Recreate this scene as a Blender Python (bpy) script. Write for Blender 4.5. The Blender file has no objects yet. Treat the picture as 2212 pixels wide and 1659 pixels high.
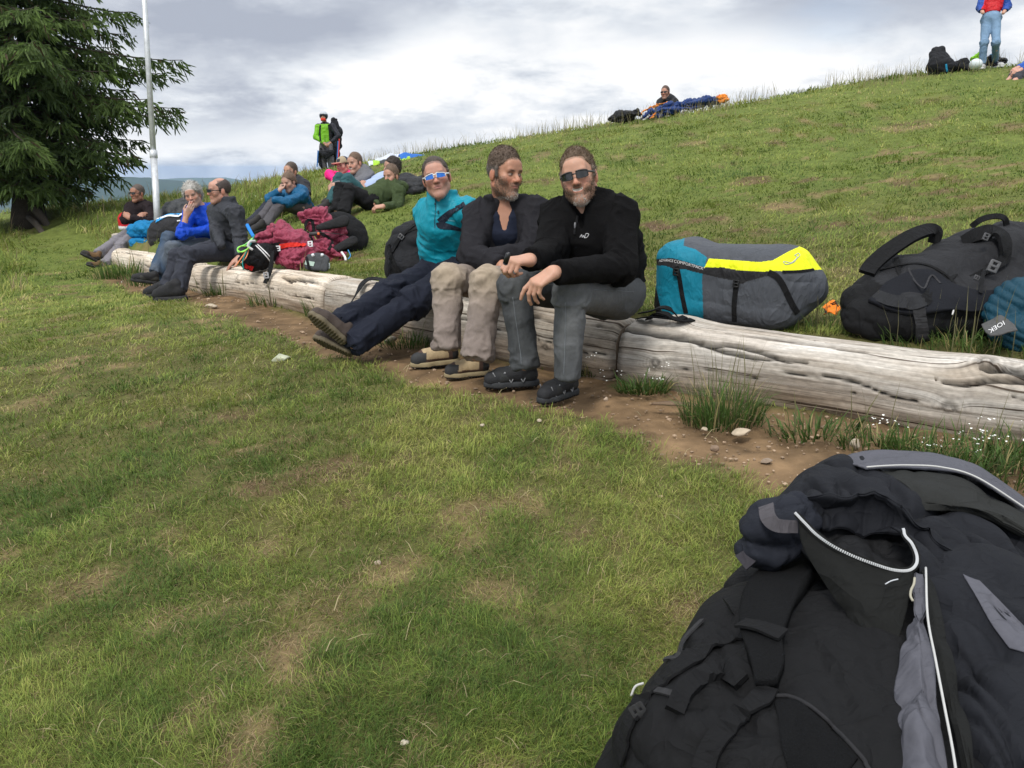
import bpy, bmesh, math, random, os
import numpy as np
from mathutils import Vector, Matrix
rng = np.random.default_rng(7)
random.seed(7)
R = math.radians
scene = bpy.context.scene
COL = scene.collection

# ------------------------------------------------------------------ camera
PITCH = R(14.5); FPX = 1800.0; CZ = 1.35
FW = np.array([0, math.cos(PITCH), -math.sin(PITCH)])
UPV = np.array([0, math.sin(PITCH), math.cos(PITCH)])
RT = np.array([1.0, 0, 0])
CAM = np.array([0, 0, CZ])
cd = bpy.data.cameras.new('camera'); cam = bpy.data.objects.new('camera', cd); COL.objects.link(cam)
cd.sensor_width = 36; cd.lens = 36*FPX/2212; cd.clip_start = 0.05; cd.clip_end = 20000
cam.location = CAM; cam.rotation_euler = (R(90)-PITCH, 0, 0)
scene.camera = cam

def U(px, py, d):
    """point at depth d metres in front of the camera seen at (px, py) of a 2212 x 1659 picture"""
    return CAM + d*(FW + (px-1106)/FPX*RT + (829.5-py)/FPX*UPV)

# ------------------------------------------------------------------ light
SUN_EL, SUN_AZ = 52.0, 205.0           # azimuth clockwise from +Y: behind the camera, to its left
sd = bpy.data.lights.new('sun', 'SUN'); sun = bpy.data.objects.new('sun', sd); COL.objects.link(sun)
sd.energy = 1.5; sd.angle = R(14); sd.color = (1, .955, .88)
_s = np.array([math.sin(R(SUN_AZ))*math.cos(R(SUN_EL)), math.cos(R(SUN_AZ))*math.cos(R(SUN_EL)), math.sin(R(SUN_EL))])
sun.rotation_euler = Vector(_s).to_track_quat('Z', 'Y').to_euler()
sun.location = (0, -5, 30)

world = bpy.data.worlds.new('World'); scene.world = world; world.use_nodes = True
def build_world():
    nt = world.node_tree; nt.nodes.clear(); N = nt.nodes.new; L = nt.links.new
    out = N('ShaderNodeOutputWorld')
    sky = N('ShaderNodeTexSky'); sky.sky_type = 'NISHITA'; sky.sun_disc = False
    sky.sun_elevation = R(SUN_EL); sky.sun_rotation = R(SUN_AZ); sky.altitude = 1200
    bs = N('ShaderNodeBackground'); bs.inputs['Strength'].default_value = .11; L(sky.outputs[0], bs.inputs['Color'])
    tc = N('ShaderNodeTexCoord'); sep = N('ShaderNodeSeparateXYZ'); L(tc.outputs['Generated'], sep.inputs[0])
    def M(op, a, b=None, c=None, clamp=False):
        n = N('ShaderNodeMath'); n.operation = op; n.use_clamp = clamp
        for i, v in enumerate((a, b, c)):
            if v is None: continue
            if isinstance(v, (int, float)): n.inputs[i].default_value = v
            else: L(v, n.inputs[i])
        return n.outputs[0]
    X, Y, Z = sep.outputs
    zz = M('MAXIMUM', Z, 0.0)
    den = M('ADD', zz, 0.30)
    u = M('DIVIDE', X, den); v = M('DIVIDE', Y, den)
    comb = N('ShaderNodeCombineXYZ'); L(u, comb.inputs[0]); L(v, comb.inputs[1]); L(M('MULTIPLY', Z, 3.0), comb.inputs[2])
    def noise(scale, det, rough, off, dist=0.0):
        mp = N('ShaderNodeMapping'); mp.inputs['Location'].default_value = off
        L(comb.outputs[0], mp.inputs['Vector'])
        n = N('ShaderNodeTexNoise'); n.inputs['Scale'].default_value = scale; n.inputs['Detail'].default_value = det
        n.inputs['Roughness'].default_value = rough; n.inputs['Distortion'].default_value = dist
        L(mp.outputs[0], n.inputs['Vector']); return n.outputs['Fac']
    n1 = noise(1.1, 7, .5, (3.1, 1.7, 0), .3)
    n2 = noise(3.6, 10, .60, (7.3, 2.2, 4), .15)
    n3 = noise(.6, 3, .5, (1.3, 5.2, 9))
    # broad bright and dark cloud masses of this sky (azimuth tangent a, elevation sine e)
    yy = M('MAXIMUM', Y, .05)
    a = M('DIVIDE', X, yy)
    front = M('MULTIPLY', M('SUBTRACT', Y, .05), 4, clamp=True)
    wob = M('MULTIPLY', M('SUBTRACT', n2, .5), .22)
    wob1 = M('MULTIPLY', M('SUBTRACT', n1, .5), .5)
    e = M('ADD', Z, M('MULTIPLY', wob, .5))
    aw = M('ADD', a, wob1)
    tot = None
    for a0, e0, sa, se, amp in LOBES:
        q = M('ADD', M('POWER', M('ABSOLUTE', M('DIVIDE', M('SUBTRACT', aw, a0), sa)), 2), M('POWER', M('ABSOLUTE', M('DIVIDE', M('SUBTRACT', e, e0), se)), 2))
        g = M('MULTIPLY', M('POWER', 2.718, M('MULTIPLY', q, -1)), amp)
        tot = g if tot is None else M('ADD', tot, g)
    tot = M('MULTIPLY', tot, front)
    base = M('ADD', M('MULTIPLY', M('SUBTRACT', n1, .5), 1.2), M('MULTIPLY', M('SUBTRACT', n2, .5), 1.75))
    base = M('ADD', base, M('MULTIPLY', M('SUBTRACT', n3, .5), .5))
    val = M('ADD', M('ADD', base, tot), .52, clamp=True)
    cr = N('ShaderNodeValToRGB'); L(val, cr.inputs[0])
    el = cr.color_ramp.elements
    el[0].position = 0.0; el[0].color = (.27, .295, .35, 1)
    el[1].position = 1.0; el[1].color = (.69, .69, .69, 1)
    for p, c in ((.25, (.345, .37, .42)), (.5, (.47, .495, .53)), (.72, (.575, .585, .60))):
        x = el.new(p); x.color = (*c, 1)
    # overcast skies grow steadily brighter towards the zenith
    grad = M('ADD', 1.0, M('MULTIPLY', M('SUBTRACT', zz, .25, clamp=True), 1.1))
    bc = N('ShaderNodeBackground'); L(cr.outputs[0], bc.inputs['Color']); L(grad, bc.inputs['Strength'])
    gap = noise(.9, 5, .5, (11.3, 8.1, 2))
    fac = M('MULTIPLY_ADD', gap, -4.0, 3.35, clamp=True)
    fac = M('MULTIPLY_ADD', fac, .45, .55)
    mix = N('ShaderNodeMixShader'); L(fac, mix.inputs[0]); L(bs.outputs[0], mix.inputs[1]); L(bc.outputs[0], mix.inputs[2])
    L(mix.outputs[0], out.inputs['Surface'])
LOBES = [(-.05, .245, .55, .045, -.50), (-.32, .150, .22, .055, -.42), (.17, .105, .24, .04, .42), (-.14, .125, .12, .03, .35),
         (.34, .175, .16, .035, -.40), (-.30, .055, .20, .022, -.16), (-.20, .02, .5, .018, .16), (.62, .19, .12, .05, .30), (.06, .19, .10, .03, .12), (-.16, .085, .10, .025, .28)]
build_world()
scene.view_settings.view_transform = 'Standard'; scene.view_settings.look = 'None'
scene.view_settings.exposure = 0.74; scene.view_settings.gamma = 1.0; scene.view_settings.use_curve_mapping = False
try:
    scene.cycles.max_bounces = 6; scene.cycles.transparent_max_bounces = 8; scene.cycles.volume_bounces = 0
    scene.cycles.diffuse_bounces = 3; scene.cycles.glossy_bounces = 2
    scene.cycles.use_denoising = True
except Exception: pass

# ------------------------------------------------------------------ helpers
def link(o): COL.objects.link(o); return o
def tag(o, label=None, cat=None, group=None, kind=None):
    if label: o['label'] = label
    if cat: o['category'] = cat
    if group: o['group'] = group
    if kind: o['kind'] = kind
    return o
def thing(name, loc, label, cat, group=None):
    o = bpy.data.objects.new(name, None); o.empty_display_size = .1; o.location = loc
    link(o); return tag(o, label, cat, group)
def base_of(p):
    z = np.zeros(3)
    while p is not None: z = z + np.array(p.location); p = p.parent
    return z
def mk(name, V, F, mat, parent=None, smooth=True, cols=None, vecs=None, at=None):
    """one mesh object; V in world coordinates; F: list of faces or (n,3)/(n,4) array; cols: (n,3) colours"""
    V = np.asarray(V, dtype=np.float32).reshape(-1, 3)
    off = base_of(parent) if parent is not None else (np.array(at) if at is not None else np.zeros(3))
    me = bpy.data.meshes.new(name)
    if isinstance(F, np.ndarray):
        k = F.shape[1]; n = len(F)
        me.vertices.add(len(V)); me.vertices.foreach_set('co', (V-off.astype(np.float32)).ravel())
        me.loops.add(n*k); me.loops.foreach_set('vertex_index', F.astype(np.int32).ravel())
        me.polygons.add(n); me.polygons.foreach_set('loop_start', np.arange(0, n*k, k, dtype=np.int32))
        try: me.polygons.foreach_set('loop_total', np.full(n, k, dtype=np.int32))
        except Exception: pass
        me.update(calc_edges=True)
    else:
        me.from_pydata((V-off).tolist(), [], [list(map(int, f)) for f in F]); me.update()
    if cols is not None:
        ca = me.color_attributes.new('col', 'FLOAT_COLOR', 'POINT')
        c4 = np.ones((len(V), 4), dtype=np.float32); c4[:, :3] = cols
        ca.data.foreach_set('color', c4.ravel())
    if vecs is not None:
        for nm, arr in vecs.items():
            at_ = me.attributes.new(nm, 'FLOAT_VECTOR', 'POINT'); at_.data.foreach_set('vector', np.asarray(arr, dtype=np.float32).ravel())
    if smooth: me.polygons.foreach_set('use_smooth', np.ones(len(me.polygons), dtype=bool))
    for m in (mat if isinstance(mat, (list, tuple)) else [mat]): me.materials.append(m)
    o = bpy.data.objects.new(name, me); link(o)
    if parent is not None: o.parent = parent
    elif at is not None: o.location = at
    return o
class MB:
    """collects pieces into one mesh"""
    def __init__(s): s.v = []; s.f = []; s.c = []; s.n = 0
    def add(s, V, F, col=None):
        V = np.asarray(V, float).reshape(-1, 3)
        s.v.append(V); s.f += [[int(i)+s.n for i in f] for f in F]
        s.c.append(np.tile(np.array(col if col is not None else (1, 1, 1), float), (len(V), 1)) if np.ndim(col) < 2 else np.asarray(col, float))
        s.n += len(V); return s
    def build(s, name, mat, parent=None, smooth=True, cols=False, at=None):
        return mk(name, np.vstack(s.v), s.f, mat, parent, smooth, np.vstack(s.c) if cols else None, at=at)
def nrm(v): v = np.asarray(v, float); return v/(np.linalg.norm(v)+1e-12)
def frame_from(d, up=(0, 0, 1)):
    d = nrm(d); up = np.asarray(up, float)
    if abs(np.dot(d, nrm(up))) > .98: up = np.array([1.0, 0, 0])
    x = nrm(np.cross(d, up)); return x, nrm(np.cross(x, d)), d
def spline(P, n):
    """Catmull-Rom through P, n samples"""
    P = np.asarray(P, float); m = len(P)
    if m == 2: return P[0]+(P[1]-P[0])*np.linspace(0, 1, n)[:, None]
    Q = np.vstack([2*P[0]-P[1], P, 2*P[-1]-P[-2]])
    t = np.linspace(0, m-1-1e-9, n); i = t.astype(int); f = (t-i)[:, None]
    a, b, c, d = Q[i], Q[i+1], Q[i+2], Q[i+3]
    return .5*((2*b)+(-a+c)*f+(2*a-5*b+4*c-d)*f**2+(-a+3*b-3*c+d)*f**3)
def tube(path, rad, seg=8, cap=True):
    P = np.asarray(path, float); n = len(P); rad = np.broadcast_to(np.asarray(rad, float), (n,))
    T = np.gradient(P, axis=0); T /= np.linalg.norm(T, axis=1)[:, None]+1e-12
    x, y, _ = frame_from(T[0]); V = []
    for i in range(n):
        x = nrm(x-T[i]*np.dot(x, T[i])); y = np.cross(T[i], x)
        a = np.linspace(0, 2*math.pi, seg, endpoint=False)
        V.append(P[i]+rad[i]*(np.cos(a)[:, None]*x+np.sin(a)[:, None]*y))
    F = [[i*seg+j, i*seg+(j+1) % seg, (i+1)*seg+(j+1) % seg, (i+1)*seg+j] for i in range(n-1) for j in range(seg)]
    if cap: F += [list(range(seg))[::-1], [(n-1)*seg+j for j in range(seg)]]
    return np.vstack(V), F
def strap(path, width, thick, normal, n=24):
    """a flat band following path; normal: its outward direction, one or one per control point"""
    P = spline(path, n); Nn = np.asarray(normal, float)
    Nn = np.tile(Nn, (n, 1)) if Nn.ndim == 1 else spline(Nn, n)
    T = np.gradient(P, axis=0); V = []
    w = np.broadcast_to(np.interp(np.linspace(0, 1, n), np.linspace(0, 1, np.size(width)), np.atleast_1d(width)), (n,))
    for i in range(n):
        t = nrm(T[i]); nn = nrm(Nn[i]-t*np.dot(Nn[i], t)); s = np.cross(t, nn)
        for a, b in ((-1, -1), (1, -1), (1, 1), (-1, 1)): V.append(P[i]+s*a*w[i]/2+nn*b*thick/2)
    F = [[i*4+j, i*4+(j+1) % 4, i*4+4+(j+1) % 4, i*4+4+j] for i in range(n-1) for j in range(4)]
    F += [[3, 2, 1, 0], [(n-1)*4+j for j in range(4)]]
    return np.array(V), F
def rbox(c, ax, h, bev=.15):
    """bevelled box: centre, 3 axes, half sizes"""
    bm = bmesh.new(); bmesh.ops.create_cube(bm, size=2)
    for v in bm.verts: v.co = Vector((v.co.x*h[0], v.co.y*h[1], v.co.z*h[2]))
    bmesh.ops.bevel(bm, geom=bm.edges[:], offset=min(h)*bev*2, segments=2, affect='EDGES', profile=.5)
    V = np.array([v.co[:] for v in bm.verts]); F = [[v.index for v in f.verts] for f in bm.faces]; bm.free()
    return np.asarray(c)+V @ np.asarray(ax), F
# value noise
def _h(ix, iy, iz, s):
    h = (ix.astype(np.int64)*374761393+iy.astype(np.int64)*668265263+iz.astype(np.int64)*2147483647+s*1274126177) & 0xffffffff
    h = ((h ^ (h >> 13))*1274126177) & 0xffffffff
    h = (h ^ (h >> 16)) & 0xffffff
    return h/float(0xffffff)
def vnoise(p, s=0):
    p = np.asarray(p, float)
    if p.shape[1] == 2: p = np.hstack([p, np.zeros((len(p), 1))])
    i = np.floor(p).astype(np.int64); f = p-i; f = f*f*(3-2*f); r = 0
    for dx in (0, 1):
        for dy in (0, 1):
            for dz in (0, 1):
                w = (f[:, 0] if dx else 1-f[:, 0])*(f[:, 1] if dy else 1-f[:, 1])*(f[:, 2] if dz else 1-f[:, 2])
                r = r+w*_h(i[:, 0]+dx, i[:, 1]+dy, i[:, 2]+dz, s)
    return r
def fbm(p, o=4, s=0, g=.5):
    p = np.asarray(p, float); r = 0; a = 1; t = 0
    for k in range(o): r = r+a*vnoise(p*2**k+k*17.3, s+k); t += a; a *= g
    return r/t
def sstep(a, b, x): t = np.clip((x-a)/(b-a), 0, 1); return t*t*(3-2*t)

# ------------------------------------------------------------------ materials
MATS = {}
CRUMPLE = {'nylon': (7, .022), 'cordura': (5, .032), 'ripstop': (8, .045), 'jacket_cloth': (4.5, .034), 'shell': (9, .016), 'windshell': (8, .012), 'windshell_blue': (8, .02), 'windshell_lime': (8, .014), 'softshell': (7, .018), 'softshell_olive': (7, .018), 'twill': (8, .010), 'denim': (9, .006), 'fleece': (7, .007), 'padded': (8, .02), 'jersey_grey': (7, .012), 'jersey': (8, .01)}
def nodes(m):
    m.use_nodes = True; nt = m.node_tree; return nt, nt.nodes.new, nt.links.new, nt.nodes['Principled BSDF']
def fabric(name, col, rough=.85, scale=60, var=.18, bump=.25, weave=900, attr=False, sheen=.0, spec=.25, metal=0.0):
    if name in MATS: return MATS[name]
    m = bpy.data.materials.new(name); nt, N, L, B = nodes(m)
    B.inputs['Roughness'].default_value = rough; B.inputs['Specular IOR Level'].default_value = .12 if name in ('fleece', 'spacer_mesh', 'mesh_pad') else .22 if name in ('cordura', 'jacket_cloth') else spec; B.inputs['Metallic'].default_value = metal
    if sheen: B.inputs['Sheen Weight'].default_value = sheen; B.inputs['Sheen Roughness'].default_value = .5
    tc = N('ShaderNodeTexCoord')
    n = N('ShaderNodeTexNoise'); n.inputs['Scale'].default_value = scale; n.inputs['Detail'].default_value = 5; n.inputs['Roughness'].default_value = .6
    L(tc.outputs['Object'], n.inputs['Vector'])
    n0 = N('ShaderNodeTexNoise'); n0.inputs['Scale'].default_value = 7; n0.inputs['Detail'].default_value = 3; L(tc.outputs['Object'], n0.inputs['Vector'])
    ad = N('ShaderNodeMath'); ad.operation = 'ADD'; L(n.outputs['Fac'], ad.inputs[0]); L(n0.outputs['Fac'], ad.inputs[1])
    mr = N('ShaderNodeMapRange'); mr.inputs[1].default_value = .6; mr.inputs[2].default_value = 1.4; mr.inputs[3].default_value = 1-var; mr.inputs[4].default_value = 1+var
    L(ad.outputs[0], mr.inputs[0])
    mx = N('ShaderNodeVectorMath'); mx.operation = 'SCALE'; L(mr.outputs[0], mx.inputs['Scale'])
    if attr: at = N('ShaderNodeVertexColor'); at.layer_name = 'col'; L(at.outputs[0], mx.inputs[0])
    else: mx.inputs[0].default_value = col
    L(mx.outputs[0], B.inputs['Base Color'])
    if bump:
        w = N('ShaderNodeTexNoise'); w.inputs['Scale'].default_value = weave; w.inputs['Detail'].default_value = 2; L(tc.outputs['Object'], w.inputs['Vector'])
        ad2 = N('ShaderNodeMath'); ad2.operation = 'MULTIPLY_ADD'; L(n.outputs['Fac'], ad2.inputs[0]); ad2.inputs[1].default_value = 2.0; L(w.outputs['Fac'], ad2.inputs[2])
        b = N('ShaderNodeBump'); b.inputs['Strength'].default_value = bump; b.inputs['Distance'].default_value = .004
        L(ad2.outputs[0], b.inputs['Height']); L(b.outputs[0], B.inputs['Normal'])
        if name in CRUMPLE:                                            # creases of cloth: ridged noise at two sizes
            cs, cd_ = CRUMPLE[name]; hh = None
            for k, (sc, am) in enumerate(((cs, 1.0), (cs*2.7, .4))):
                q = N('ShaderNodeTexNoise'); q.inputs['Scale'].default_value = sc; q.inputs['Detail'].default_value = 3; q.inputs['Roughness'].default_value = .45; q.inputs['Distortion'].default_value = .8
                mp = N('ShaderNodeMapping'); mp.inputs['Scale'].default_value = (1, 1.25, .55); mp.inputs['Location'].default_value = (k*3.1, 0, 0); mp.inputs['Rotation'].default_value = (.3, .5+k, .2); L(tc.outputs['Object'], mp.inputs['Vector']); L(mp.outputs[0], q.inputs['Vector'])
                s1 = N('ShaderNodeMath'); s1.operation = 'SUBTRACT'; L(q.outputs['Fac'], s1.inputs[0]); s1.inputs[1].default_value = .5
                s2 = N('ShaderNodeMath'); s2.operation = 'ABSOLUTE'; L(s1.outputs[0], s2.inputs[0])
                s3 = N('ShaderNodeMath'); s3.operation = 'POWER'; L(s2.outputs[0], s3.inputs[0]); s3.inputs[1].default_value = .7
                s4 = N('ShaderNodeMath'); s4.operation = 'MULTIPLY'; L(s3.outputs[0], s4.inputs[0]); s4.inputs[1].default_value = -am
                if hh is None: hh = s4.outputs[0]
                else: a5 = N('ShaderNodeMath'); a5.operation = 'ADD'; L(hh, a5.inputs[0]); L(s4.outputs[0], a5.inputs[1]); hh = a5.outputs[0]
            b2 = N('ShaderNodeBump'); b2.inputs['Strength'].default_value = .8; b2.inputs['Distance'].default_value = cd_; L(hh, b2.inputs['Height']); L(b2.outputs[0], b.inputs['Normal'])
    MATS[name] = m; return m
def plain(name, col, rough=.5, metal=0.0, spec=.5, noise=.12, scale=40):
    return fabric(name, col, rough, scale, noise, .06, 200, spec=spec, metal=metal)
# ------------------------------------------------------------------ terrain
def tps_fit(P, z):
    d = np.linalg.norm(P[:, None]-P[None], axis=2); K = d*d*np.log(d+1e-9); n = len(P)
    A = np.zeros((n+3, n+3)); A[:n, :n] = K+np.eye(n)*.3; A[:n, n] = 1; A[:n, n+1:] = P; A[n, :n] = 1; A[n+1:, :n] = P.T
    return np.linalg.solve(A, np.r_[z, 0, 0, 0])
CREST = np.array([(-900, 480, 28), (0, 462, 27), (200, 456, 27), (400, 438, 26), (520, 412, 25), (650, 380, 25), (800, 349, 23), (930, 327, 20),
         (1130, 296, 18), (1320, 265, 17), (1440, 248, 16.5), (1570, 226, 16.3), (1800, 185, 16), (2000, 156, 15.6), (2212, 138, 15.5), (2700, 90, 15.5), (3600, 60, 16)], float)
CP3 = np.array([U(*c) for c in CREST])
LOGPX = [(2640, 800, 3.15), (2212, 782, 3.42), (1850, 737, 3.75), (1550, 704, 4.08), (1370, 690, 4.3), (1150, 655, 4.75), (930, 622, 5.5), (741, 598, 6.5), (656, 588, 7.15), (540, 577, 8.2), (437, 570, 9.3), (350, 550, 10.7), (249, 535, 12.6)]
LOGTOP = np.array([U(*c) for c in LOGPX])             # crown line of the log row
_ctl = [(0, 0, -1.36), (3, -2, -1.3), (-3, -2, -1.6), (-3.3, 4, -1.37), (-1.2, 3, -1.2), (-6, 4, -1.62), (-12, 6, -2.0), (-9, 10, -1.55), (8, -4, -1.2), (.2, 1.4, -1.25), (1.8, 1.9, -1.13), (-2, -8, -2.3), (8, -10, -2), (-10, -4, -2.4),
        (1.35, 2.95, -1.04), (.15, 3.6, -1.03), (-.8, 4.6, -1.07), (-1.9, 5.9, -1.14), (-3.3, 7.6, -1.22), (-5.3, 9.9, -1.36), (-7, 11.5, -1.40),
        (-6.2, 12.2, -1.42), (-4.6, 10.4, -1.37), (-3.45, 8.9, -1.29), (-9.4, 16.4, -1.16), (-13, 15, -1.2), (-7, 15, -1.17), (-12, 11, -1.5),
        (3.2, 5.4, -.80), (2.2, 4.5, -1.05), (.6, 5.7, -1.06), (-1.3, 8.2, -1.1), (-3.0, 10.6, -1.02), (-1.7, 10.1, -.76), (-4.5, 12.5, -1.05), (4.4, 3.2, -.98), (6.5, 6, -.35), (6, 10, .22), (2.5, 10.5, -.22)]
_ctl = np.array(_ctl, float); _ctl[:, 2] += CZ
_ctl = np.vstack([_ctl, CP3-[0, 0, .28]])
_W = tps_fit(_ctl[:, :2], _ctl[:, 2])
def tps(P):
    r = np.full(len(P), _W[len(_ctl)])+P @ _W[-2:]
    for (x, y, z), w in zip(_ctl, _W):
        d2 = (P[:, 0]-x)**2+(P[:, 1]-y)**2; r += w*.5*d2*np.log(d2+1e-12)
    return r
_caz = np.arctan2(CP3[:, 0], CP3[:, 1]); _cr = np.hypot(CP3[:, 0], CP3[:, 1])
_o = np.argsort(_caz); _caz = _caz[_o]; _cr = _cr[_o]
LOGXY = spline(LOGTOP, 64)[:, :2]
def _log_exact(P):
    """signed distance behind (+) / in front (-) of the log row and arc position 0..1"""
    P = np.asarray(P, float); best = np.full(len(P), 1e9); sd = np.zeros(len(P)); ar = np.zeros(len(P))
    n = len(LOGXY)
    for i in range(n-1):
        a, b = LOGXY[i], LOGXY[i+1]; ab = b-a
        t = (P-a) @ ab/(ab @ ab); tc = np.clip(t, 0, 1); q = P-a-tc[:, None]*ab; d = np.hypot(q[:, 0], q[:, 1])
        m = d < best
        s = np.where(ab[0]*(P[:, 1]-a[1])-ab[1]*(P[:, 0]-a[0]) < 0, 1., -1.)
        best = np.where(m, d, best); sd = np.where(m, s*d, sd); ar = np.where(m, (i+tc)/(n-1), ar)
    return sd, ar
_LX, _LY, _LS = -30.0, -2.0, .1
_gx = np.arange(_LX, 28, _LS); _gy = np.arange(_LY, 32, _LS)
_gsd, _gar = [a.reshape(len(_gx), len(_gy)) for a in _log_exact(np.stack(np.meshgrid(_gx, _gy, indexing='ij'), -1).reshape(-1, 2))]
def log_coords(P):
    P = np.asarray(P, float); u = np.clip((P[:, 0]-_LX)/_LS, 0, len(_gx)-1.001); v = np.clip((P[:, 1]-_LY)/_LS, 0, len(_gy)-1.001)
    i = u.astype(int); j = v.astype(int); f = u-i; g = v-j
    return [a[i, j]*(1-f)*(1-g)+a[i+1, j]*f*(1-g)+a[i, j+1]*(1-f)*g+a[i+1, j+1]*f*g for a in (_gsd, _gar)]
def height(P, detail=True):
    P = np.asarray(P, float).reshape(-1, 2)
    az = np.arctan2(P[:, 0], P[:, 1]); r = np.hypot(P[:, 0], P[:, 1])
    rc = np.interp(az, _caz, _cr); k = np.minimum(1, rc/np.maximum(r, 1e-6)); Q = P*k[:, None]
    z = tps(Q)
    sd, ar = log_coords(Q)
    fade = 1-sstep(.96, 1.0, ar)*sstep(0, 1, np.abs(sd))
    step = .28*sstep(-.10, .16, sd)
    endd = Q-LOGXY[-1]; tdir = nrm(LOGXY[-1]-LOGXY[-6]); al = endd @ tdir
    step = np.where(al > 0, .28*sstep(-.1, .16+3.5*np.clip(al/3, 0, 1), sd-1.5*np.clip(al/3, 0, 1)), step)
    z = z+step
    dr = np.maximum(r-rc, 0)
    drop = .06*dr+.0075*np.minimum(dr, 60)**2+.5*np.maximum(dr-60, 0)
    z = z-np.minimum(drop, 150.0)
    if detail:
        near = np.exp(-r/25)
        z = z+near*(.05*(fbm(P*.8, 3, 3)-.5)+.040*(fbm(P*3.1, 2, 5)-.5)+.06*np.exp(-r/9)*(fbm(P*6.3, 2, 6)-.5)*sstep(-.1, -.5, sd))
    return z
def G(px, py, lo=.6, hi=60):
    """where the sight line through (px, py) meets the ground"""
    d = np.r_[np.linspace(lo, 6, 500), np.linspace(6.02, hi, 1500)]
    Q = CAM+d[:, None]*(FW+(px-1106)/FPX*RT+(829.5-py)/FPX*UPV)
    h = height(Q[:, :2], False); i = np.argmax(Q[:, 2] < h)
    if Q[i, 2] >= h[i]: return G(px, py+3, lo, hi) if py < 1500 else None
    return np.array([Q[i, 0], Q[i, 1], h[i]])
def onground(x, y): return np.array([x, y, height([[x, y]])[0]])
# ------------------------------------------------------------------ ground sheet
EDGE_PX = [(2250, 1190), (1950, 1140), (1800, 1108), (1650, 1064), (1500, 1010), (1350, 950), (1200, 905), (1000, 850), (860, 806), (760, 785), (690, 775), (600, 733), (480, 690), (330, 645), (190, 598)]
EDGE = np.array([G(*p)[:2] for p in EDGE_PX])
_esd, _ear = log_coords(EDGE)
_eo = np.argsort(_ear)
BARE = [(740, 1310, .16, .5), (1050, 1290, .16, .8), (640, 1425, .16, 1), (650, 1380, .08, .7), (370, 1330, .10, .8), (300, 1190, .08, .6), (130, 690, .28, .6), (280, 530 + 150, .2, .5), (90, 870, .2, .6), (60, 1030, .15, .5), (1460, 1330, .12, .7),
        (700, 1480, .1, .7), (420, 1540, .08, .7), (1250, 1140, .07, .5), (920, 1080, .06, .5), (560, 1180, .07, .5), (1330, 1180, .06, .5), (190, 780, .2, .5),
        (1400, 490, .22, 1), (1430, 497, .2, 1), (1560, 478, .2, .8), (1690, 442, .3, .9), (1900, 470, .25, .5), (2080, 350, .35, .8), (2130, 398, .3, .8), (1960, 380, .25, .5), (1750, 560, .15, .8), (1500, 540, .2, .7), (1830, 590, .15, .5), (1650, 500, .2, .6), (1240, 470, .3, .4), (980, 470, .3, .3)]
BAREW = [(G(a, b), r, k) for a, b, r, k in BARE]
def masks(P):
    """dirt path 0..1, bare patches 0..1, tall grass height (m)"""
    P = np.asarray(P, float)
    sd, ar = log_coords(P)
    w = -np.interp(ar, _ear[_eo], _esd[_eo])
    wob = (fbm(P*2.3, 3, 11)-.5)*.34
    din = sstep(.06, -.10, -sd-w+wob)*sstep(-.02, .10, -sd+wob*.1)
    din = din*(1-sstep(.93, .985, ar+wob*.02))
    edge_clump = sstep(.58, .66, fbm(P*1.7, 3, 21))*sstep(-.26, -.15, sd)       # grass creeping out from under the logs
    dirt = din*(1-.9*edge_clump)
    b = sstep(.565, .68, .45*fbm(P*np.array([1.9, 2.6]), 3, 31)+.55*fbm(P*np.array([5.2, 6.5]), 3, 33))*.8
    for g, r, k in BAREW:
        q = (P-g[:2])/(r*.85); q = q+(np.stack([fbm(P*6, 2, 41), fbm(P*6, 2, 43)], 1)-.5)*1.6
        b = np.maximum(b, k*sstep(1.15, .45, np.hypot(q[:, 0], q[:, 1]))*sstep(.28, .50, fbm(P*7, 3, 47)))
    r = np.hypot(P[:, 0], P[:, 1]); az = np.arctan2(P[:, 0], P[:, 1]); rc = np.interp(az, _caz, _cr)
    left = sstep(-.16, -.26, az)*sstep(10.5, 13, r)*sstep(.2, 1.0, sd)
    far = sstep(-.50, -.57, az)*sstep(9.5, 12.5, r)
    crest = sstep(-2.2, -.4, r-rc)
    tall = np.maximum(np.maximum(left*.20, far*.34), crest*(.10-.02*sstep(-.15, -.3, az)))
    return dirt, b*(1-dirt)*(1-np.clip(tall*4, 0, 1)), tall, sd, ar
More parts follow.
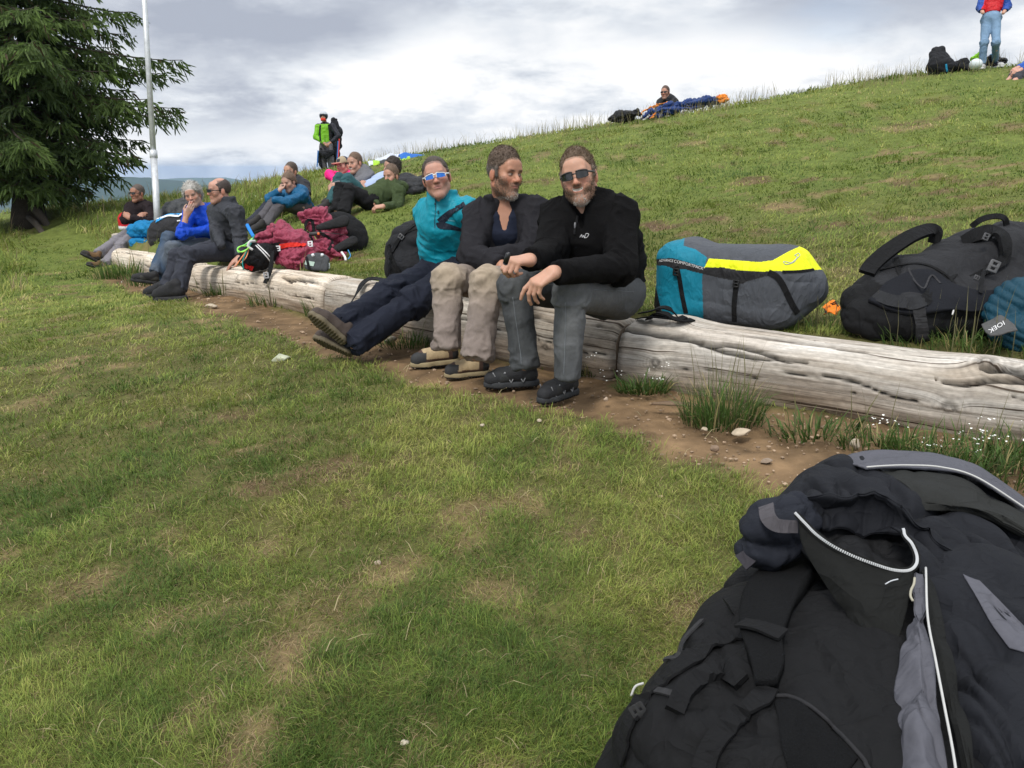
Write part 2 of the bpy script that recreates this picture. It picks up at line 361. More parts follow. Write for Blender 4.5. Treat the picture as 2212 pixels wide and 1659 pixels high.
def build_ground():
    def axis(lo, hi, c0, c1, h):
        mid = np.arange(c0, c1, h); a = [c1]; s = h
        while a[-1] < hi: s *= 1.13; a.append(a[-1]+s)
        b = [c0-h]; s = h
        while b[-1] > lo: s *= 1.13; b.append(b[-1]-s)
        return np.r_[b[::-1], mid, a]
    xs = axis(-5200, 5200, -5.5, 4.5, .06); ys = axis(-700, 6500, .2, 9.5, .06)
    X, Y = np.meshgrid(xs, ys); P = np.stack([X.ravel(), Y.ravel()], 1)
    near = (np.hypot(P[:, 0], P[:, 1]) < 45)
    z = np.empty(len(P)); z[near] = height(P[near]); z[~near] = height(P[~near], False)
    d = np.zeros(len(P)); b = d.copy(); t = d.copy(); sd = d.copy(); ar = d.copy()
    d[near], b[near], t[near], sd[near], ar[near] = masks(P[near])
    z = z-.025*d+.03*(fbm(P*9, 3, 55)-.5)*d
    n = fbm(P*1.3, 3, 61)[:, None]; n2 = fbm(P*11, 3, 63)[:, None]
    green = np.array([.078, .076, .028])+n*np.array([.04, .035, .012]); straw = np.array([.20, .145, .075])*(.6+.7*n2); soil = np.array([.115, .073, .045])*(.6+.8*n2)
    path = np.array([.165, .108, .060])*(.35+1.3*n2)*(.75+.5*n)
    rg = sstep(5.5, 10, np.hypot(P[:, 0], P[:, 1]))[:, None]; c = green*(1-rg)+rg*(np.array([.095, .125, .030])+n*np.array([.05, .05, .012]))
    c = c*(1-b[:, None])+b[:, None]*np.where(n > .52, soil, straw)
    c = c*(1-d[:, None])+d[:, None]*path
    c[~near] = (.035, .05, .02)
    nx, ny = len(xs), len(ys)
    i = np.arange(nx-1)[None, :]+np.arange(ny-1)[:, None]*nx
    F = np.stack([i, i+1, i+nx+1, i+nx], -1).reshape(-1, 4)
    o = mk('ground', np.c_[P, z], F, fabric('ground_soil', (1, 1, 1), .95, 18, .35, .9, 160, attr=True, spec=.1), cols=c)
    tag(o, 'grassy mountain slope with a worn dirt path below the log row', kind='structure')
build_ground()

# ------------------------------------------------------------------ blades
def blades(name, base, h, w, lean, ang, col, label, parent=None, seg=2, tipcol=1.25, droop=1.0):
    """grass blades as real geometry; lean 0 upright .. 1 flat"""
    n = len(base); base = np.asarray(base, float); h = np.broadcast_to(h, (n,)); w = np.broadcast_to(w, (n,))
    d = np.stack([np.cos(ang), np.sin(ang), np.zeros(n)], 1)
    tw = ang+math.pi/2+rng.normal(0, .5, n); s = np.stack([np.cos(tw), np.sin(tw), np.zeros(n)], 1)
    up = np.array([0, 0, 1.0])
    L1 = np.clip(lean, 0, .97)
    p1 = base+h[:, None]*.5*(up*np.sqrt(1-L1**2)[:, None]*1.0+d*L1[:, None]*.8)
    L2 = np.clip(lean*1.35*droop+.1, 0, .99)
    p2 = p1+h[:, None]*.5*(up*np.sqrt(1-L2**2)[:, None]*np.where(lean > .8, .2, .9)[:, None]+d*L2[:, None])
    hw = (w/2)[:, None]
    V = np.stack([base-s*hw, base+s*hw, p1-s*hw*.8, p1+s*hw*.8, p2], 1).reshape(-1, 3)
    o = np.arange(n)[:, None]*5
    F = np.concatenate([o+np.array([0, 1, 3]), o+np.array([0, 3, 2]), o+np.array([2, 3, 4])], 0)
    c = np.stack([col*.75, col*.75, col, col, col*tipcol], 1).reshape(-1, 3)  # occlusion painted into the blade colour: darker roots, lighter tips
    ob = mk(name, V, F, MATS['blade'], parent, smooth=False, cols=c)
    return tag(ob, label, kind='stuff')
def blade_mat():
    m = bpy.data.materials.new('blade'); nt, N, L, B = nodes(m)
    at = N('ShaderNodeVertexColor'); at.layer_name = 'col'; L(at.outputs[0], B.inputs['Base Color'])
    B.inputs['Roughness'].default_value = .6; B.inputs['Specular IOR Level'].default_value = .25
    tr = N('ShaderNodeBsdfTranslucent'); L(at.outputs[0], tr.inputs['Color'])
    mix = N('ShaderNodeMixShader'); mix.inputs[0].default_value = .3
    L(B.outputs[0], mix.inputs[1]); L(tr.outputs[0], mix.inputs[2]); L(mix.outputs[0], nt.nodes['Material Output'].inputs['Surface'])
    MATS['blade'] = m
blade_mat()
GREENS = np.array([(.072, .128, .024), (.142, .205, .038), (.230, .280, .058), (.330, .335, .090), (.46, .37, .19)])
def blade_col(P, dry, n):
    g = fbm(P*.55, 3, 71)*.35+fbm(P*2.6, 3, 73)*.30+fbm(P*8.5, 3, 75)*.35
    t = np.clip((g-.36)/.28, 0, 1)*2.75+rng.normal(0, .45, n)+dry*2.2
    t = np.clip(t, 0, 3.99); i = t.astype(int); f = (t-i)[:, None]
    c = GREENS[i]*(1-f)+GREENS[i+1]*f
    return c*rng.uniform(.75, 1.25, (n, 1))
def lawn():
    K = 120000.; az0, az1 = -.80, .78
    n = int(K*(az1-az0)*math.log(27/1.1)*.62)
    r = 1.1*np.exp(rng.random(n)*math.log(27/1.1)); a = rng.uniform(az0, az1, n)
    P = np.stack([r*np.sin(a), r*np.cos(a)], 1)
    rc = np.interp(a, _caz, _cr); ok = r < rc+1.2
    P = P[ok]; r = r[ok]
    d, b, t, sd, ar = masks(P)
    keep = (rng.random(len(P)) > np.maximum(np.maximum(d*1.25, b*.88), .72*sstep(9, 4, r)*(sd < -.3))) & ~((np.abs(sd+.02) < .17) & (ar < .999) & (ar > .001))
    P, r, b, t, sd = P[keep], r[keep], b[keep], t[keep], sd[keep]; n = len(P)
    z = height(P)
    clump = .5*fbm(P*3.2, 3, 81)+.5*fbm(P*8.5, 3, 75)
    h = (.022+.055*sstep(.35, .75, clump))*rng.uniform(.6, 1.4, n)*(1-.45*b)*(1+.03*np.clip(r-3, 0, 10))
    strip = sstep(-.32, -.14, sd)*sstep(.12, -.1, sd)                      # longer growth against the logs
    h = h+strip*rng.uniform(.0, .16, n)*sstep(.4, .6, fbm(P*1.9, 2, 83))
    h = np.where(rng.random(n) < .7, h+t*rng.uniform(.3, 1.0, n), h)
    flow = fbm(P*.7, 2, 91)*9+fbm(P*2.5, 2, 93)*5
    ang = flow+rng.normal(0, .75, n)
    lean = np.clip(.72-.35*sstep(.1, .4, h)+rng.normal(0, .16, n), .05, .96)
    w = np.maximum(.0019, .00086*r)*rng.uniform(.7, 1.3, n)*np.where(h > .18, .8, 1)
    dry = b*.9+.25*(t > .1)
    c = blade_col(P, dry, n)
    stalk = (rng.random(n) < .035*np.clip(t*4, 0, 1)); c[stalk] = np.array([.26, .20, .11])*rng.uniform(.7, 1.2, (stalk.sum(), 1)); h[stalk] *= 1.7; lean[stalk] *= .5
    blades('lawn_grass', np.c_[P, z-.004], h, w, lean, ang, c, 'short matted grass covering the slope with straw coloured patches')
lawn()
def turf():
    """fine fescue tufts: every tuft its own hue, height and lie"""
    m = 34000; r = 1.05*np.exp(rng.random(m)*math.log(15/1.05)); a = rng.uniform(-.80, .78, m); C_ = np.stack([r*np.sin(a), r*np.cos(a)], 1)
    d, b, t, sd, ar = masks(C_); ok = (rng.random(m) > np.maximum(d*1.3, b*.97)) & ~((np.abs(sd+.02) < .2) & (ar < .999)); C_, r, b = C_[ok], r[ok], b[ok]; m = len(C_)
    g = fbm(C_*.6, 3, 71)*.4+fbm(C_*2.6, 3, 73)*.6; tt = np.clip((g-.36)/.28, 0, 1)*2.5+rng.normal(0, .55, m)+b*1.2
    hh = (.022+.040*rng.random(m)**1.6)*(.75+.6*fbm(C_*1.7, 2, 87)); A = fbm(C_*.8, 2, 91)*9+rng.normal(0, .6, m); R_ = .020+.030*rng.random(m)+.006*r
    k = np.clip((42/np.maximum(r/1.4, 1)**.8), 9, 42).astype(int); i = np.repeat(np.arange(m), k); n = len(i)
    th = rng.uniform(0, 6.283, n); q = np.sqrt(rng.random(n)); P = C_[i]+(R_[i]*q)[:, None]*np.stack([np.cos(th), np.sin(th)], 1)
    ang = np.where(rng.random(n) < .55, th, A[i])+rng.normal(0, .5, n); lean = np.clip(.30+.45*q+rng.normal(0, .13, n), .05, .93)
    h = hh[i]*rng.uniform(.55, 1.3, n)*(.74+.26*sstep(1.5, 4, r[i])); w = np.maximum(.0014, .00072*r[i])*rng.uniform(.7, 1.25, n)
    t = np.clip(tt[i]+rng.normal(0, .35, n), 0, 3.99); j = t.astype(int); f = (t-j)[:, None]; c = (GREENS[j]*(1-f)+GREENS[j+1]*f)*rng.uniform(.75, 1.25, (n, 1))*rng.uniform(.62, 1.30, m)[i][:, None]
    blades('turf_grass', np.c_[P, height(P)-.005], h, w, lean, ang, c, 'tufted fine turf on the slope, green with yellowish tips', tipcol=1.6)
turf()
def straw():
    """short dead blades matted over the worn patches"""
    n = 150000; r = 1.15*np.exp(rng.random(n)*math.log(13/1.15)); a = rng.uniform(-.78, .76, n); P = np.stack([r*np.sin(a), r*np.cos(a)], 1)
    d, b, t, sd, ar = masks(P); ok = (rng.random(n) < np.clip(.16*(r < 7)+b*1.4, 0, .8)) & (d < .4) & (np.abs(sd) > .2); P, r, b = P[ok], r[ok], b[ok]; n = len(P)
    c = np.array([.36, .27, .15])*rng.uniform(.45, 1.3, (n, 1)); g = rng.random(n) < .25; c[g] = np.array([.13, .17, .045])*rng.uniform(.7, 1.3, (g.sum(), 1))
    blades('dead_grass', np.c_[P, height(P)+.001], rng.uniform(.02, .06, n), np.maximum(.0014, .0008*r), rng.uniform(.75, .97, n), rng.uniform(0, 6.28, n), c, 'matted dead straw over the worn patches of the lawn', tipcol=1.1)
straw()
def dead_stalks():
    """pale dry stalks lying loose on the lawn and path"""
    P = []; 
    while len(P) < 330:
        r = 1.2*math.exp(random.random()*math.log(8/1.2)); a = random.uniform(-.75, .7); P.append((r*math.sin(a), r*math.cos(a)))
    P = np.array(P); d, b, t, sd, ar = masks(P); ok = (sd < -.25) | (sd > .3); P = P[ok]; n = len(P)
    z = height(P)+.012+.03*rng.random(n)*(1-d[ok]); L = rng.uniform(.03, .12, n); ang = rng.uniform(0, 6.28, n)
    c = np.array([.40, .34, .19])*rng.uniform(.65, 1.15, (n, 1))
    blades('dry_stalk_litter', np.c_[P, z], L, .0018+.0007*np.hypot(P[:, 0], P[:, 1])*.8, rng.uniform(.82, .97, n), ang, c, 'pale dry grass stalks lying on lawn and path', tipcol=1)
dead_stalks()
def seed_stalks():
    """thin stalks with seed heads along the skyline, by the path and in front of the logs"""
    P = []; H = []
    for _ in range(3800):
        a = random.uniform(-.62, .62); rc = np.interp(a, _caz, _cr); r = rc+random.gauss(-.5, .75)
        P.append((r*math.sin(a), r*math.cos(a))); H.append(random.uniform(.14, .42)*(.62 if a < -.30 else 1))
    P = np.array(P); H = np.array(H); n = len(P); z = height(P)
    k = fbm(P*.9, 2, 101); ok = k > .40+.1*(P[:, 0] > 4); P, H, z = P[ok], H[ok], z[ok]; n = len(P)
    c = np.array([.32, .28, .15])*rng.uniform(.6, 1.2, (n, 1))
    ang = rng.uniform(0, 6.28, n); lean = rng.uniform(.05, .45, n)
    blades('skyline_seed_grass', np.c_[P, z-.01], H, .0075, lean, ang, c, 'thin tan seed grass standing along the ridge against the sky', tipcol=1.1)
seed_stalks()
def tuft(px, py, n, h, spread, label, dark=0.0, lean=(.1, .6), seedheads=0, ang=None, w=.005, on=None):
    g = G(px, py) if on is None else on
    a = rng.uniform(0, 6.28, n); rr = spread*np.sqrt(rng.random(n))
    P = np.c_[g[0]+rr*np.cos(a), g[1]+rr*np.sin(a)*.7]
    z = height(P)-.01; H = h*rng.uniform(.35, 1.05, n); A = a+rng.normal(0, .6, n)
    c = np.array([.075, .135, .030])*(1-dark*.4)*rng.uniform(.6, 1.45, (n, 1)); dry = rng.random(n) < .12; c[dry] = np.array([.32, .27, .12])
    le = rng.uniform(lean[0], lean[1], n)
    if seedheads: H[:seedheads] = h*rng.uniform(1.3, 2.1, seedheads); le[:seedheads] = rng.uniform(0, .25, seedheads); c[:seedheads] = np.array([.17, .16, .08])
    return blades('grass_tuft', np.c_[P, z], H, w*rng.uniform(.6, 1.3, n), le, A, c, label)
def tufts():
    tuft(1560, 905, 480, .23, .17, 'tall dark grass clump with seed stalks in front of the near log', .3, (.1, .75), 26)
    tuft(1760, 930, 170, .12, .20, 'broad leaved grass clump against the near log beside the flat pale stone', .4, (.3, .9), 4, w=.008)
    for p in ((1900, 965), (2000, 980), (2100, 985), (2210, 985), (2080, 1010), (2180, 1030), (2260, 1010)):
        tuft(*p, 150, .15, .16, 'dense dark grass and leaves at the foot of the near log by the foreground jacket', .45, (.2, .85), 3, w=.006)
    tuft(1390, 842, 240, .13, .13, 'low leafy growth under the joint of the two near logs', .3, (.3, .9), 0, w=.007)
    tuft(1280, 797, 300, .15, .16, 'low growth at the log behind grey jeans', .4, (.2, .8), 0, w=.006)
    tuft(1000, 735, 190, .26, .12, 'upright grass between the legs of the man in tan trousers', .2, (.05, .4), 6)
    tuft(1080, 755, 160, .24, .14, 'upright grass behind the tan trousers', .3, (.05, .45), 6)
    tuft(880, 745, 240, .14, .22, 'dark leafy growth at the log behind the crossed navy legs', .4, (.2, .8), 4, w=.006)
    tuft(702, 678, 170, .22, .16, 'fresh green tuft before the pale log beside the black strap', 0, (.1, .6), 8, w=.007)
    tuft(770, 680, 150, .18, .18, 'green tuft below the black strap', 0, (.1, .6), 6, w=.007)
    tuft(600, 655, 170, .15, .28, 'grass along the foot of the pale log', .1, (.15, .7), 6, w=.009)
    tuft(500, 630, 170, .16, .30, 'grass along the pale log beside the dark trousers', .1, (.15, .7), 6, w=.010)
    tuft(455, 615, 110, .15, .2, 'grass at the log joint beside the dark trousers', .1, (.15, .7), 4, w=.010)
    tuft(275, 595, 300, .28, .45, 'tall bright grass in front of the log end', -.2, (.1, .6), 10, w=.012)
    tuft(330, 612, 200, .20, .35, 'grass below the log behind the jeans', 0, (.1, .7), 4, w=.011)
    # behind the near logs, at the bags
    for p, n, h in (((1700, 705), 120, .12), ((1780, 712), 120, .13), ((1880, 725), 130, .12), ((1990, 745), 130, .15), ((2080, 755), 150, .18), ((2180, 765), 150, .15), ((1480, 690), 60, .08)):
        tuft(*p, n, h, .16, 'grass growing between the near log and the bags', 0, (.2, .85), 9, w=.0045)
tufts()
def flowers():
    MB_ = MB(); C = (.85, .85, .80)
    def clump(px, py, n, s):
        g = G(px, py)
        for _ in range(n):
            x, y = g[0]+random.gauss(0, s), g[1]+random.gauss(0, s*.6); z = height([[x, y]])[0]+random.uniform(.05, .13)
            for k in range(random.choice((2, 3, 5))):
                c = np.array([x+random.gauss(0, .012), y+random.gauss(0, .012), z+random.gauss(0, .008)]); r = random.uniform(.003, .0055)
                a = random.random()*6; q = [c+r*np.array([math.cos(a+i*1.257), math.sin(a+i*1.257), .4*math.sin(2*i)]) for i in range(5)]
                MB_.add(np.vstack([q, c+[0, 0, r*.6]]), [[i, (i+1) % 5, 5] for i in range(5)])
    for p in ((1275, 815, 5, .08), (1330, 835, 5, .07), (1400, 840, 4, .08), (2030, 985, 5, .12), (2120, 1000, 8, .14), (2200, 1000, 9, .14), (1930, 985, 4, .1), (880, 725, 9, .14), (1080, 765, 5, .1), (330, 622, 14, .14), (590, 432, 26, .5), (560, 450, 14, .4), (460, 620, 10, .2)): clump(*p)
    tag(MB_.build('white_flowers', plain('petal', (.85, .85, .8), .7), smooth=False), 'tiny white flowers scattered at the foot of the logs', kind='stuff')
flowers()

# ------------------------------------------------------------------ logs
def wood_mat():
    m = bpy.data.materials.new('weathered_wood'); nt, N, L, B = nodes(m)
    at = N('ShaderNodeAttribute'); at.attribute_name = 'wco'
    vc = N('ShaderNodeVertexColor'); vc.layer_name = 'col'
    def ns(sc, det, rough=.6, dist=0):
        mp = N('ShaderNodeMapping'); mp.inputs['Scale'].default_value = sc; L(at.outputs['Vector'], mp.inputs['Vector'])
        n = N('ShaderNodeTexNoise'); n.inputs['Scale'].default_value = 1; n.inputs['Detail'].default_value = det; n.inputs['Roughness'].default_value = rough; n.inputs['Distortion'].default_value = dist
        L(mp.outputs[0], n.inputs['Vector']); return n.outputs['Fac']
    g = ns((1.6, 62, 9), 7, .65, .6); st = ns((1.3, 9, 3), 4, .6); sp = ns((30, 60, 30), 4); ck = ns((1.1, 48, 5), 4, .5, .9)
    r1 = N('ShaderNodeValToRGB'); L(g, r1.inputs[0]); e = r1.color_ramp.elements
    e[0].position = .28; e[0].color = (.46, .42, .38, 1); e[1].position = .72; e[1].color = (1.15, 1.12, 1.08, 1)
    r2 = N('ShaderNodeValToRGB'); L(st, r2.inputs[0]); e = r2.color_ramp.elements
    e[0].position = .3; e[0].color = (.70, .64, .57, 1); e[1].position = .62; e[1].color = (1.05, 1.05, 1.05, 1)
    r3 = N('ShaderNodeValToRGB'); L(ck, r3.inputs[0]); e = r3.color_ramp.elements
    e[0].position = .335; e[0].color = (.20, .165, .14, 1); e[1].position = .385; e[1].color = (1, 1, 1, 1)
    def mul(a, b):
        x = N('ShaderNodeMix'); x.data_type = 'RGBA'; x.blend_type = 'MULTIPLY'; x.inputs['Factor'].default_value = 1; L(a, x.inputs[6]); L(b, x.inputs[7]); return x.outputs[2]
    r4 = N('ShaderNodeMapRange'); L(sp, r4.inputs[0]); r4.inputs[1].default_value = .3; r4.inputs[2].default_value = .7; r4.inputs[3].default_value = .80; r4.inputs[4].default_value = 1.18
    c = mul(mul(mul(mul(vc.outputs[0], r1.outputs[0]), r2.outputs[0]), r3.outputs[0]), r4.outputs[0])
    L(c, B.inputs['Base Color']); B.inputs['Roughness'].default_value = .85; B.inputs['Specular IOR Level'].default_value = .2
    ad = N('ShaderNodeMath'); ad.operation = 'ADD'; L(g, ad.inputs[0]); L(r3.outputs[0], ad.inputs[1])
    b = N('ShaderNodeBump'); b.inputs['Strength'].default_value = .6; b.inputs['Distance'].default_value = .006; L(ad.outputs[0], b.inputs['Height']); L(b.outputs[0], B.inputs['Normal'])
    MATS['weathered_wood'] = m
wood_mat()
LOGD = spline(LOGTOP, 601)
def make_log(t0, t1, rad, tint, warm, cracks, knots, label, seed, na, nr=120, rough=1.0, bumps=()):
    """a log between two positions (control-point units) of the row"""
    r_ = np.random.default_rng(seed)
    u = np.linspace(t0, t1, na)/(len(LOGTOP)-1)*600
    P = np.stack([np.interp(u, np.arange(601), LOGD[:, k]) for k in range(3)], 1)
    P = P-np.array([0, 0, rad])
    s = np.r_[0, np.cumsum(np.linalg.norm(np.diff(P, axis=0), axis=1))]
    T = np.gradient(P, axis=0); T /= np.linalg.norm(T, axis=1)[:, None]
    S = np.cross(T, [0, 0, 1]); S /= np.linalg.norm(S, axis=1)[:, None]          # sideways
    if S[0, 1] > 0: S = -S                                                       # towards the path
    Uz = np.cross(S, T); Uz *= np.sign(Uz[:, 2])[:, None]
    th = np.linspace(0, 2*math.pi, nr, endpoint=False)                           # 0 = path side, pi/2 = top
    SS, TH = np.meshgrid(s, th, indexing='ij')
    c, sn = np.cos(TH), np.sin(TH)
    ex = 2.7
    rr = rad*(np.abs(c)**ex+np.abs(sn)**ex)**(-1/ex)*.99
    q = np.stack([SS.ravel()*1.3, (TH.ravel()*rad)*0+np.cos(TH.ravel())*.9, np.sin(TH.ravel())*.9], 1)
    lump = (fbm(q, 3, seed).reshape(SS.shape)-.5)*.036*rough
    fine = (fbm(np.stack([SS.ravel()*5, np.cos(TH.ravel())*9, np.sin(TH.ravel())*9], 1), 3, seed+5).reshape(SS.shape)-.5)*.012*rough
    rr = rr+lump+fine
    col = np.ones(SS.shape+(3,))*np.array(tint)
    mott = fbm(np.stack([SS.ravel()*2.2, TH.ravel()*2.5], 1), 4, seed+9).reshape(SS.shape)
    wmask = sstep(.42, .7, mott)*warm
    col = col*(1-wmask[..., None])+wmask[..., None]*np.array([.30, .235, .175])
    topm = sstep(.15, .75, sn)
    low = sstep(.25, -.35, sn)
    col = col*(1+.28*topm[..., None])*(1-low[..., None]*np.array([.22, .30, .38])*(.4+.6*min(1, warm*1.5)))   # lighter crown, darker browner flank
    wc = np.stack([SS, TH*rad, np.full(SS.shape, seed*1.7)], -1)
    for s0, t_, a, amp in bumps: rr = rr+amp*np.exp(-((SS-s0)/a)**2-((TH-t_)/.55)**2)
    for s0, t_, k in knots:
        d = np.hypot((SS-s0), (TH-t_)*rad)
        rr = rr+.012*np.exp(-(d/(k*1.7))**2)-.014*np.exp(-((d-k*.75)/(k*.22))**2)*0.6
        ring = np.exp(-((d-k*.8)/(k*.25))**2)
        col = col*(1-.55*ring[..., None])
        col = col*(1-(.35*(d < k*.6)*(.7+.3*np.sin(d/k*16)))[..., None])
        rim = np.exp(-(d/(k*2.6))**2)*(.22*np.sin(d/k*9))
        col = col*(1+rim[..., None])
        # grain bends round the knot
        wc[..., 1] += .9*k*np.sign(TH-t_)*np.exp(-(d/(k*2.2))**2)
    for s0, s1, ta, tb, wd, dp in cracks:
        f = np.clip((SS-s0)/(s1-s0), 0, 1); inside = (SS > s0) & (SS < s1)
        tc_ = ta+(tb-ta)*f+.10*np.sin(f*9+seed)*.5+.16*(fbm(np.stack([SS.ravel()*7, SS.ravel()*0], 1), 3, seed+int(ta*10)+3).reshape(SS.shape)-.5)
        wid = wd*.7*np.sin(np.pi*f)**.6*(.5+fbm(np.stack([SS.ravel()*11, SS.ravel()*0+3], 1), 2, seed+2).reshape(SS.shape))+1e-5
        g = np.exp(-((TH-tc_)*rad/wid)**2)*inside
        rr = rr-dp*g; col = col*(1-.88*np.clip(g*1.2, 0, 1)[..., None]*1)
    for e, sg in ((0, 1), (-1, -1)):
        dd = np.abs(SS-s[e]); rr = rr-.02*np.exp(-(dd/.018)**2); col = col*(1-.4*np.exp(-(dd/.02)**2)[..., None])
    V = P[:, None]+rr[..., None]*(c[..., None]*S[:, None]+sn[..., None]*Uz[:, None])
    n = na
    i = np.arange(n-1)[:, None]*nr+np.arange(nr)[None]; j = np.arange(n-1)[:, None]*nr+(np.arange(nr)[None]+1) % nr
    F = np.stack([i, i+nr, j+nr, j], -1).reshape(-1, 4)
    root = thing('log', V.reshape(-1, 3).mean(0)*[1, 1, 0]+[0, 0, V[..., 2].min()], label, 'log', 'weathered logs laid end to end above the path')
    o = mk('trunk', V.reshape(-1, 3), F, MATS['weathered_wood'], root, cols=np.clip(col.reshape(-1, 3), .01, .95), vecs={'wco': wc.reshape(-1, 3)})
    for e, sg in ((0, -1), (n-1, 1)):
        ring = V[e]; cc = ring.mean(0)+T[e]*sg*.006
        VV = np.vstack([ring, cc+(ring-cc)*.5, cc]); k = nr
        FF = [[a, (a+1) % k, k+(a+1) % k, k+a] for a in range(k)]+[[k+a, k+(a+1) % k, 2*k] for a in range(k)]
        if sg < 0: FF = [f[::-1] for f in FF]
        mk('cut_end', VV, FF, MATS['weathered_wood'], root, cols=np.tile(np.array([.30, .25, .2]), (len(VV), 1)), vecs={'wco': np.c_[np.hypot(*(VV-cc)[:, :2].T)*.2, np.linalg.norm(VV-cc, axis=1)*1.2, VV[:, 2]*0]})
    return root
def logs():
    PI = math.pi
    make_log(0.0, 3.985, .19, (.50, .49, .47), .26,
             [(1.4, 2.0, .55, .72, .010, .03), (.95, 1.6, .05, .35, .008, .03), (1.55, 2.63, .45, 1.05, .014, .035), (.35, .95, .75, .60, .013, .035), (.1, .7, .25, .45, .008, .02), (1.1, 1.9, 1.0, 1.1, .006, .02), (.2, 1.1, -.15, -.05, .007, .02), (.55, .8, .95, .9, .02, .03), (.3, 1.5, 1.35, 1.4, .005, .012), (1.2, 2.5, .0, .0, .004, .015)],
             [(.78, 1.02, .035), (.88, -.02, .030), (.62, 1.15, .016), (2.10, 1.25, .026), (2.18, .10, .022)],
             'nearest grey weathered log with knots and long splits, before the bags', 3, 420, 132, 1.0, [(.78, 1.1, .16, .03), (2.12, 1.6, .14, .035)])
    make_log(4.015, 6.99, .185, (.45, .435, .405), .35,
             [(0.05, .75, .85, .8, .007, .03), (.3, 1.2, .25, .3, .006, .02), (.6, 1.5, 1.1, 1.0, .007, .02), (1.4, 2.4, .6, .7, .008, .02), (.02, .5, .1, .1, .006, .02)],
             [(.30, .02, .022), (.42, -.02, .020), (.95, .75, .035), (1.9, .9, .02)],
             'grey weathered log under the three men sitting in front', 13, 330, 110, 1.0)
    make_log(7.012, 9.985, .19, (.66, .61, .54), .22,
             [(.15, .95, .85, .75, .022, .035), (.3, .8, .72, .68, .012, .03), (1.6, 2.6, .95, 1.05, .010, .02), (.9, 2.2, .3, .35, .006, .02), (2.4, 3.2, 1.2, 1.1, .012, .03), (.0, .9, .1, .2, .006, .02), (1.2, 3.2, -.1, 0, .006, .02)],
             [(1.2, .3, .02), (2.0, .6, .02)], 'bleached pale log with a split top, under the raspberry bundle', 23, 330, 100, .9)
    make_log(10.015, 12.0, .19, (.68, .64, .57), .15,
             [(.4, 1.3, .9, .8, .012, .03), (1.0, 2.6, .3, .3, .008, .02), (2.0, 3.6, 1.0, .9, .012, .03)], [(1.5, .3, .03)],
             'farthest pale log, its sawn end beside the man in brown boots', 33, 200, 80, 1.1)
    # dark ring of an old strap on the pale joint
logs()
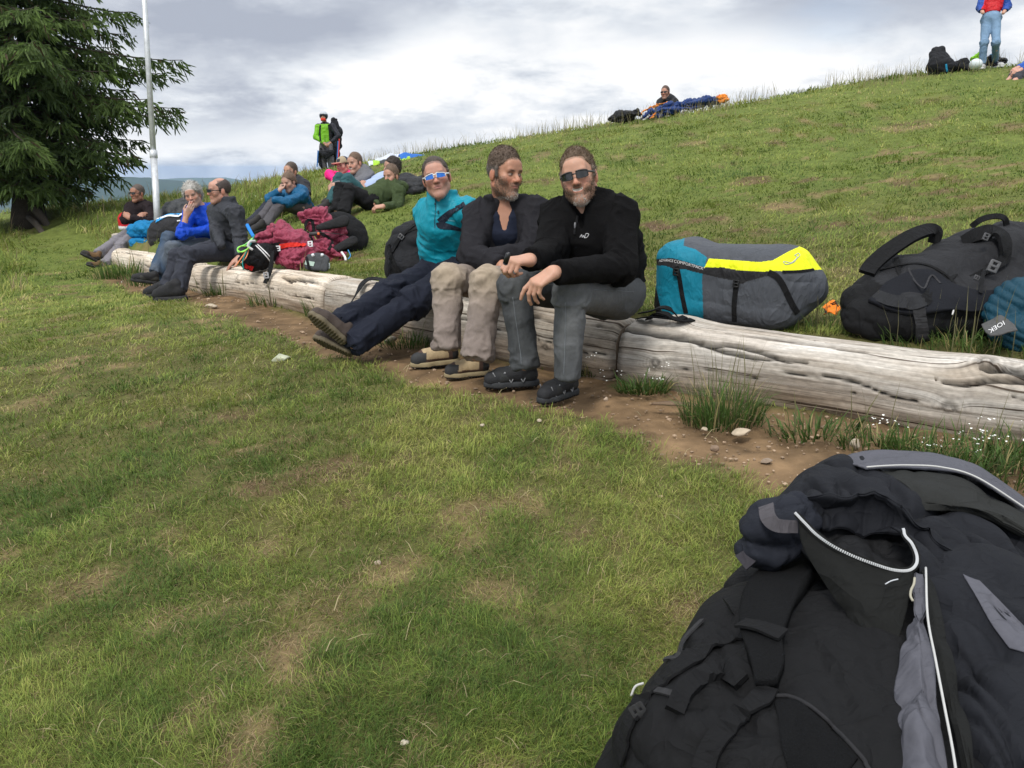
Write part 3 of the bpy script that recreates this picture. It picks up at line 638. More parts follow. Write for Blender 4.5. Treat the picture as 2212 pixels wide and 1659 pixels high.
# ------------------------------------------------------------------ stones and chips
def stones():
    M = fabric('stone', (1, 1, 1), .9, 35, .2, .5, 120, attr=True, spec=.2)
    def stone(px, py, sx, sy, sz, label, col, seed, name='stone', grp='loose stones by the path', lift=.3, flat=False):
        g = G(px, py); r_ = np.random.default_rng(seed)
        bm = bmesh.new(); bmesh.ops.create_icosphere(bm, subdivisions=3, radius=1)
        V = np.array([v.co[:] for v in bm.verts]); F = [[v.index for v in f.verts] for f in bm.faces]; bm.free()
        nn = nrm(r_.normal(size=3))
        for _ in range(9):
            d = nrm(r_.normal(size=3)); k = r_.uniform(.55, .85); p = V @ d; V = V-np.clip(p-k, 0, None)[:, None]*d
        V = V*(1+.12*(fbm(V*2.5+seed, 3, seed)[:, None]-.5)); a = r_.uniform(0, 6.28)
        V = V*[sx, sy, sz]; V = V @ np.array([[math.cos(a*.1), math.sin(a*.1), 0], [-math.sin(a*.1), math.cos(a*.1), 0], [0, 0, 1]])
        c = np.array(col)*(.8+.4*fbm(V*30, 3, seed)[:, None])
        o = mk(name, V+g+[0, 0, sz*lift], F, M, None, smooth=True, cols=c, at=g); tag(o, label, 'stone', grp); return o
    stone(1600, 938, .052, .035, .016, 'flat pale sandy stone lying on the path before the near log', (.46, .38, .28), 1)
    stone(1520, 931, .017, .013, .011, 'small pale chip of stone beside the flat sandy stone', (.42, .35, .26), 2)
    stone(1543, 976, .018, .014, .016, 'small brown cubic stone on the path edge near the foreground jacket', (.24, .17, .12), 3, lift=.6)
    stone(1847, 968, .022, .018, .022, 'grey buff stone standing at the grass by the near log', (.38, .32, .25), 4, lift=.6)
    stone(1308, 867, .012, .01, .013, 'small buff stone on the path right of the black trainer', (.42, .33, .25), 5, lift=.7)
    stone(1655, 1000, .03, .02, .012, 'low brown stone half sunk in the path by the foreground jacket', (.27, .21, .16), 6)
    stone(844, 744, .045, .03, .032, 'grey angular stone under the crossed navy legs', (.30, .27, .22), 7, lift=.7)
    stone(607, 778, .062, .05, .035, 'round pale greenish stone half hidden in the lawn before the brown soles', (.42, .44, .33), 8)
    stone(458, 664, .06, .04, .025, 'pale flat stone on the path right of the dark hiking boots', (.44, .37, .28), 9)
    stone(255, 522, .13, .09, .075, 'pale rock lying on the farthest log end by the blue bundles', (.40, .36, .30), 10, lift=.8)
    for i, (px, py, c, t) in enumerate(((1426, 1080, (.4, .3, .2), 'ochre pebble in the grass left of the foreground jacket'), (1042, 924, (.45, .38, .3), 'pale pebble in the lawn below the tan boots'), (875, 1616, (.5, .44, .35), 'pale pebble near the lower edge of the lawn'), (816, 1222, (.4, .32, .25), 'brownish pebble in mid lawn'), (1165, 912, (.44, .37, .28), 'pale pebble in the grass edge below the black trainers'))):
        stone(px, py, .011, .009, .008, t, c, 40+i, 'pebble', 'pebbles in the lawn', lift=.9)
    # grit of the path
    mb = MB(); bm = bmesh.new(); bmesh.ops.create_icosphere(bm, subdivisions=1, radius=1); bv = np.array([v.co[:] for v in bm.verts]); bf = [[v.index for v in f.verts] for f in bm.faces]; bm.free()
    n = 9000; r = 2.2*np.exp(rng.random(n)*math.log(11/2.2)); a = rng.uniform(-.62, .6, n); P = np.stack([r*np.sin(a), r*np.cos(a)], 1)
    d, b, t, sd, ar = masks(P); ok = (d > .55) | ((b > .5) & (rng.random(n) < .15)); P = P[ok]; z = height(P)
    for (x, y), zz, rr in zip(P, z, r[ok]):
        s = random.uniform(.3, 1)**2*.010*(.6+rr*.16); k = random.uniform(.55, 1.3)
        mb.add(bv*rng.uniform(.5, 1.2, 3)*[s, s, s*.55]+[x, y, zz-.018+s*.2], bf, np.array([.33, .24, .165])*k)
    tag(mb.build('path_grit', M, cols=True, smooth=False), 'small stones and crumbs strewn over the dirt path', kind='stuff')
    # bark chip
    g = G(1462, 882); ch, cf = strap([g+[-.11, .02, .012], g+[-.03, 0, .02], g+[.06, -.012, .016], g+[.11, -.03, .01]], [.008, .035, .03, .01], .008, (0, -.2, 1), 16)
    tag(mk('bark_chip', ch, cf, fabric('bark', (.22, .15, .10), .9, 60, .3, .6), None, at=g), 'brown curled strip of bark lying on the path before the near log', 'bark')
stones()

# ------------------------------------------------------------------ pole
def pole():
    m = plain('galvanised', (.58, .60, .62), .38, .35, .5, .25, 25)
    base = U(344, 530, 12.0); base[2] = height([base[:2]])[0]-.05
    top = base+(U(308, -60, 12.0)-base)*1.25
    r = thing('flag_pole', base, 'tall galvanised metal pole standing behind the far log', 'pole')
    d = top-base; L = np.linalg.norm(d); j = .25
    V, F = tube([base, base+d*j], .046, 20); mk('lower_tube', V, F, m, r)
    V, F = tube([base+d*j*.98, base+d*1.0], [.040, .036], 20); mk('upper_tube', V, F, m, r)
    V, F = tube([base+d*(j-.004), base+d*(j-.003), base+d*(j+.018), base+d*(j+.019)], [.046, .054, .054, .046], 20); mk('sleeve_joint', V, F, m, r)
pole()

# ------------------------------------------------------------------ spruce
def spruce():
    base = G(62, 492); H = 12.5
    bark = fabric('spruce_bark', (.055, .045, .036), .95, 30, .4, .9, 90)
    root = thing('spruce_tree', base, 'large dark green spruce with drooping branches beside the path end', 'tree')
    zz = np.linspace(-.2, H, 30)
    P = np.c_[base[0]+.06*np.sin(zz*.9), base[1]+.05*np.cos(zz*.7), base[2]+zz]
    rad = np.clip(.235*(1-zz/H)**.8, .012, 1); rad[:3] += [.14, .09, .035]
    V, F = tube(P, rad, 14); V += (fbm(V*7, 3, 5)[:, None]-.5)*.05; mk('trunk', V, F, bark, root)
    tw_p, tw_d, tw_l, tw_c = [], [], [], []
    limb = MB()
    def reach(z): return np.interp(z, [.6, .9, 1.5, 2.2, 2.9, 3.5, 4.1, 4.7, 5.5, 8, 12.5], [1.1, 1.4, 1.95, 2.45, 2.95, 2.9, 2.4, 2.05, 1.9, 1.6, .05])
    nl = 0
    for k in range(330):
        z0 = .45+(H-.7)*(k/330)**1.35+random.uniform(-.12, .12)
        z0 = max(z0, random.uniform(.65, 1.4))
        phi = k*2.39996+random.uniform(-.4, .4)
        L = reach(z0)*random.uniform(.55, 1.15)
        # long right-hand limbs of the photographed outline
        d = np.array([math.cos(phi), math.sin(phi), 0])
        if d[0] > .6 and 1.6 < z0 < 3.6: L *= 1.12
        st = np.array([base[0], base[1], base[2]+z0]); dr = -.10 if z0 < 2 else -.04
        if z0 > 5.5: L *= 1.0
        t = np.linspace(0, 1, 12)
        path = st+d*(L*t)[:, None]+np.array([0, 0, 1.0])*(L*(.16*t-(.62+dr*-.8)*t**2+.42*t**3))[:, None]
        path[:, :2] += (np.stack([np.sin(t*5+k), np.cos(t*4+k*2)], 1))*.05*L*t[:, None]
        vv, ff = tube(path, np.linspace(.035 if z0 < 6 else .02, .006, 12), 5); limb.add(vv, ff)
        nb = int(L*(8.5 if z0 < 6.2 else 5))
        for b in range(nb):
            tb = .14+.86*(b+random.random()*.8)/nb; tb = min(tb, 1)
            p0 = np.array([np.interp(tb, t, path[:, i]) for i in range(3)]); tg = nrm(path[min(11, int(tb*11)+1)]-path[max(0, int(tb*11)-1)])
            side = nrm(np.cross(tg, [0, 0, 1]))*(1 if b % 2 else -1)
            bl = (.16+.72*(1-tb)**.7)*random.uniform(.6, 1.15)*min(1, L/2.2)
            bd = nrm(tg*.75+side*random.uniform(.5, 1.1)+[0, 0, random.uniform(-.35, .05)])
            n = max(2, int(bl/.085))
            for q in range(n+1):
                f = q/n; sag = -.32*bl*f*f
                pp = p0+bd*bl*f+[0, 0, sag]
                inner = 1-tb*(.4+.6*f)
                for e in range(3):
                    hang = random.random() < .72
                    dd = nrm(bd*random.uniform(.25, 1.0)+nrm(np.cross(bd, [0, 0, 1]))*random.uniform(-.9, .9)+[0, 0, (-1.25 if hang else -.15)*random.uniform(.3, 1.1)])
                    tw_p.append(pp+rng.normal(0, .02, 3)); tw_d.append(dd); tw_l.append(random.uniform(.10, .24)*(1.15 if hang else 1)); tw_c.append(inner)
    mk('limbs', np.vstack(limb.v), limb.f, bark, root)['kind'] = 'stuff'
    p = np.array(tw_p); d = np.array(tw_d); l = np.array(tw_l); c = np.array(tw_c); n = len(p)
    a = np.cross(d, rng.normal(size=(n, 3))); a /= np.linalg.norm(a, axis=1)[:, None]; b = np.cross(d, a)
    w = rng.uniform(.011, .020, n)
    VV, FF, CC = [], [], []
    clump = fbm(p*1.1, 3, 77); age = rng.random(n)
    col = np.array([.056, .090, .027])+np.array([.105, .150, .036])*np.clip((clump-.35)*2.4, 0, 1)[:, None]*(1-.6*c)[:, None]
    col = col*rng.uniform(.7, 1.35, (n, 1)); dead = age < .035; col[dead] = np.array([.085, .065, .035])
    for ax in (a, b):
        V = np.stack([p, p+d*(l*.3)[:, None]+ax*w[:, None], p+d*(l*.30)[:, None]-ax*w[:, None], p+d*(l*.75)[:, None]+ax*(w*.75)[:, None], p+d*(l*.75)[:, None]-ax*(w*.75)[:, None], p+d*l[:, None]], 1)
        o = np.arange(n)[:, None]*6+len(VV)*n*6
        FF += [o+np.array(f) for f in ([0, 1, 2], [1, 3, 4], [1, 4, 2], [3, 5, 4])]
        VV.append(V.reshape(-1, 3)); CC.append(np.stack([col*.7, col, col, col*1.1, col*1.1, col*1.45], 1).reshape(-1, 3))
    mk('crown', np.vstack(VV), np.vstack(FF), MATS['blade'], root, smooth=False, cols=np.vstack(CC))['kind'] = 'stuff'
    m = fabric('old_post', (.06, .05, .04), .9, 40, .3, .6)
    for i, ((x0, y0), (x1, y1), t) in enumerate((((72, 448), (112, 500), 'dark wooden post leaning against the spruce trunk, the upper of two'), ((62, 470), (102, 512), 'shorter dark wooden post leaning low by the spruce trunk'))):
        A = U(x0, y0, 16.0); B = G(x1, y1); B = B if B is not None else U(x1, y1, 15.5)
        V, F = tube(spline([A, (A+B)/2+[0, 0, .02], B-[0, 0, .1]], 8), .075-.02*i, 8); tag(mk('wooden_post', V, F, m, None, at=B), t, 'post', 'old posts by the spruce')
spruce()

# ------------------------------------------------------------------ far hills and air
def hills():
    def hill(name, pts, dist, col, label, depth):
        pts = np.array(pts, float); xs = np.linspace(pts[0, 0], pts[-1, 0], 160); ys = np.interp(xs, pts[:, 0], pts[:, 1])+1.6*(fbm(np.c_[xs*.05, xs*0], 4, 9)-.5)*2
        rows = []
        for f, dz in ((1, 0), (.97, -.12), (.93, -.4), (.88, -.75), (.8, -1.0)):
            top = np.array([U(x, y, dist) for x, y in zip(xs, ys)]); p = top.copy(); p[:, 1] -= (1-f)*depth*4; z0 = -190; p[:, 2] = top[:, 2]*(1+dz)+dz*(-z0)
            p[:, 2] += (fbm(p[:, :2]*.006, 4, 12)-.5)*26*min(1, -dz*3); rows.append(p)
        back = rows[0].copy(); back[:, 1] += depth; back[:, 2] = -200; rows = [back]+rows
        V = np.vstack(rows); n = len(xs); F = np.array([[i*n+j, (i+1)*n+j, (i+1)*n+j+1, i*n+j+1] for i in range(len(rows)-1) for j in range(n-1)])
        o = mk(name, V, F, fabric(name+'_forest', col, .95, .02, .35, 0)); tag(o, label, kind='structure')
    hill('far_hill', [(-900, 372), (-300, 378), (100, 384), (300, 388), (420, 384), (480, 383), (560, 394), (800, 402), (1400, 408), (2600, 395)], 4200, (.055, .085, .03), 'farther pale blue wooded ridge on the horizon', 700)
    hill('near_hill', [(-900, 380), (-200, 372), (120, 378), (262, 382), (320, 384), (400, 392), (470, 404), (560, 418), (900, 440)], 2300, (.03, .05, .018), 'nearer dark blue wooded hill behind the spruce', 500)
hills()
def haze():
    m = bpy.data.materials.new('haze_air'); m.use_nodes = True; nt = m.node_tree; nt.nodes.clear()
    o = nt.nodes.new('ShaderNodeOutputMaterial'); v = nt.nodes.new('ShaderNodeVolumePrincipled'); v.inputs['Density'].default_value = HAZE; v.inputs['Color'].default_value = (.50, .70, 1, 1); v.inputs['Anisotropy'].default_value = 0
    nt.links.new(v.outputs[0], o.inputs['Volume'])
    x, y0, y1, z0, z1 = 5600, -750, 7000, -215, 15.5
    V = [(sx*x, y, z) for z in (z0, z1) for y in (y0, y1) for sx in (-1, 1)]
    ob = mk('haze', V, [[0, 2, 3, 1], [4, 5, 7, 6], [0, 1, 5, 4], [2, 6, 7, 3], [0, 4, 6, 2], [1, 3, 7, 5]], m, smooth=False); tag(ob, 'thin blue haze over the valley', kind='stuff')
HAZE = 1.35e-4
haze()
# ------------------------------------------------------------------ soft solids: smooth unions of tapered capsules, meshed by surface nets
f32 = np.float32
class Solid:
    def __init__(s): s.ops = []
    def _box(s, pts, r, k, mode, fn):
        pts = np.asarray(pts, float).reshape(-1, 3); m = r+max(k, .0)+.012
        s.ops.append((pts.min(0)-m, pts.max(0)+m, mode, k, fn)); return s
    def cone(s, a, b, ra, rb, k=.02, mode='u', flat=None, cap=False):
        a = np.asarray(a, float); b = np.asarray(b, float); ba = b-a; bb = max(float(ba @ ba), 1e-9)
        def fn(X, Y, Z):
            x, y, z = X-a[0], Y-a[1], Z-a[2]
            t = np.clip((x*ba[0]+y*ba[1]+z*ba[2])/bb, 0, 1)
            ex, ey, ez = x-t*ba[0], y-t*ba[1], z-t*ba[2]; e2 = ex*ex+ey*ey+ez*ez
            if flat is not None:
                v, q = flat; c = ex*v[0]+ey*v[1]+ez*v[2]; e2 = e2+c*c*(1/q**2-1)
            o = np.sqrt(e2)-(ra+(rb-ra)*t)
            if cap: o = np.maximum(o, ((x-ba[0])*ba[0]+(y-ba[1])*ba[1]+(z-ba[2])*ba[2])/math.sqrt(bb))
            return o
        return s._box([a, b], max(ra, rb), k, mode, fn)
    def chain(s, pts, rads, k=.02, mode='u', flat=None):
        for i in range(len(pts)-1): s.cone(pts[i], pts[i+1], rads[i], rads[i+1], k, mode, flat)
        return s
    def ell(s, c, ax, r, k=.02, mode='u'):
        c = np.asarray(c, float); ax = np.asarray(ax, float); r = np.asarray(r, float)
        def fn(X, Y, Z):
            x, y, z = X-c[0], Y-c[1], Z-c[2]; k0 = 0; k1 = 0
            for i in range(3):
                w = x*ax[i, 0]+y*ax[i, 1]+z*ax[i, 2]; k0 = k0+(w/r[i])**2; k1 = k1+(w/r[i]**2)**2
            k0 = np.sqrt(k0); return k0*(k0-1)/np.maximum(np.sqrt(k1), 1e-6)
        return s._box([c], r.max(), k, mode, fn)
    def box(s, c, ax, h, rd=.01, k=.02, mode='u'):
        c = np.asarray(c, float); ax = np.asarray(ax, float); h = np.asarray(h, float)-rd
        def fn(X, Y, Z):
            x, y, z = X-c[0], Y-c[1], Z-c[2]; q = [np.abs(x*ax[i, 0]+y*ax[i, 1]+z*ax[i, 2])-h[i] for i in range(3)]
            o = np.sqrt(sum(np.maximum(v, 0)**2 for v in q)); return o+np.minimum(np.maximum(np.maximum(q[0], q[1]), q[2]), 0)-rd
        return s._box([c], np.linalg.norm(h)+rd, k, mode, fn)
    def cyl(s, a, b, r, k=.004, mode='s'):
        a = np.asarray(a, float); b = np.asarray(b, float); L = np.linalg.norm(b-a); d = (b-a)/L
        def fn(X, Y, Z):
            x, y, z = X-a[0], Y-a[1], Z-a[2]; t = x*d[0]+y*d[1]+z*d[2]
            rad = np.sqrt(np.maximum(x*x+y*y+z*z-t*t, 0))-r; return np.maximum(rad, np.abs(t-L/2)-L/2)
        return s._box([a, b], r, k, mode, fn)
    def ring(s, c, ax, rx, ry, h, t, k=.01, flare=0.0, mode='u', open_=0.0):
        """elliptical upright band: ax rows = side, front, up; open_ leaves a gap in front"""
        c = np.asarray(c, float); ax = np.asarray(ax, float)
        def fn(X, Y, Z):
            x, y, z = X-c[0], Y-c[1], Z-c[2]; u, v, w = [x*a[0]+y*a[1]+z*a[2] for a in ax]
            f = 1+flare*w; q = np.sqrt((u/(rx*f))**2+(v/(ry*f))**2)+1e-6
            d = np.abs(q-1)*(rx+ry)/2*f-t; e = np.abs(w)-h; r = np.maximum(d, e)
            if open_: r = np.maximum(r, np.minimum(v*.7+0*u, open_-np.abs(u)))
            return r
        return s._box([c], max(rx, ry)*1.5+h, k, mode, fn)
    def half(s, c, n, mode='i', wob=0.0):
        """keep the side of the plane that n points away from"""
        c = np.asarray(c, float); n = nrm(n)
        s.ops.append((np.full(3, -1e9), np.full(3, 1e9), 'i', .004, lambda X, Y, Z: (X-c[0])*n[0]+(Y-c[1])*n[1]+(Z-c[2])*n[2]+(wob*np.sin(X*230+Z*90)*np.sin(Y*260-Z*70)+wob*.8*np.sin(X*110+1)*np.sin(Y*95+2) if wob else 0))); return s
    def mesh(s, h=.01, fine=()):
        us = [o for o in s.ops if o[2] == 'u']
        lo = np.min([o[0] for o in us], 0); hi = np.max([o[1] for o in us], 0)
        axes = []
        for i in range(3):
            x = lo[i]; a = [x]
            iv = [(f[0][i], f[1][i], f[2]) for f in fine]
            while x < hi[i]:
                st = h
                for l, u, q in iv:
                    if l <= x <= u: st = min(st, q)
                    elif x < l < x+st: st = max(min(st, l-x+1e-6), q)
                x += st; a.append(x)
            axes.append(np.array(a))
        D = np.full([len(a) for a in axes], .25, dtype=f32)
        ax32 = [a.astype(f32) for a in axes]
        for lo_, hi_, mode, k, fn in s.ops:
            sl = []
            for i in range(3):
                i0 = int(np.searchsorted(axes[i], lo_[i])); i1 = int(np.searchsorted(axes[i], hi_[i])); sl.append(slice(max(i0-1, 0), i1+1))
            X = ax32[0][sl[0]][:, None, None]; Y = ax32[1][sl[1]][None, :, None]; Z = ax32[2][sl[2]][None, None, :]
            if min(X.shape[0], Y.shape[1], Z.shape[2]) == 0: continue
            d = fn(X, Y, Z).astype(f32); A = D[tuple(sl)]
            if mode == 'u':
                q = np.maximum(k-np.abs(A-d), 0)/max(k, 1e-6); D[tuple(sl)] = np.minimum(A, d)-q*q*k/4
            elif mode == 's':
                q = np.maximum(k-np.abs(A+d), 0)/max(k, 1e-6); D[tuple(sl)] = np.maximum(A, -d)+q*q*k/4
            else: D[tuple(sl)] = np.maximum(A, d)
        return nets(D, axes)
def nets(D, axes):
    S = D < 0; n = np.array(D.shape)
    c = np.zeros(n-1, dtype=np.int8)
    for dx in (0, 1):
        for dy in (0, 1):
            for dz in (0, 1): c += S[dx:n[0]-1+dx, dy:n[1]-1+dy, dz:n[2]-1+dz]
    I, J, K = np.nonzero((c > 0) & (c < 8)); m = len(I)
    idx = np.full(n-1, -1, dtype=np.int32); idx[I, J, K] = np.arange(m)
    cor = [(dx, dy, dz) for dx in (0, 1) for dy in (0, 1) for dz in (0, 1)]
    val = {q: D[I+q[0], J+q[1], K+q[2]] for q in cor}
    acc = np.zeros((m, 3)); cnt = np.zeros(m)
    cx = [np.stack([axes[0][I], axes[0][I+1]], 1), np.stack([axes[1][J], axes[1][J+1]], 1), np.stack([axes[2][K], axes[2][K+1]], 1)]
    for p in cor:
        for ax in range(3):
            if p[ax]: continue
            q = list(p); q[ax] = 1; q = tuple(q); a, b = val[p], val[q]; x = (a < 0) != (b < 0)
            t = np.where(x, a/np.where(np.abs(a-b) < 1e-9, 1, a-b), 0)
            for i in range(3):
                lo = cx[i][:, p[i]]; acc[:, i] += np.where(x, lo+(cx[i][:, q[i]]-lo)*t, 0)
            cnt += x
    V = acc/np.maximum(cnt, 1)[:, None]; F = []
    for ax in range(3):
        s0 = [slice(None)]*3; s1 = [slice(None)]*3; s0[ax] = slice(0, -1); s1[ax] = slice(1, None)
        A, B = S[tuple(s0)], S[tuple(s1)]; e = np.nonzero(A != B); u, v = (ax+1) % 3, (ax+2) % 3
        ok = (e[u] > 0) & (e[v] > 0) & (e[u] < n[u]-1) & (e[v] < n[v]-1); e = [q[ok] for q in e]; sg = A[tuple(e)]
        def at(du, dv):
            q = [e[0].copy(), e[1].copy(), e[2].copy()]; q[u] = q[u]-du; q[v] = q[v]-dv; return idx[tuple(q)]
        f = np.stack([at(1, 1), at(0, 1), at(0, 0), at(1, 0)], 1); f[~sg] = f[~sg][:, ::-1]; F.append(f)
    F = np.vstack(F); F = F[(F >= 0).all(1)]
    return V, F
def normals(V, F):
    n = np.cross(V[F[:, 2]]-V[F[:, 0]], V[F[:, 3]]-V[F[:, 1]]); N = np.zeros_like(V)
    for i in range(4):
        for k in range(3): N[:, k] += np.bincount(F[:, i], n[:, k], len(V))
    return N/(np.linalg.norm(N, axis=1)[:, None]+1e-12)
def wrinkle(V, F, bones, amp=.004, joint=.012, seed=0, freq=15.0, cloth=.004):
    """creases that run round each limb, deepest at its joints"""
    N = normals(V, F); best = np.full(len(V), 1e9); disp = np.zeros(len(V))
    for bi, (a, b, r, ja, jb) in enumerate(bones):
        a = np.asarray(a, float); b = np.asarray(b, float); ab = b-a; L = np.linalg.norm(ab)+1e-9; d = ab/L; x, y, _ = frame_from(d)
        p = V-a; s = p @ d; sc = np.clip(s, 0, L); e = p-sc[:, None]*d; dist = np.linalg.norm(e, axis=1)-r
        ex_, ey_ = (e @ x)/r, (e @ y)/r; nn_ = np.maximum(1, np.hypot(ex_, ey_)); ex_, ey_ = ex_/nn_, ey_/nn_
        wob = fbm(np.c_[V*7], 2, seed+bi)*.16
        q = np.c_[(s+wob)*freq, ex_*.9+bi*3.1, ey_*.9+seed]
        rd = 1-np.abs(2*vnoise(q, seed+bi*7)-1); rd2 = 1-np.abs(2*vnoise(q*2.1+5, seed+bi*7+3)-1)
        am = amp+ja*joint*np.exp(-(sc/.11)**2)+jb*joint*np.exp(-((L-sc)/.11)**2)
        h = am*((rd**1.6-.4)+.45*(rd2**1.6-.4))
        w = dist < best; best = np.where(w, dist, best); disp = np.where(w, h, disp)
    disp += cloth*(fbm(V*16, 3, seed+31)-.5)
    return V+N*disp[:, None]
def smooth(V, F, it=2, lam=.5):
    for _ in range(it):
        A = np.zeros_like(V); c = np.zeros(len(V))
        for i in range(4):
            j = F[:, (i+1) % 4]; k = F[:, i]
            for q in range(3): A[:, q] += np.bincount(k, V[j, q], len(V))+np.bincount(j, V[k, q], len(V))
            c += np.bincount(k, minlength=len(V))+np.bincount(j, minlength=len(V))
        V = V+lam*(A/np.maximum(c, 1)[:, None]-V)
    return V
# ------------------------------------------------------------------ people
def skin_mat():
    m = fabric('skin', (1, 1, 1), .5, 90, .07, .10, 420, attr=True, spec=.4); B = m.node_tree.nodes['Principled BSDF']
    B.inputs['Subsurface Weight'].default_value = .12; B.inputs['Subsurface Radius'].default_value = (.012, .005, .003); B.inputs['Subsurface Scale'].default_value = .6
    return m
def hair_mat():
    m = fabric('hair', (1, 1, 1), .55, 120, .25, .5, 500, attr=True, spec=.35); return m
def orient(pos, yaw, pitch=0, roll=0):
    """rows: side (picture right when facing the camera), front, up. yaw 0 faces the camera, + turns to picture right"""
    to = CAM-np.asarray(pos); to[2] = 0; to = nrm(to); rt = np.array([-to[1], to[0], 0])
    f = math.cos(R(yaw))*to+math.sin(R(yaw))*rt; side = np.cross([0, 0, 1], f)
    f2 = math.cos(R(pitch))*f+math.sin(R(pitch))*np.array([0, 0, 1]); up = np.cross(f2, side)
    r = R(roll); s2 = math.cos(r)*side+math.sin(r)*up; u2 = math.cos(r)*up-math.sin(r)*side
    return np.array([s2, f2, u2])
def head_solid(S, c, A, s, neck, fat=1.0, smile=False, detail=True):
    w = lambda x, y, z: np.asarray(c)+s*(x*A[0]+y*A[1]+z*A[2])
    S.ell(w(0, -.014, .036), A, s*np.array([.077, .098, .087]), .02)
    S.ell(w(0, .026, -.03), A, s*np.array([.063*fat, .068, .088]), .03)
    for q in (-1, 1):
        S.cone(w(q*.050*fat, .0, -.060), w(q*.012, .070, -.106), s*.024, s*.020, .03)
        S.ell(w(q*.041, .060, -.022), A, s*np.array([.027, .024, .026]), .025)
        S.ell(w(q*.079, -.010, -.008), A, s*np.array([.010, .020, .033]), .008)
    S.ell(w(0, .076, -.104), A, s*np.array([.021, .019, .019]), .025)
    S.ell(w(0, .075, .048), A, s*np.array([.050, .022, .038]), .03)
    if detail:
        S.cone(w(-.036, .083, .023), w(.036, .083, .023), s*.0115, s*.0115, .018)
        for q in (-1, 1): S.ell(w(q*.032, .101, .002), A, s*np.array([.017, .014, .0105]), .016, 's')
        for q in (-1, 1): S.ell(w(q*.031, .0775, .0015), A, s*np.array([.0145, .0135, .0115]), .004)
    S.cone(w(0, .086, .012), w(0, .113, -.027), s*.0085, s*.0135, .014)
    for q in (-1, 1): S.ell(w(q*.0125, .102, -.031), A, s*np.array([.0085, .011, .008]), .008)
    if smile:
        for q in (-1, 1): S.ell(w(q*.040, .074, -.046), A, s*np.array([.018, .018, .018]), .02)
    S.ell(w(0, .083, -.060), A, s*np.array([.026, .016, .020]), .02)
    if detail:
        if smile: S.ell(w(0, .099, -.058), A, s*np.array([.021, .010, .0065]), .004, 's')
        else:
            S.ell(w(0, .0975, -.0545), A, s*np.array([.019, .0065, .0045]), .006); S.ell(w(0, .0965, -.0665), A, s*np.array([.017, .0070, .0052]), .006)
    S.cone(w(0, -.022, -.060), neck, s*.056, s*.062, .035)
def face_colours(V, c, A, s, skin, spec):
    p = (V-np.asarray(c)) @ np.asarray(A).T/s; x, y, z = p.T; ax = np.abs(x)
    col = np.tile(np.array(skin, float), (len(V), 1)); on = (z > -.16) & (np.linalg.norm(p, axis=1) < .2)
    def mixin(m, k): nonlocal col; col = col*(1-m[:, None])+m[:, None]*np.asarray(k)
    red = np.array(skin)*[1.12, .78, .72]
    g = lambda d2: np.exp(-d2)
    mixin(.6*on*g(((ax-.042)/.022)**2+((z+.030)/.02)**2)*(y > .02), red)
    mixin(.65*on*g((x/.016)**2+((z+.028)/.016)**2)*(y > .085), red)
    mixin(.5*on*(ax > .072)*(z < .04), red)
    mixin(.35*on*sstep(.05, .085, z), np.array(skin)*1.1)
    lip = np.array(spec.get('lip', np.array(skin)*[.95, .52, .50]))
    if spec.get('smile'):
        zc = -.060+9*x*x
        mixin(on*(y > .05)*sstep(.030, .026, ax)*sstep(.0120, .0090, np.abs(z-zc)), lip)
        mixin(on*(y > .05)*sstep(.0262, .0232, ax)*sstep(.0074, .0054, np.abs(z-zc)), (.68, .64, .57))
        mixin(.5*on*(y > .05)*sstep(.0225, .0195, ax)*sstep(.0018, .0006, np.abs(z-zc+.0055)), (.25, .08, .07))
    else:
        mixin(.85*on*(y > .07)*g((x/.021)**4+((z+.0605)/.0105)**4), lip)
        mixin(.8*on*(y > .07)*g((x/.022)**4+((z+.0605)/.0016)**2), lip*.35)
    if spec.get('stubble'): b = beard_mask(p); mixin(b*spec['stubble'], spec.get('beard_col', (.08, .06, .05)))
    brow = np.array(spec.get('brow', (.06, .045, .035)))
    mixin(.85*on*(y > .05)*g(((ax-.031)/.0175)**4+((z-.0235-.10*(ax-.031))/.0048)**2), brow)
    if not spec.get('shades'):
        e = on*(y > .06)
        mixin(e*.9*g(((ax-.031)/.0125)**4+((z-.002)/.0052)**4), (.36, .31, .28))
        gx = spec.get('gaze', 0.0)
        mixin(e*.95*g(((x-gx*.006-np.sign(x)*.031)/.0058)**4+((z-.0025)/.0055)**4), (.05, .045, .04))
        mixin(e*.9*g(((ax-.031)/.0155)**4+((z-.0078)/.0020)**2), (.05, .03, .025))
        mixin(e*.4*g(((ax-.031)/.014)**4+((z+.006)/.003)**2), np.array(skin)*.5)
        mixin(e*.35*g(((ax-.031)/.018)**4+((z+.013)/.005)**2), np.array(skin)*.72)
    mixin(.9*on*(y > .08)*g(((ax-.008)/.004)**2+((z+.0385)/.0028)**2), np.array(skin)*.18)
    n = fbm(V*45, 3, 3)[:, None]; col = col*(.90+.2*n)
    return np.clip(col, 0, 1)
def beard_mask(p):
    x, y, z = p.T; ax = np.abs(x)
    line = np.where(ax > .024, -.062+(ax-.024)*1.25, -.062)
    b = sstep(.010, -.016, z-line)
    must = sstep(.034, .028, ax)*sstep(-.059, -.056, z)*sstep(-.037, -.042, z)*(y > .07)
    lips = np.exp(-(x/.021)**4-((z+.0615)/.0095)**4)*(y > .07)
    b = np.maximum(b, must)*(1-lips)*sstep(-.020, .004, y)*sstep(-.150, -.125, z)*(ax < .075)
    return b
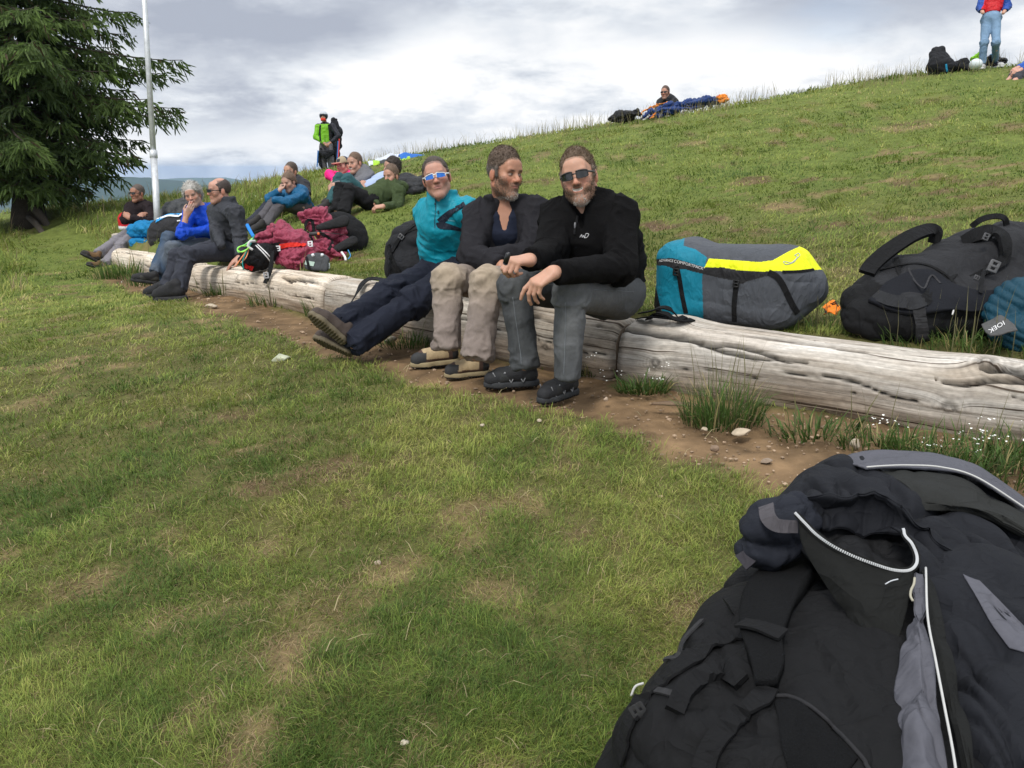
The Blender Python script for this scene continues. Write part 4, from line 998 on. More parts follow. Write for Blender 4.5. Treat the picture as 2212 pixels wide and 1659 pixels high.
def strands(name, V, N, mask, c, A, s, n, length, width, flow, col, mat, parent, jit=.5, up=.4):
    """short tapered hairs rooted on the head; flow(p) gives the combing direction in head space"""
    r_ = np.random.default_rng(len(V)); w = mask/mask.sum(); i = r_.choice(len(V), n, p=w)
    P = V[i]+r_.normal(0, .0015, (n, 3)); p = (P-np.asarray(c)) @ np.asarray(A).T/s
    d = flow(p) @ np.asarray(A); d = d/(np.linalg.norm(d, axis=1)[:, None]+1e-9); d = d+N[i]*up+r_.normal(0, jit, (n, 3)); d /= np.linalg.norm(d, axis=1)[:, None]
    L = length*s*r_.uniform(.5, 1.25, n); sd = np.cross(d, r_.normal(size=(n, 3))); sd /= np.linalg.norm(sd, axis=1)[:, None]
    d2 = d+N[i]*-.25+(flow(p) @ np.asarray(A))*.35; d2 /= np.linalg.norm(d2, axis=1)[:, None]; hw = width*s
    m = P+d*(L*.5)[:, None]; t = m+d2*(L*.5)[:, None]
    VV = np.stack([P-sd*hw, P+sd*hw, m-sd*hw*.8, m+sd*hw*.8, t], 1).reshape(-1, 3); o = np.arange(n)[:, None]*5
    F = np.concatenate([o+np.array([0, 1, 3]), o+np.array([0, 3, 2]), o+np.array([2, 3, 4])])
    cc = np.repeat(col(p)*r_.uniform(.6, 1.45, (n, 1)), 5, axis=0)
    return mk(name, VV, F, mat, parent, smooth=False, cols=np.clip(cc, 0, .95))
def finger_hand(S, W, d, n, t, curl, thumb=(.5, .4), L=1.0, spread=.10, k=.008, knuckles=None):
    """W wrist, d towards the knuckles, n out of the back of the hand, t towards the thumb; curl: per finger (knuckle, middle, end) in degrees"""
    d = nrm(d); n = nrm(n-d*np.dot(n, d)); t = nrm(t-d*np.dot(t, d)-n*np.dot(t, n)); W = np.asarray(W, float)
    off = [.030, .010, -.011, -.030]; kl = [.088, .091, .086, .078]; ph = [(.046, .027, .021), (.051, .031, .022), (.046, .028, .021), (.036, .021, .019)]; rd = [.0105, .0108, .0102, .0090]
    for i in range(4):
        kn = W+L*(d*kl[i]+t*off[i]); S.cone(W+L*(t*off[i]*.62+d*.006), kn, L*.0175, L*rd[i]*1.18, .016)
        dd = nrm(d+t*off[i]*spread*28*.1); p = kn; a = 0.0
        for j in range(3):
            a += R(curl[i][j]); v = dd*math.cos(a)-n*math.sin(a); q = p+v*ph[i][j]*L
            S.cone(p, q, L*rd[i]*(1-.10*j), L*rd[i]*(.92-.12*j), .005 if j == 0 else .003); p = q
    b = W+L*(d*.022+t*.024-n*.006); v0 = nrm(d*.75+t*.62-n*thumb[0]); v1 = nrm(d*1.0+t*(.35-thumb[1])-n*thumb[0]*.8); v2 = nrm(d*1.0+t*(.15-thumb[1]*1.4)-n*thumb[0]*.7)
    q0 = b+v0*.040*L; q1 = q0+v1*.033*L; q2 = q1+v2*.027*L
    S.cone(b, q0, L*.0175, L*.0135, .014); S.cone(q0, q1, L*.0125, L*.0115, .005); S.cone(q1, q2, L*.0115, L*.0085, .003)
    return q2
FLAT = [(12, 10, 8)]*4; RELAX = [(28, 30, 18), (32, 34, 20), (36, 38, 22), (42, 40, 24)]; FIST = [(75, 95, 55)]*4
def shoe(parent, heel, toe, up, spec, side=None, h=.005, size=1.0):
    """heel: point under the heel; toe: point under the toe tip"""
    heel = np.asarray(heel, float)-[0, 0, .018]; f = np.asarray(toe, float)-[0, 0, .018]-heel; L = np.linalg.norm(f); f = f/L; up = nrm(np.asarray(up, float)-f*np.dot(up, f)); s_ = np.cross(f, up); k = L/.285
    w = lambda x, y, z: heel+k*(x*s_+y*f+z*1.18*up)
    S = Solid(); hi = spec.get('high', .095)
    S.cone(w(0, .045, .050), w(0, .10, .052), k*.035, k*.037, .02).cone(w(0, .10, .054), w(.003, .19, .047), k*.039, k*.046, .02).cone(w(.003, .19, .045), w(.0, .240, .039), k*.045, k*.040, .02)
    S.cone(w(0, .05, .055), w(0, .055, hi), k*.037, k*.036, .02).cone(w(0, .06, .085), w(.0, .15, .062), k*.036, k*.034, .02)
    S.half(w(0, 0, .018), -up)
    V, F = S.mesh(h); N = normals(V, F); V = V+N*(.003*(fbm(V*28, 3, 3)-.5))[:, None]
    p = (V-heel) @ np.array([s_, f, up]).T/k; x, y, z = p.T; z = z/1.18
    col = np.tile(np.array(spec['upper'], float), (len(V), 1))
    def put(m, c): col[m] = c
    if 'mid' in spec: put((z > .043) & (y > .075) & (y < .215), spec['mid'])
    if 'side' in spec: put((z < .052+.02*np.sin(y*40)) & (y < .2), spec['side'])
    if 'toe' in spec: put((y > .205-.25*np.maximum(z-.03, 0)) & (z < .075), spec['toe'])
    if 'heel' in spec: put((y < .05) & (z < .10), spec['heel'])
    o = mk('shoe', V, F, fabric('shoe_leather', (1, 1, 1), .7, 50, .25, .35, 300, attr=True), parent, cols=col)
    T = Solid(); T.cone(w(0, .040, .014), w(-.002, .12, .014), k*.040, k*.037, .03).cone(w(-.002, .12, .014), w(.004, .195, .014), k*.037, k*.049, .03).cone(w(.004, .195, .014), w(.002, .248, .018), k*.049, k*.036, .03)
    T.half(w(0, 0, .030), up); T.half(w(0, 0, 0), -up)
    if spec.get('tread', True):
        for i in range(15): T.box(w(0, .0+.285*(i+.5)/15, .0), [s_, f, up], (.08, .0042*k, .006*k), .001, .002, 's')
    V, F = T.mesh(h); p = (V-heel) @ np.array([s_, f, up]).T/k
    c = np.tile(np.array(spec['sole'], float), (len(V), 1)); 
    if 'midsole' in spec: c[p[:, 2] > .012] = spec['midsole']
    so = mk('sole', V, F, MATS['shoe_leather'], o, cols=c)
    mb = MB()
    for i in range(5):
        y = .115+.021*i; z = .098-.0075*i-(.006 if i > 2 else 0)
        for q in (-1, 1):
            P = [w(-q*.026, y, z-.012), w(-q*.012, y+.006, z+.003), w(q*.012, y+.016, z+.000), w(q*.026, y+.020, z-.018)]
            v, ff = tube(spline(P, 8), .0026*k, 5); mb.add(v, ff, spec.get('lace', (.1, .1, .1)))
    if 'stripe' in spec:
        for q in (-1, 1):
            for i in range(6):
                y = .055+.030*i; a = .028 if i % 2 else .075; b = .075 if i % 2 else .028
                P = [w(q*(.0375-.006*(zz > .05)), y+.03*tt, zz) for tt, zz in ((0, a), (.5, .052), (1, b))]
                P = [pp+s_*q*k*.0065 for pp in P]; v, ff = strap(P, .0045*k, .002, s_*q, 6); mb.add(v, ff, spec['stripe'])
    mb.build('laces', MATS['shoe_leather'], o, cols=True)
    return o
def cv(r, u, f):
    """direction given as (picture right, picture up, away from the camera)"""
    return nrm(r*RT+u*UPV+f*FW)
SK = (.44, .235, .155); SKT = (.40, .195, .12); SKP = (.50, .285, .20)
JK = {}
def person(label, s):
    q = lambda k: U(*s[k]) if len(s[k]) == 3 and not isinstance(s[k], np.ndarray) else s[k]
    pts = {k: (U(*v) if isinstance(v, tuple) else np.asarray(v)) for k, v in s['j'].items()}
    H, NK, PV = pts.get('head'), pts['neck'], pts['pelvis']
    h = s.get('h', .010); fh = s.get('fh', .004); B = s.get('bulk', 1.0); sz = s.get('size', .96)
    tA = orient(PV, s.get('tyaw', 0)); tf = tA[1]
    base = np.array([PV[0], PV[1], height([PV[:2]])[0]])
    root = thing('person', base, label, 'person', s.get('group'))
    up = nrm(NK-PV); mid = PV+(NK-PV)*.45-tf*s.get('slump', .02); chest = PV+(NK-PV)*.74
    fl = (tf, .72); arms = [k for k in 'AB' if 'sh'+k in pts]; legs = [k for k in 'AB' if 'hp'+k in pts]
    # body
    S = Solid()
    S.cone(PV, mid, .125*B, .125*B, .05, flat=fl).cone(mid, chest, .125*B, .135*B, .05, flat=fl).cone(chest, NK, .11*B, .055, .06)
    if len(arms) == 2: S.cone(pts['shA'], pts['shB'], .052, .052, .06)
    fine = []
    if H is not None:
        A = orient(H, *s['face']); fh_ = fh
        head_solid(S, H, A, sz, NK, s.get('fat', 1.0), s.get('smile', False), s.get('detail', True)); fine.append((H-.15, H+.15, fh))
    for k in arms:
        sh, el, wr = pts['sh'+k], pts['el'+k], pts['wr'+k]
        S.cone(sh, el, .05, .042, .03).cone(el, wr if s.get('hand'+k) is not None else wr+nrm(el-wr)*.05, .041, .029, .02)
        hd = s.get('hand'+k)
        if hd is not None:
            finger_hand(S, wr, hd[0], hd[1], hd[2], hd[3], hd[4] if len(hd) > 4 else (.5, .4), hd[5] if len(hd) > 5 else .98)
            c = wr+nrm(hd[0])*.09; fine.append((c-.11, c+.11, s.get('hh', .006)))
    for k in legs:
        hp, kn, an = pts['hp'+k], pts['kn'+k], pts['an'+k]
        S.cone(hp, kn, .078, .052, .04).cone(kn, kn+(an-kn)*.35, .050, .052, .03).cone(kn+(an-kn)*.35, an, .052, .036, .02)
        if s.get('barefoot'): pass
    V, F = S.mesh(h*1.25, fine)
    skin = s.get('skin', SK)
    if H is not None: col = face_colours(V, H, A, sz, skin, s)
    else: col = np.tile(np.array(skin), (len(V), 1))
    if H is not None and s.get('hair'):                        # roots showing through along the hairline
        hr = s['hair']; p = (V-H) @ A.T/sz; n = nrm(hr.get('line', (0, -.62, .78))); e = p @ n-hr.get('c', .013)+.012*(fbm(p*70, 2, 3)-.5)
        k = sstep(-.013, .002, e)*(p[:, 2] > -.08)*(np.linalg.norm(p-[0, -.01, .02], axis=1) < .15)*(np.abs(p[:, 0]) < .085)*(1-.0*e)
        if hr.get('bald'): k = k*(1-sstep(.09, .11, p[:, 2]))*(p[:, 1] < .03)
        col = col*(1-.7*k[:, None])+.7*k[:, None]*np.where((p[:, 1] > .03)[:, None], np.array(hr['col']), np.array(hr.get('side', hr['col'])))
    hm = s.get('handcol')
    body = mk('body', V, F, skin_mat(), root, cols=col)
    if H is not None:
        N = normals(V, F); p = (V-H) @ A.T/sz
        hairs(s, root, V, N, p, H, A, sz, h)
        if s.get('beard'):
            b = beard_mask(p)*(np.linalg.norm(p, axis=1) < .18)
            L, n, c1, c2 = s['beard']
            if b.sum() > 1:
                strands('beard', V, N, b+1e-12, H, A, sz, n, L, .0011, lambda p: np.stack([p[:, 0]*1.5, .2+0*p[:, 1], -1+0*p[:, 2]], 1),
                        lambda p: np.where(((np.abs(p[:, 0]) < .030+.01*np.sin(p[:, 2]*90)) & (p[:, 2] < -.082))[:, None], np.array(c2), np.array(c1)), hair_mat(), root, .35, .5)
        if s.get('shades'): shades(root, H, A, sz, s['shades'])
    # clothes
    j = s.get('jacket')
    if j:
        m = j['mat']; S = Solid(); bones = []
        hem = PV-up*j.get('hem', .06)
        r0 = j.get('r', .150)*B
        S.cone(hem, mid, r0*j.get('waist', 1.0), r0*1.02, .06, flat=(tf, j.get('flat', .80))).cone(mid, chest, r0*1.02, r0*1.04, .06, flat=(tf, .76))
        S.cone(chest, NK-up*.02, .125*B, .078, .07)
        if s.get('belly'): S.ell(PV+(NK-PV)*.28+tf*.05, np.array([tA[0], tf, tA[2]]), np.array([.15, .12, .15])*s['belly'], .06)
        if len(arms) == 2: S.cone(pts['shA'], pts['shB'], .070*B, .070*B, .07)
        bones += [(hem, mid, r0, .8, .6), (mid, chest, r0, .5, .2)]
        ae = j.get('sleeve', 1.0)
        for k in arms:
            sh, el, wr = pts['sh'+k], pts['el'+k], pts['wr'+k]; e = wr+(el-wr)*j.get('cuff'+k, .02)
            S.cone(sh, el, .073*ae*B, .062*ae, .04).cone(el, e, .061*ae, .045*ae, .02, cap=s.get('hand'+k) is not None)
            bones += [(sh, el, .068*ae, .8, 1), (el, e, .055*ae, 1, .25)]
        cl = j.get('collar')
        if cl: 
            ca = orient(NK, j.get('cyaw', s.get('tyaw', 0)), j.get('cpitch', 0)); ca = np.array(ca)
            S.ring(NK+ca[2]*cl.get('z', .03)+ca[1]*cl.get('y', .0), ca, cl.get('rx', .075), cl.get('ry', .07), cl.get('h', .035), cl.get('t', .008), .02, cl.get('flare', 0), open_=cl.get('open', 0))
        if j.get('hood'):
            S.ell(NK-tf*.075+up*.0, tA, np.array([.115, .065, .075]), .04)
        if j.get('open'):                                              # unzipped front: the opening shows what is worn below
            w0, w1, zt, zb = j['open']
            a = NK+tf*.135+up*zt; b = NK+tf*.185+up*zb
            S.cone(a, b, w0, w1, .012, 's')
        if 'vee' in j:
            w, dz = j['vee']; S.cone(NK+tf*.085+up*.05, NK+tf*.125-up*dz, w, w*.25, .012, 's')
        S.half(hem, -up) if not j.get('nocut') else None
        V, F = S.mesh(h); V = smooth(V, F, 1)
        V = wrinkle(V, F, bones, j.get('amp', .004), j.get('joint', .014), j.get('seed', 1), j.get('freq', 15), j.get('cloth', .006))
        cols = np.tile(np.array(j['col'], float), (len(V), 1))
        if 'paint' in j: cols = j['paint'](V, cols, dict(tf=tf, side=tA[0], up=up, NK=NK, PV=PV, pts=pts))
        jo = mk(j.get('name', 'jacket'), V, F, fabric(m[0], (1, 1, 1), *m[1:], attr=True), root, cols=cols)
        JK[label] = (jo, V, F)
        if j.get('under'):
            S = Solid(); S.cone(PV, mid, .137*B, .137*B, .05, flat=fl).cone(mid, chest, .138*B, .145*B, .05, flat=fl).cone(chest, NK-up*.035, .118*B, .070, .06)
            if len(arms) == 2: S.cone(pts['shA'], pts['shB'], .058, .058, .06)
            w, dz = j['under'][1]; S.cone(NK+tf*.03+up*.05, NK+tf*.115-up*dz, w, w*.22, .01, 's')
            V, F = S.mesh(h); V = wrinkle(V, F, [(PV, chest, .13, .5, .5)], .003, .01, 3)
            mk('shirt', V, F, fabric('jersey', (1, 1, 1), .9, 80, .15, .25, 900, attr=True), root, cols=np.tile(np.array(j['under'][0]), (len(V), 1)))
    t = s.get('trousers')
    if t:
        S = Solid(); bones = []; rt = t.get('r', (.094, .070, .066, .070))
        if legs: S.ell((PV+sum(pts['hp'+k] for k in legs)/len(legs))/2, tA, np.array([.165, .125, .115])*B, .05)
        S.cone(PV, PV+up*.06, .135*B, .13*B, .04, flat=fl)
        for k in legs:
            hp, kn, an = pts['hp'+k], pts['kn'+k], pts['an'+k]; e = an+(kn-an)*t.get('short', 0); d = nrm(kn-an); m2 = kn+(an-kn)*.4
            S.cone(hp, kn, rt[0]*B, rt[1], .045); S.cone(kn, m2, rt[1]*.98, rt[2], .03).cone(m2, e-d*.02, rt[2], rt[3], .02, cap=True)
            bones += [(hp, kn, rt[0]*.9, .7, 1.1), (kn, e, rt[2], 1.2, 1.2)]
        V, F = S.mesh(h); V = smooth(V, F, 1); V = wrinkle(V, F, bones, t.get('amp', .004), t.get('joint', .014), t.get('seed', 5), t.get('freq', 14), .005)
        cols = np.tile(np.array(t['col'], float), (len(V), 1))
        cols = cols*(.86+.28*fbm(V*6, 3, 4)[:, None])
        if 'paint' in t: cols = t['paint'](V, cols, pts)
        m = t['mat']; mk('trousers', V, F, fabric(m[0], (1, 1, 1), *m[1:], attr=True), root, cols=cols)
        if t.get('seam'):
            mb = MB()
            for k in legs:
                hp, kn, an = pts['hp'+k], pts['kn'+k], pts['an'+k]
                for P, r in ((spline([kn+(hp-kn)*.9, kn+(hp-kn)*.5, kn+(hp-kn)*.12], 30), .085), (spline([kn+(an-kn)*.12, kn+(an-kn)*.5, an], 30), .068)):
                    d = nrm(P[-1]-P[0]); to = CAM-P.mean(0); to = nrm(to-d*np.dot(to, d)); sdv = np.cross(d, to)
                    path = []
                    from mathutils.bvhtree import BVHTree
                    bv = t.setdefault('_bvh', BVHTree.FromPolygons(V.tolist(), F.tolist()))
                    for x in P:
                        hit = bv.ray_cast(Vector(x+nrm(to+sdv*t['seam'])*.2), Vector(-nrm(to+sdv*t['seam'])), .2)
                        if hit[0] is not None: path.append(np.array(hit[0])+np.array(hit[1])*.0008)
                    if len(path) > 6:
                        v, f = tube(path, .0016, 4); mb.add(v, f)
            if mb.n: mb.build('seam', fabric('seam_thread', (.16, .175, .19), .9), root)
    for k in legs:
        sp = s.get('shoes')
        if not sp and t and not t.get('short'):
            dn = nrm(pts['an'+k]-pts['kn'+k]); he = pts['an'+k]+dn*.07-tf*.06; he[2] = max(he[2], height([he[:2]])[0]); tt = he+tf*.27; tt[2] = max(height([tt[:2]])[0], he[2]-.05)
            shoe(root, he, tt, (0, 0, 1), dict(upper=(.03, .028, .027), sole=(.02, .02, .02), lace=(.06, .06, .06), tread=False), h=.010)
        if sp and 'heel'+k in pts: shoe(root, pts['heel'+k], pts['toe'+k], s.get('up'+k, (0, 0, 1)), sp, h=s.get('sh', .007))
    return root
def hairs(s, root, V, N, p, H, A, sz, h):
    hr = s.get('hair')
    if not hr: return
    S = Solid(); w = lambda x, y, z: H+sz*(x*A[0]+y*A[1]+z*A[2]); t = hr.get('t', .012)
    tt = hr.get('top', t)
    ts = t if hr.get('back') else min(t, .0035)
    S.ell(w(0, -.014-.003, .036+(tt-t)*.5), A, sz*np.array([.077+ts, .098+ts, .087+tt]), .01)
    if hr.get('back'): S.ell(w(0, -.055, -.02), A, sz*np.array([.072+t*.6, .052+t, .075]), .03)
    if hr.get('bun'): S.ell(w(0, -.06, .115), A, sz*np.array([.042, .045, .038]), .015)
    n = nrm(hr.get('line', (0, -.62, .78))); c = hr.get('c', .013)
    nn = n[0]*A[0]+n[1]*A[1]+n[2]*A[2]; S.half(H+sz*nn*c, -nn, 'i', .005)
    for q in (-1, 1):
        if hr.get('burn', True): S.cone(w(q*.0765, .022, .03), w(q*.073, .020, -.012), sz*.009, sz*.006, .01)
        if hr.get('peak'): S.ell(w(q*.045, .075, .085), A, sz*np.array([.024, .03, .028]), .012, 's')
    if hr.get('bald'): S.ell(w(0, .035, .105), A, sz*np.array([.062, .095, .055]), .012, 's')
    V2, F2 = S.mesh(s.get('hairh', .0045)); N2 = normals(V2, F2); p2 = (V2-H) @ A.T/sz
    am = hr.get('amp', .005); fr = hr.get('freq', 45)
    V2 = V2+N2*((fbm(p2*np.array([fr, fr*.6, fr*.6]), 3, 7)-.45)*am*2*sz)[:, None]
    c1 = np.array(hr['col']); c2 = np.array(hr.get('side', hr['col']))
    def colf(p): return c1+(c2-c1)*(sstep(.055, .02, p[:, 2])*sstep(-.08, .0, p[:, 1]+.05))[:, None]
    cols = colf(p2)*(.55+.8*fbm(p2*np.array([160, 60, 60]), 3, 5)[:, None])
    ho = mk('hair', V2, F2, hair_mat(), root, cols=cols)
    if hr.get('n', 1200):
        fl = hr.get('flow', lambda p: np.stack([p[:, 0]*3, -.6+0*p[:, 0], -.5+p[:, 2]*4], 1))
        strands('hair_strands', V2, N2, np.ones(len(V2)), H, A, sz, hr.get('n', 1200), hr.get('len', .018), hr.get('sw', .0013), fl, colf, hair_mat(), ho, hr.get('jit', .35), hr.get('up', .35))
def shades(root, H, A, sz, sp):
    w = lambda x, y, z: H+sz*(x*A[0]+y*A[1]+z*A[2])
    kind, lens, frame, drop, tall = sp
    LM = plain('lens_'+kind, lens, .06, 0, .8, .02); FM = plain('frame_'+kind, frame, .25, 0, .5, .05)
    r = .088; fr = MB(); y0 = .030
    def curve(x, z, o=0.0): return w(x, y0+math.sqrt(max((r+o)**2-(x*.92)**2, 0)), z)
    g = bpy.data.objects.new('sunglasses', None); link(g); g.parent = root; g.location = H-base_of(root)
    for q in (-1, 1):
        nu, nv = 12, 7; VV = []
        for o in (0.004, .0015):
            for a in range(nu):
                fx = a/(nu-1); x = q*(.009+.052*fx)
                for b in range(nv):
                    fz = b/(nv-1)*2-1; hgt = tall*(1-.22*(2*fx-1)**4-(.25*fx if kind == 'sport' else .12*fx))
                    z = .006-drop*fx+fz*hgt*.5*(1 if fz > 0 else (1-.15*fx)); sq = 1-abs(fz)**3*.10
                    VV.append(curve(x*sq if False else x, z, o))
        idx = lambda o, a, b: o*nu*nv+a*nv+b; FF = []
        for a in range(nu-1):
            for b in range(nv-1): FF += [[idx(0, a, b), idx(0, a+1, b), idx(0, a+1, b+1), idx(0, a, b+1)], [idx(1, a, b+1), idx(1, a+1, b+1), idx(1, a+1, b), idx(1, a, b)]]
        mk('lens', VV, FF, LM, g)
        top = [VV[idx(0, a, nv-1)] for a in range(nu)]; bot = [VV[idx(0, a, 0)] for a in range(nu)]; out = [VV[idx(0, nu-1, b)] for b in range(nv)]; inn = [VV[idx(0, 0, b)] for b in range(nv)]
        for P, rr in ((top, .0030 if kind == 'sport' else .0036), (out, .0025), (inn, .0022)) + (() if kind == 'sport' else ((bot, .0022),)):
            v, f = tube(np.array(P), rr*sz, 6); fr.add(v, f)
        P = [VV[idx(0, nu-1, nv-2)], w(q*.079, .050, .008), w(q*.081, .012, .007), w(q*.080, -.015, .0)]; v, f = strap(P, .0085*sz, .003, A[0]*q, 14); fr.add(v, f)
    v, f = tube(spline([curve(-.012, .011, .004), curve(0, .012, .0055), curve(.012, .011, .004)], 8), .0034*sz, 6); fr.add(v, f)
    fr.build('frame', FM, g)
    return g
FLEECE = ('fleece', .95, 140, .20, .55, 420); SHELL = ('shell', .55, 30, .10, .12, 900); JEANS = ('denim', .85, 70, .22, .30, 1100); TWILL = ('twill', .88, 50, .14, .22, 900)
# ------------------------------------------------------------------ the three men in front
def stain(V, cols, pts):
    kn = [pts[k] for k in ('knA', 'knB')]
    for k in kn:
        g = np.exp(-(np.linalg.norm(V-(k+nrm(CAM-k)*.05+[0, 0, .05]), axis=1)/.13)**2)[:, None]; cols = cols*(1-.75*g)+.75*g*np.array([.39, .315, .225])
    return cols
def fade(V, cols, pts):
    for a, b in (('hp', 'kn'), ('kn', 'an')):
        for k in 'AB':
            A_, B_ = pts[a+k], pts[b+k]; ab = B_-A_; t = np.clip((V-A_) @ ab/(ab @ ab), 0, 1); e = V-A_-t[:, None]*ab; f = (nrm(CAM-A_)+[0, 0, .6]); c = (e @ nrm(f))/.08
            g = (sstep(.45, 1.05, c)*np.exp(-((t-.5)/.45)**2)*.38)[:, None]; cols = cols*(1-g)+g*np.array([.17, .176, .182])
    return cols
def fronts():
    gp = G
    # 1 black fleece
    j = dict(head=(1250, 383, 3.86), neck=(1268, 452, 3.95), pelvis=(1318, 622, 4.10),
             shA=(1208, 468, 4.03), elA=(1190, 545, 3.86), wrA=(1143, 562, 3.52), shB=(1336, 470, 3.90), elB=(1340, 578, 3.74), wrB=(1196, 588, 3.42),
             hpA=(1268, 628, 4.17), knA=(1114, 621, 3.80), anA=(1134, 784, 3.84), hpB=(1336, 640, 4.00), knB=(1232, 632, 3.62), anB=(1226, 808, 3.66),
             heelA=gp(1166, 826), toeA=gp(1044, 832), heelB=gp(1246, 842), toeB=gp(1164, 868))
    def paint(V, c, a):
        d = (V-a['NK']) @ a['side'], (V-a['NK']) @ a['tf'], (V-a['NK']) @ np.array([0, 0, 1.])
        c = c.copy(); return c
    p1 = person('bearded man in black fleece and grey jeans smiling in dark sunglasses on the log', dict(
        j=j, face=(-9, 2, 13), size=.985, h=.0065, fh=.0026, hh=.0042, tyaw=-18, bulk=1.12, slump=.05, belly=1.0, fat=1.04, skin=(.47, .26, .18), smile=True, stubble=.38, beard_col=(.15, .10, .07),
        beard=(.0070, 2300, (.13, .088, .060), (.36, .33, .30)), brow=(.06, .04, .03), shades=('square', (.008, .008, .009), (.012, .012, .013), .002, .037),
        hair=dict(col=(.145, .100, .066), side=(.17, .14, .115), t=.0045, top=.014, c=.018, n=5200, len=.013, sw=.0009, amp=.0028, up=.12, jit=.20, peak=True, flow=lambda p: np.stack([.6+p[:, 0]*2, .3-p[:, 1]*2, .5+p[:, 2]*2], 1)),
        jacket=dict(name='fleece_jacket', col=(.0050, .0048, .0052), mat=FLEECE, hem=.02, r=.162, collar=dict(z=.035, y=.008, rx=.098, ry=.090, h=.052, t=.011, flare=1.2, open=.018), cyaw=-22, cpitch=12, amp=.005, joint=.020, cuffA=.05, cuffB=.03, sleeve=1.08, freq=11, vee=(.046, .085)),
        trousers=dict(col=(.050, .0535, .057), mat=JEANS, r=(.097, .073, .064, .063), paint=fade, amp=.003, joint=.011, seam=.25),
        shoes=dict(upper=(.018, .019, .021), sole=(.013, .013, .014), midsole=(.035, .038, .042), toe=(.022, .023, .026), stripe=(.26, .27, .285), side=(.03, .032, .033), lace=(.12, .12, .12), high=.10), sh=.0045,
        handA=(cv(-.75, -.15, -.6), cv(-.2, .75, -.6), cv(.25, .85, .3), [(55, 70, 40), (60, 75, 45), (65, 75, 45), (68, 75, 45)], (.35, .55), 1.0),
        handB=(cv(-.80, -.52, -.12), cv(-.25, .72, -.62), cv(-.55, .62, .35), [(18, 22, 12), (40, 32, 18), (48, 36, 20), (52, 40, 22)], (.5, .35), 1.0)))
    # fleece details: zip with pull, collar inside, stitched scribble
    j = dict(head=(1090, 376, 4.52), neck=(1092, 450, 4.62), pelvis=(1095, 598, 4.80),
             shA=(1036, 468, 4.66), elA=(1018, 550, 4.50), wrA=(1082, 573, 4.30), shB=(1160, 462, 4.58), elB=(1152, 545, 4.48), wrB=(1064, 556, 4.36),
             hpA=(1070, 606, 4.80), knA=(968, 606, 4.30), anA=(966, 744, 4.30), hpB=(1125, 610, 4.66), knB=(1052, 612, 4.14), anB=(1032, 766, 4.12),
             heelA=gp(994, 779), toeA=gp(886, 790), heelB=gp(1060, 803), toeB=gp(959, 812))
    person('bearded man in charcoal fleece and dusty tan trousers looking aside with folded arms', dict(
        j=j, face=(40, -3, -3), size=1.0, h=.0068, fh=.0030, hh=.0046, tyaw=-4, bulk=1.10, slump=.04, skin=(.40, .20, .128), stubble=.42, beard_col=(.13, .095, .07), gaze=1.0,
        beard=(.0070, 2200, (.115, .082, .060), (.36, .34, .31)), brow=(.05, .035, .03), lip=(.30, .12, .10),
        hair=dict(col=(.115, .080, .058), side=(.15, .13, .115), t=.0065, top=.020, c=.014, n=5200, len=.014, sw=.0009, amp=.0065, freq=30, up=.10, jit=.28, flow=lambda p: np.stack([p[:, 0]*2, .7+0*p[:, 1], .1+p[:, 2]*2], 1)),
        jacket=dict(name='fleece_jacket', col=(.021, .0205, .024), mat=FLEECE, hem=.07, r=.158, collar=dict(z=.020, y=.012, rx=.098, ry=.088, h=.050, t=.008, flare=3.0, open=.055), amp=.005, joint=.018, sleeve=1.06, cuffA=.02, cuffB=.02, freq=12,
                    under=((.012, .016, .032), (.062, .105)), open=(.088, .072, .07, -.34)),
        trousers=dict(col=(.225, .185, .165), mat=TWILL, r=(.096, .076, .070, .073), paint=stain, amp=.0045, joint=.014),
        shoes=dict(upper=(.075, .045, .035), mid=(.42, .32, .19), sole=(.02, .02, .02), midsole=(.27, .22, .13), toe=(.035, .036, .038), heel=(.03, .03, .03), lace=(.05, .035, .03), high=.10), sh=.005,
        handA=(cv(.85, -.25, -.1), cv(.1, .8, -.5), cv(.1, .5, .8), RELAX)))
    j = dict(head=(943, 384, 5.02), neck=(956, 441, 5.10), pelvis=(958, 578, 5.36),
             shA=(925, 458, 5.24), elA=(932, 515, 5.46), wrA=(925, 572, 5.56), shB=(1006, 458, 5.06), elB=(1024, 525, 5.24), wrB=(1025, 580, 5.36),
             hpA=(940, 590, 5.36), knA=(846, 632, 5.02), anA=(738, 704, 4.78), hpB=(985, 592, 5.22), knB=(892, 655, 4.92), anB=(765, 741, 4.72),
             heelA=U(744, 740, 4.70), toeA=U(662, 672, 4.62), heelB=U(757, 764, 4.76), toeB=U(672, 726, 4.78))
    def paint(V, c, a):
        d = V-a['NK']; x = d @ a['side']; y = d @ a['tf']; z = d @ a['up']; c = c.copy(); fr = y > .02
        def bar(x0, z0, x1, z1, w): 
            t = np.clip(((x-x0)*(x1-x0)+(z-z0)*(z1-z0))/((x1-x0)**2+(z1-z0)**2), 0, 1); return np.hypot(x-x0-t*(x1-x0), z-z0-t*(z1-z0)) < w
        # an angular dark chevron on the breast and a zip
        m = fr & (bar(.005, -.095, .125, -.010, .017) | bar(.005, -.100, .145, -.135, .012) | (bar(.004, -.098, .022, -.102, .018)))
        _ = m
        c[(y > -.2) & fr & (np.abs(x+.012) < .003) & (z > -.10)] = (.01, .02, .03)
        return c
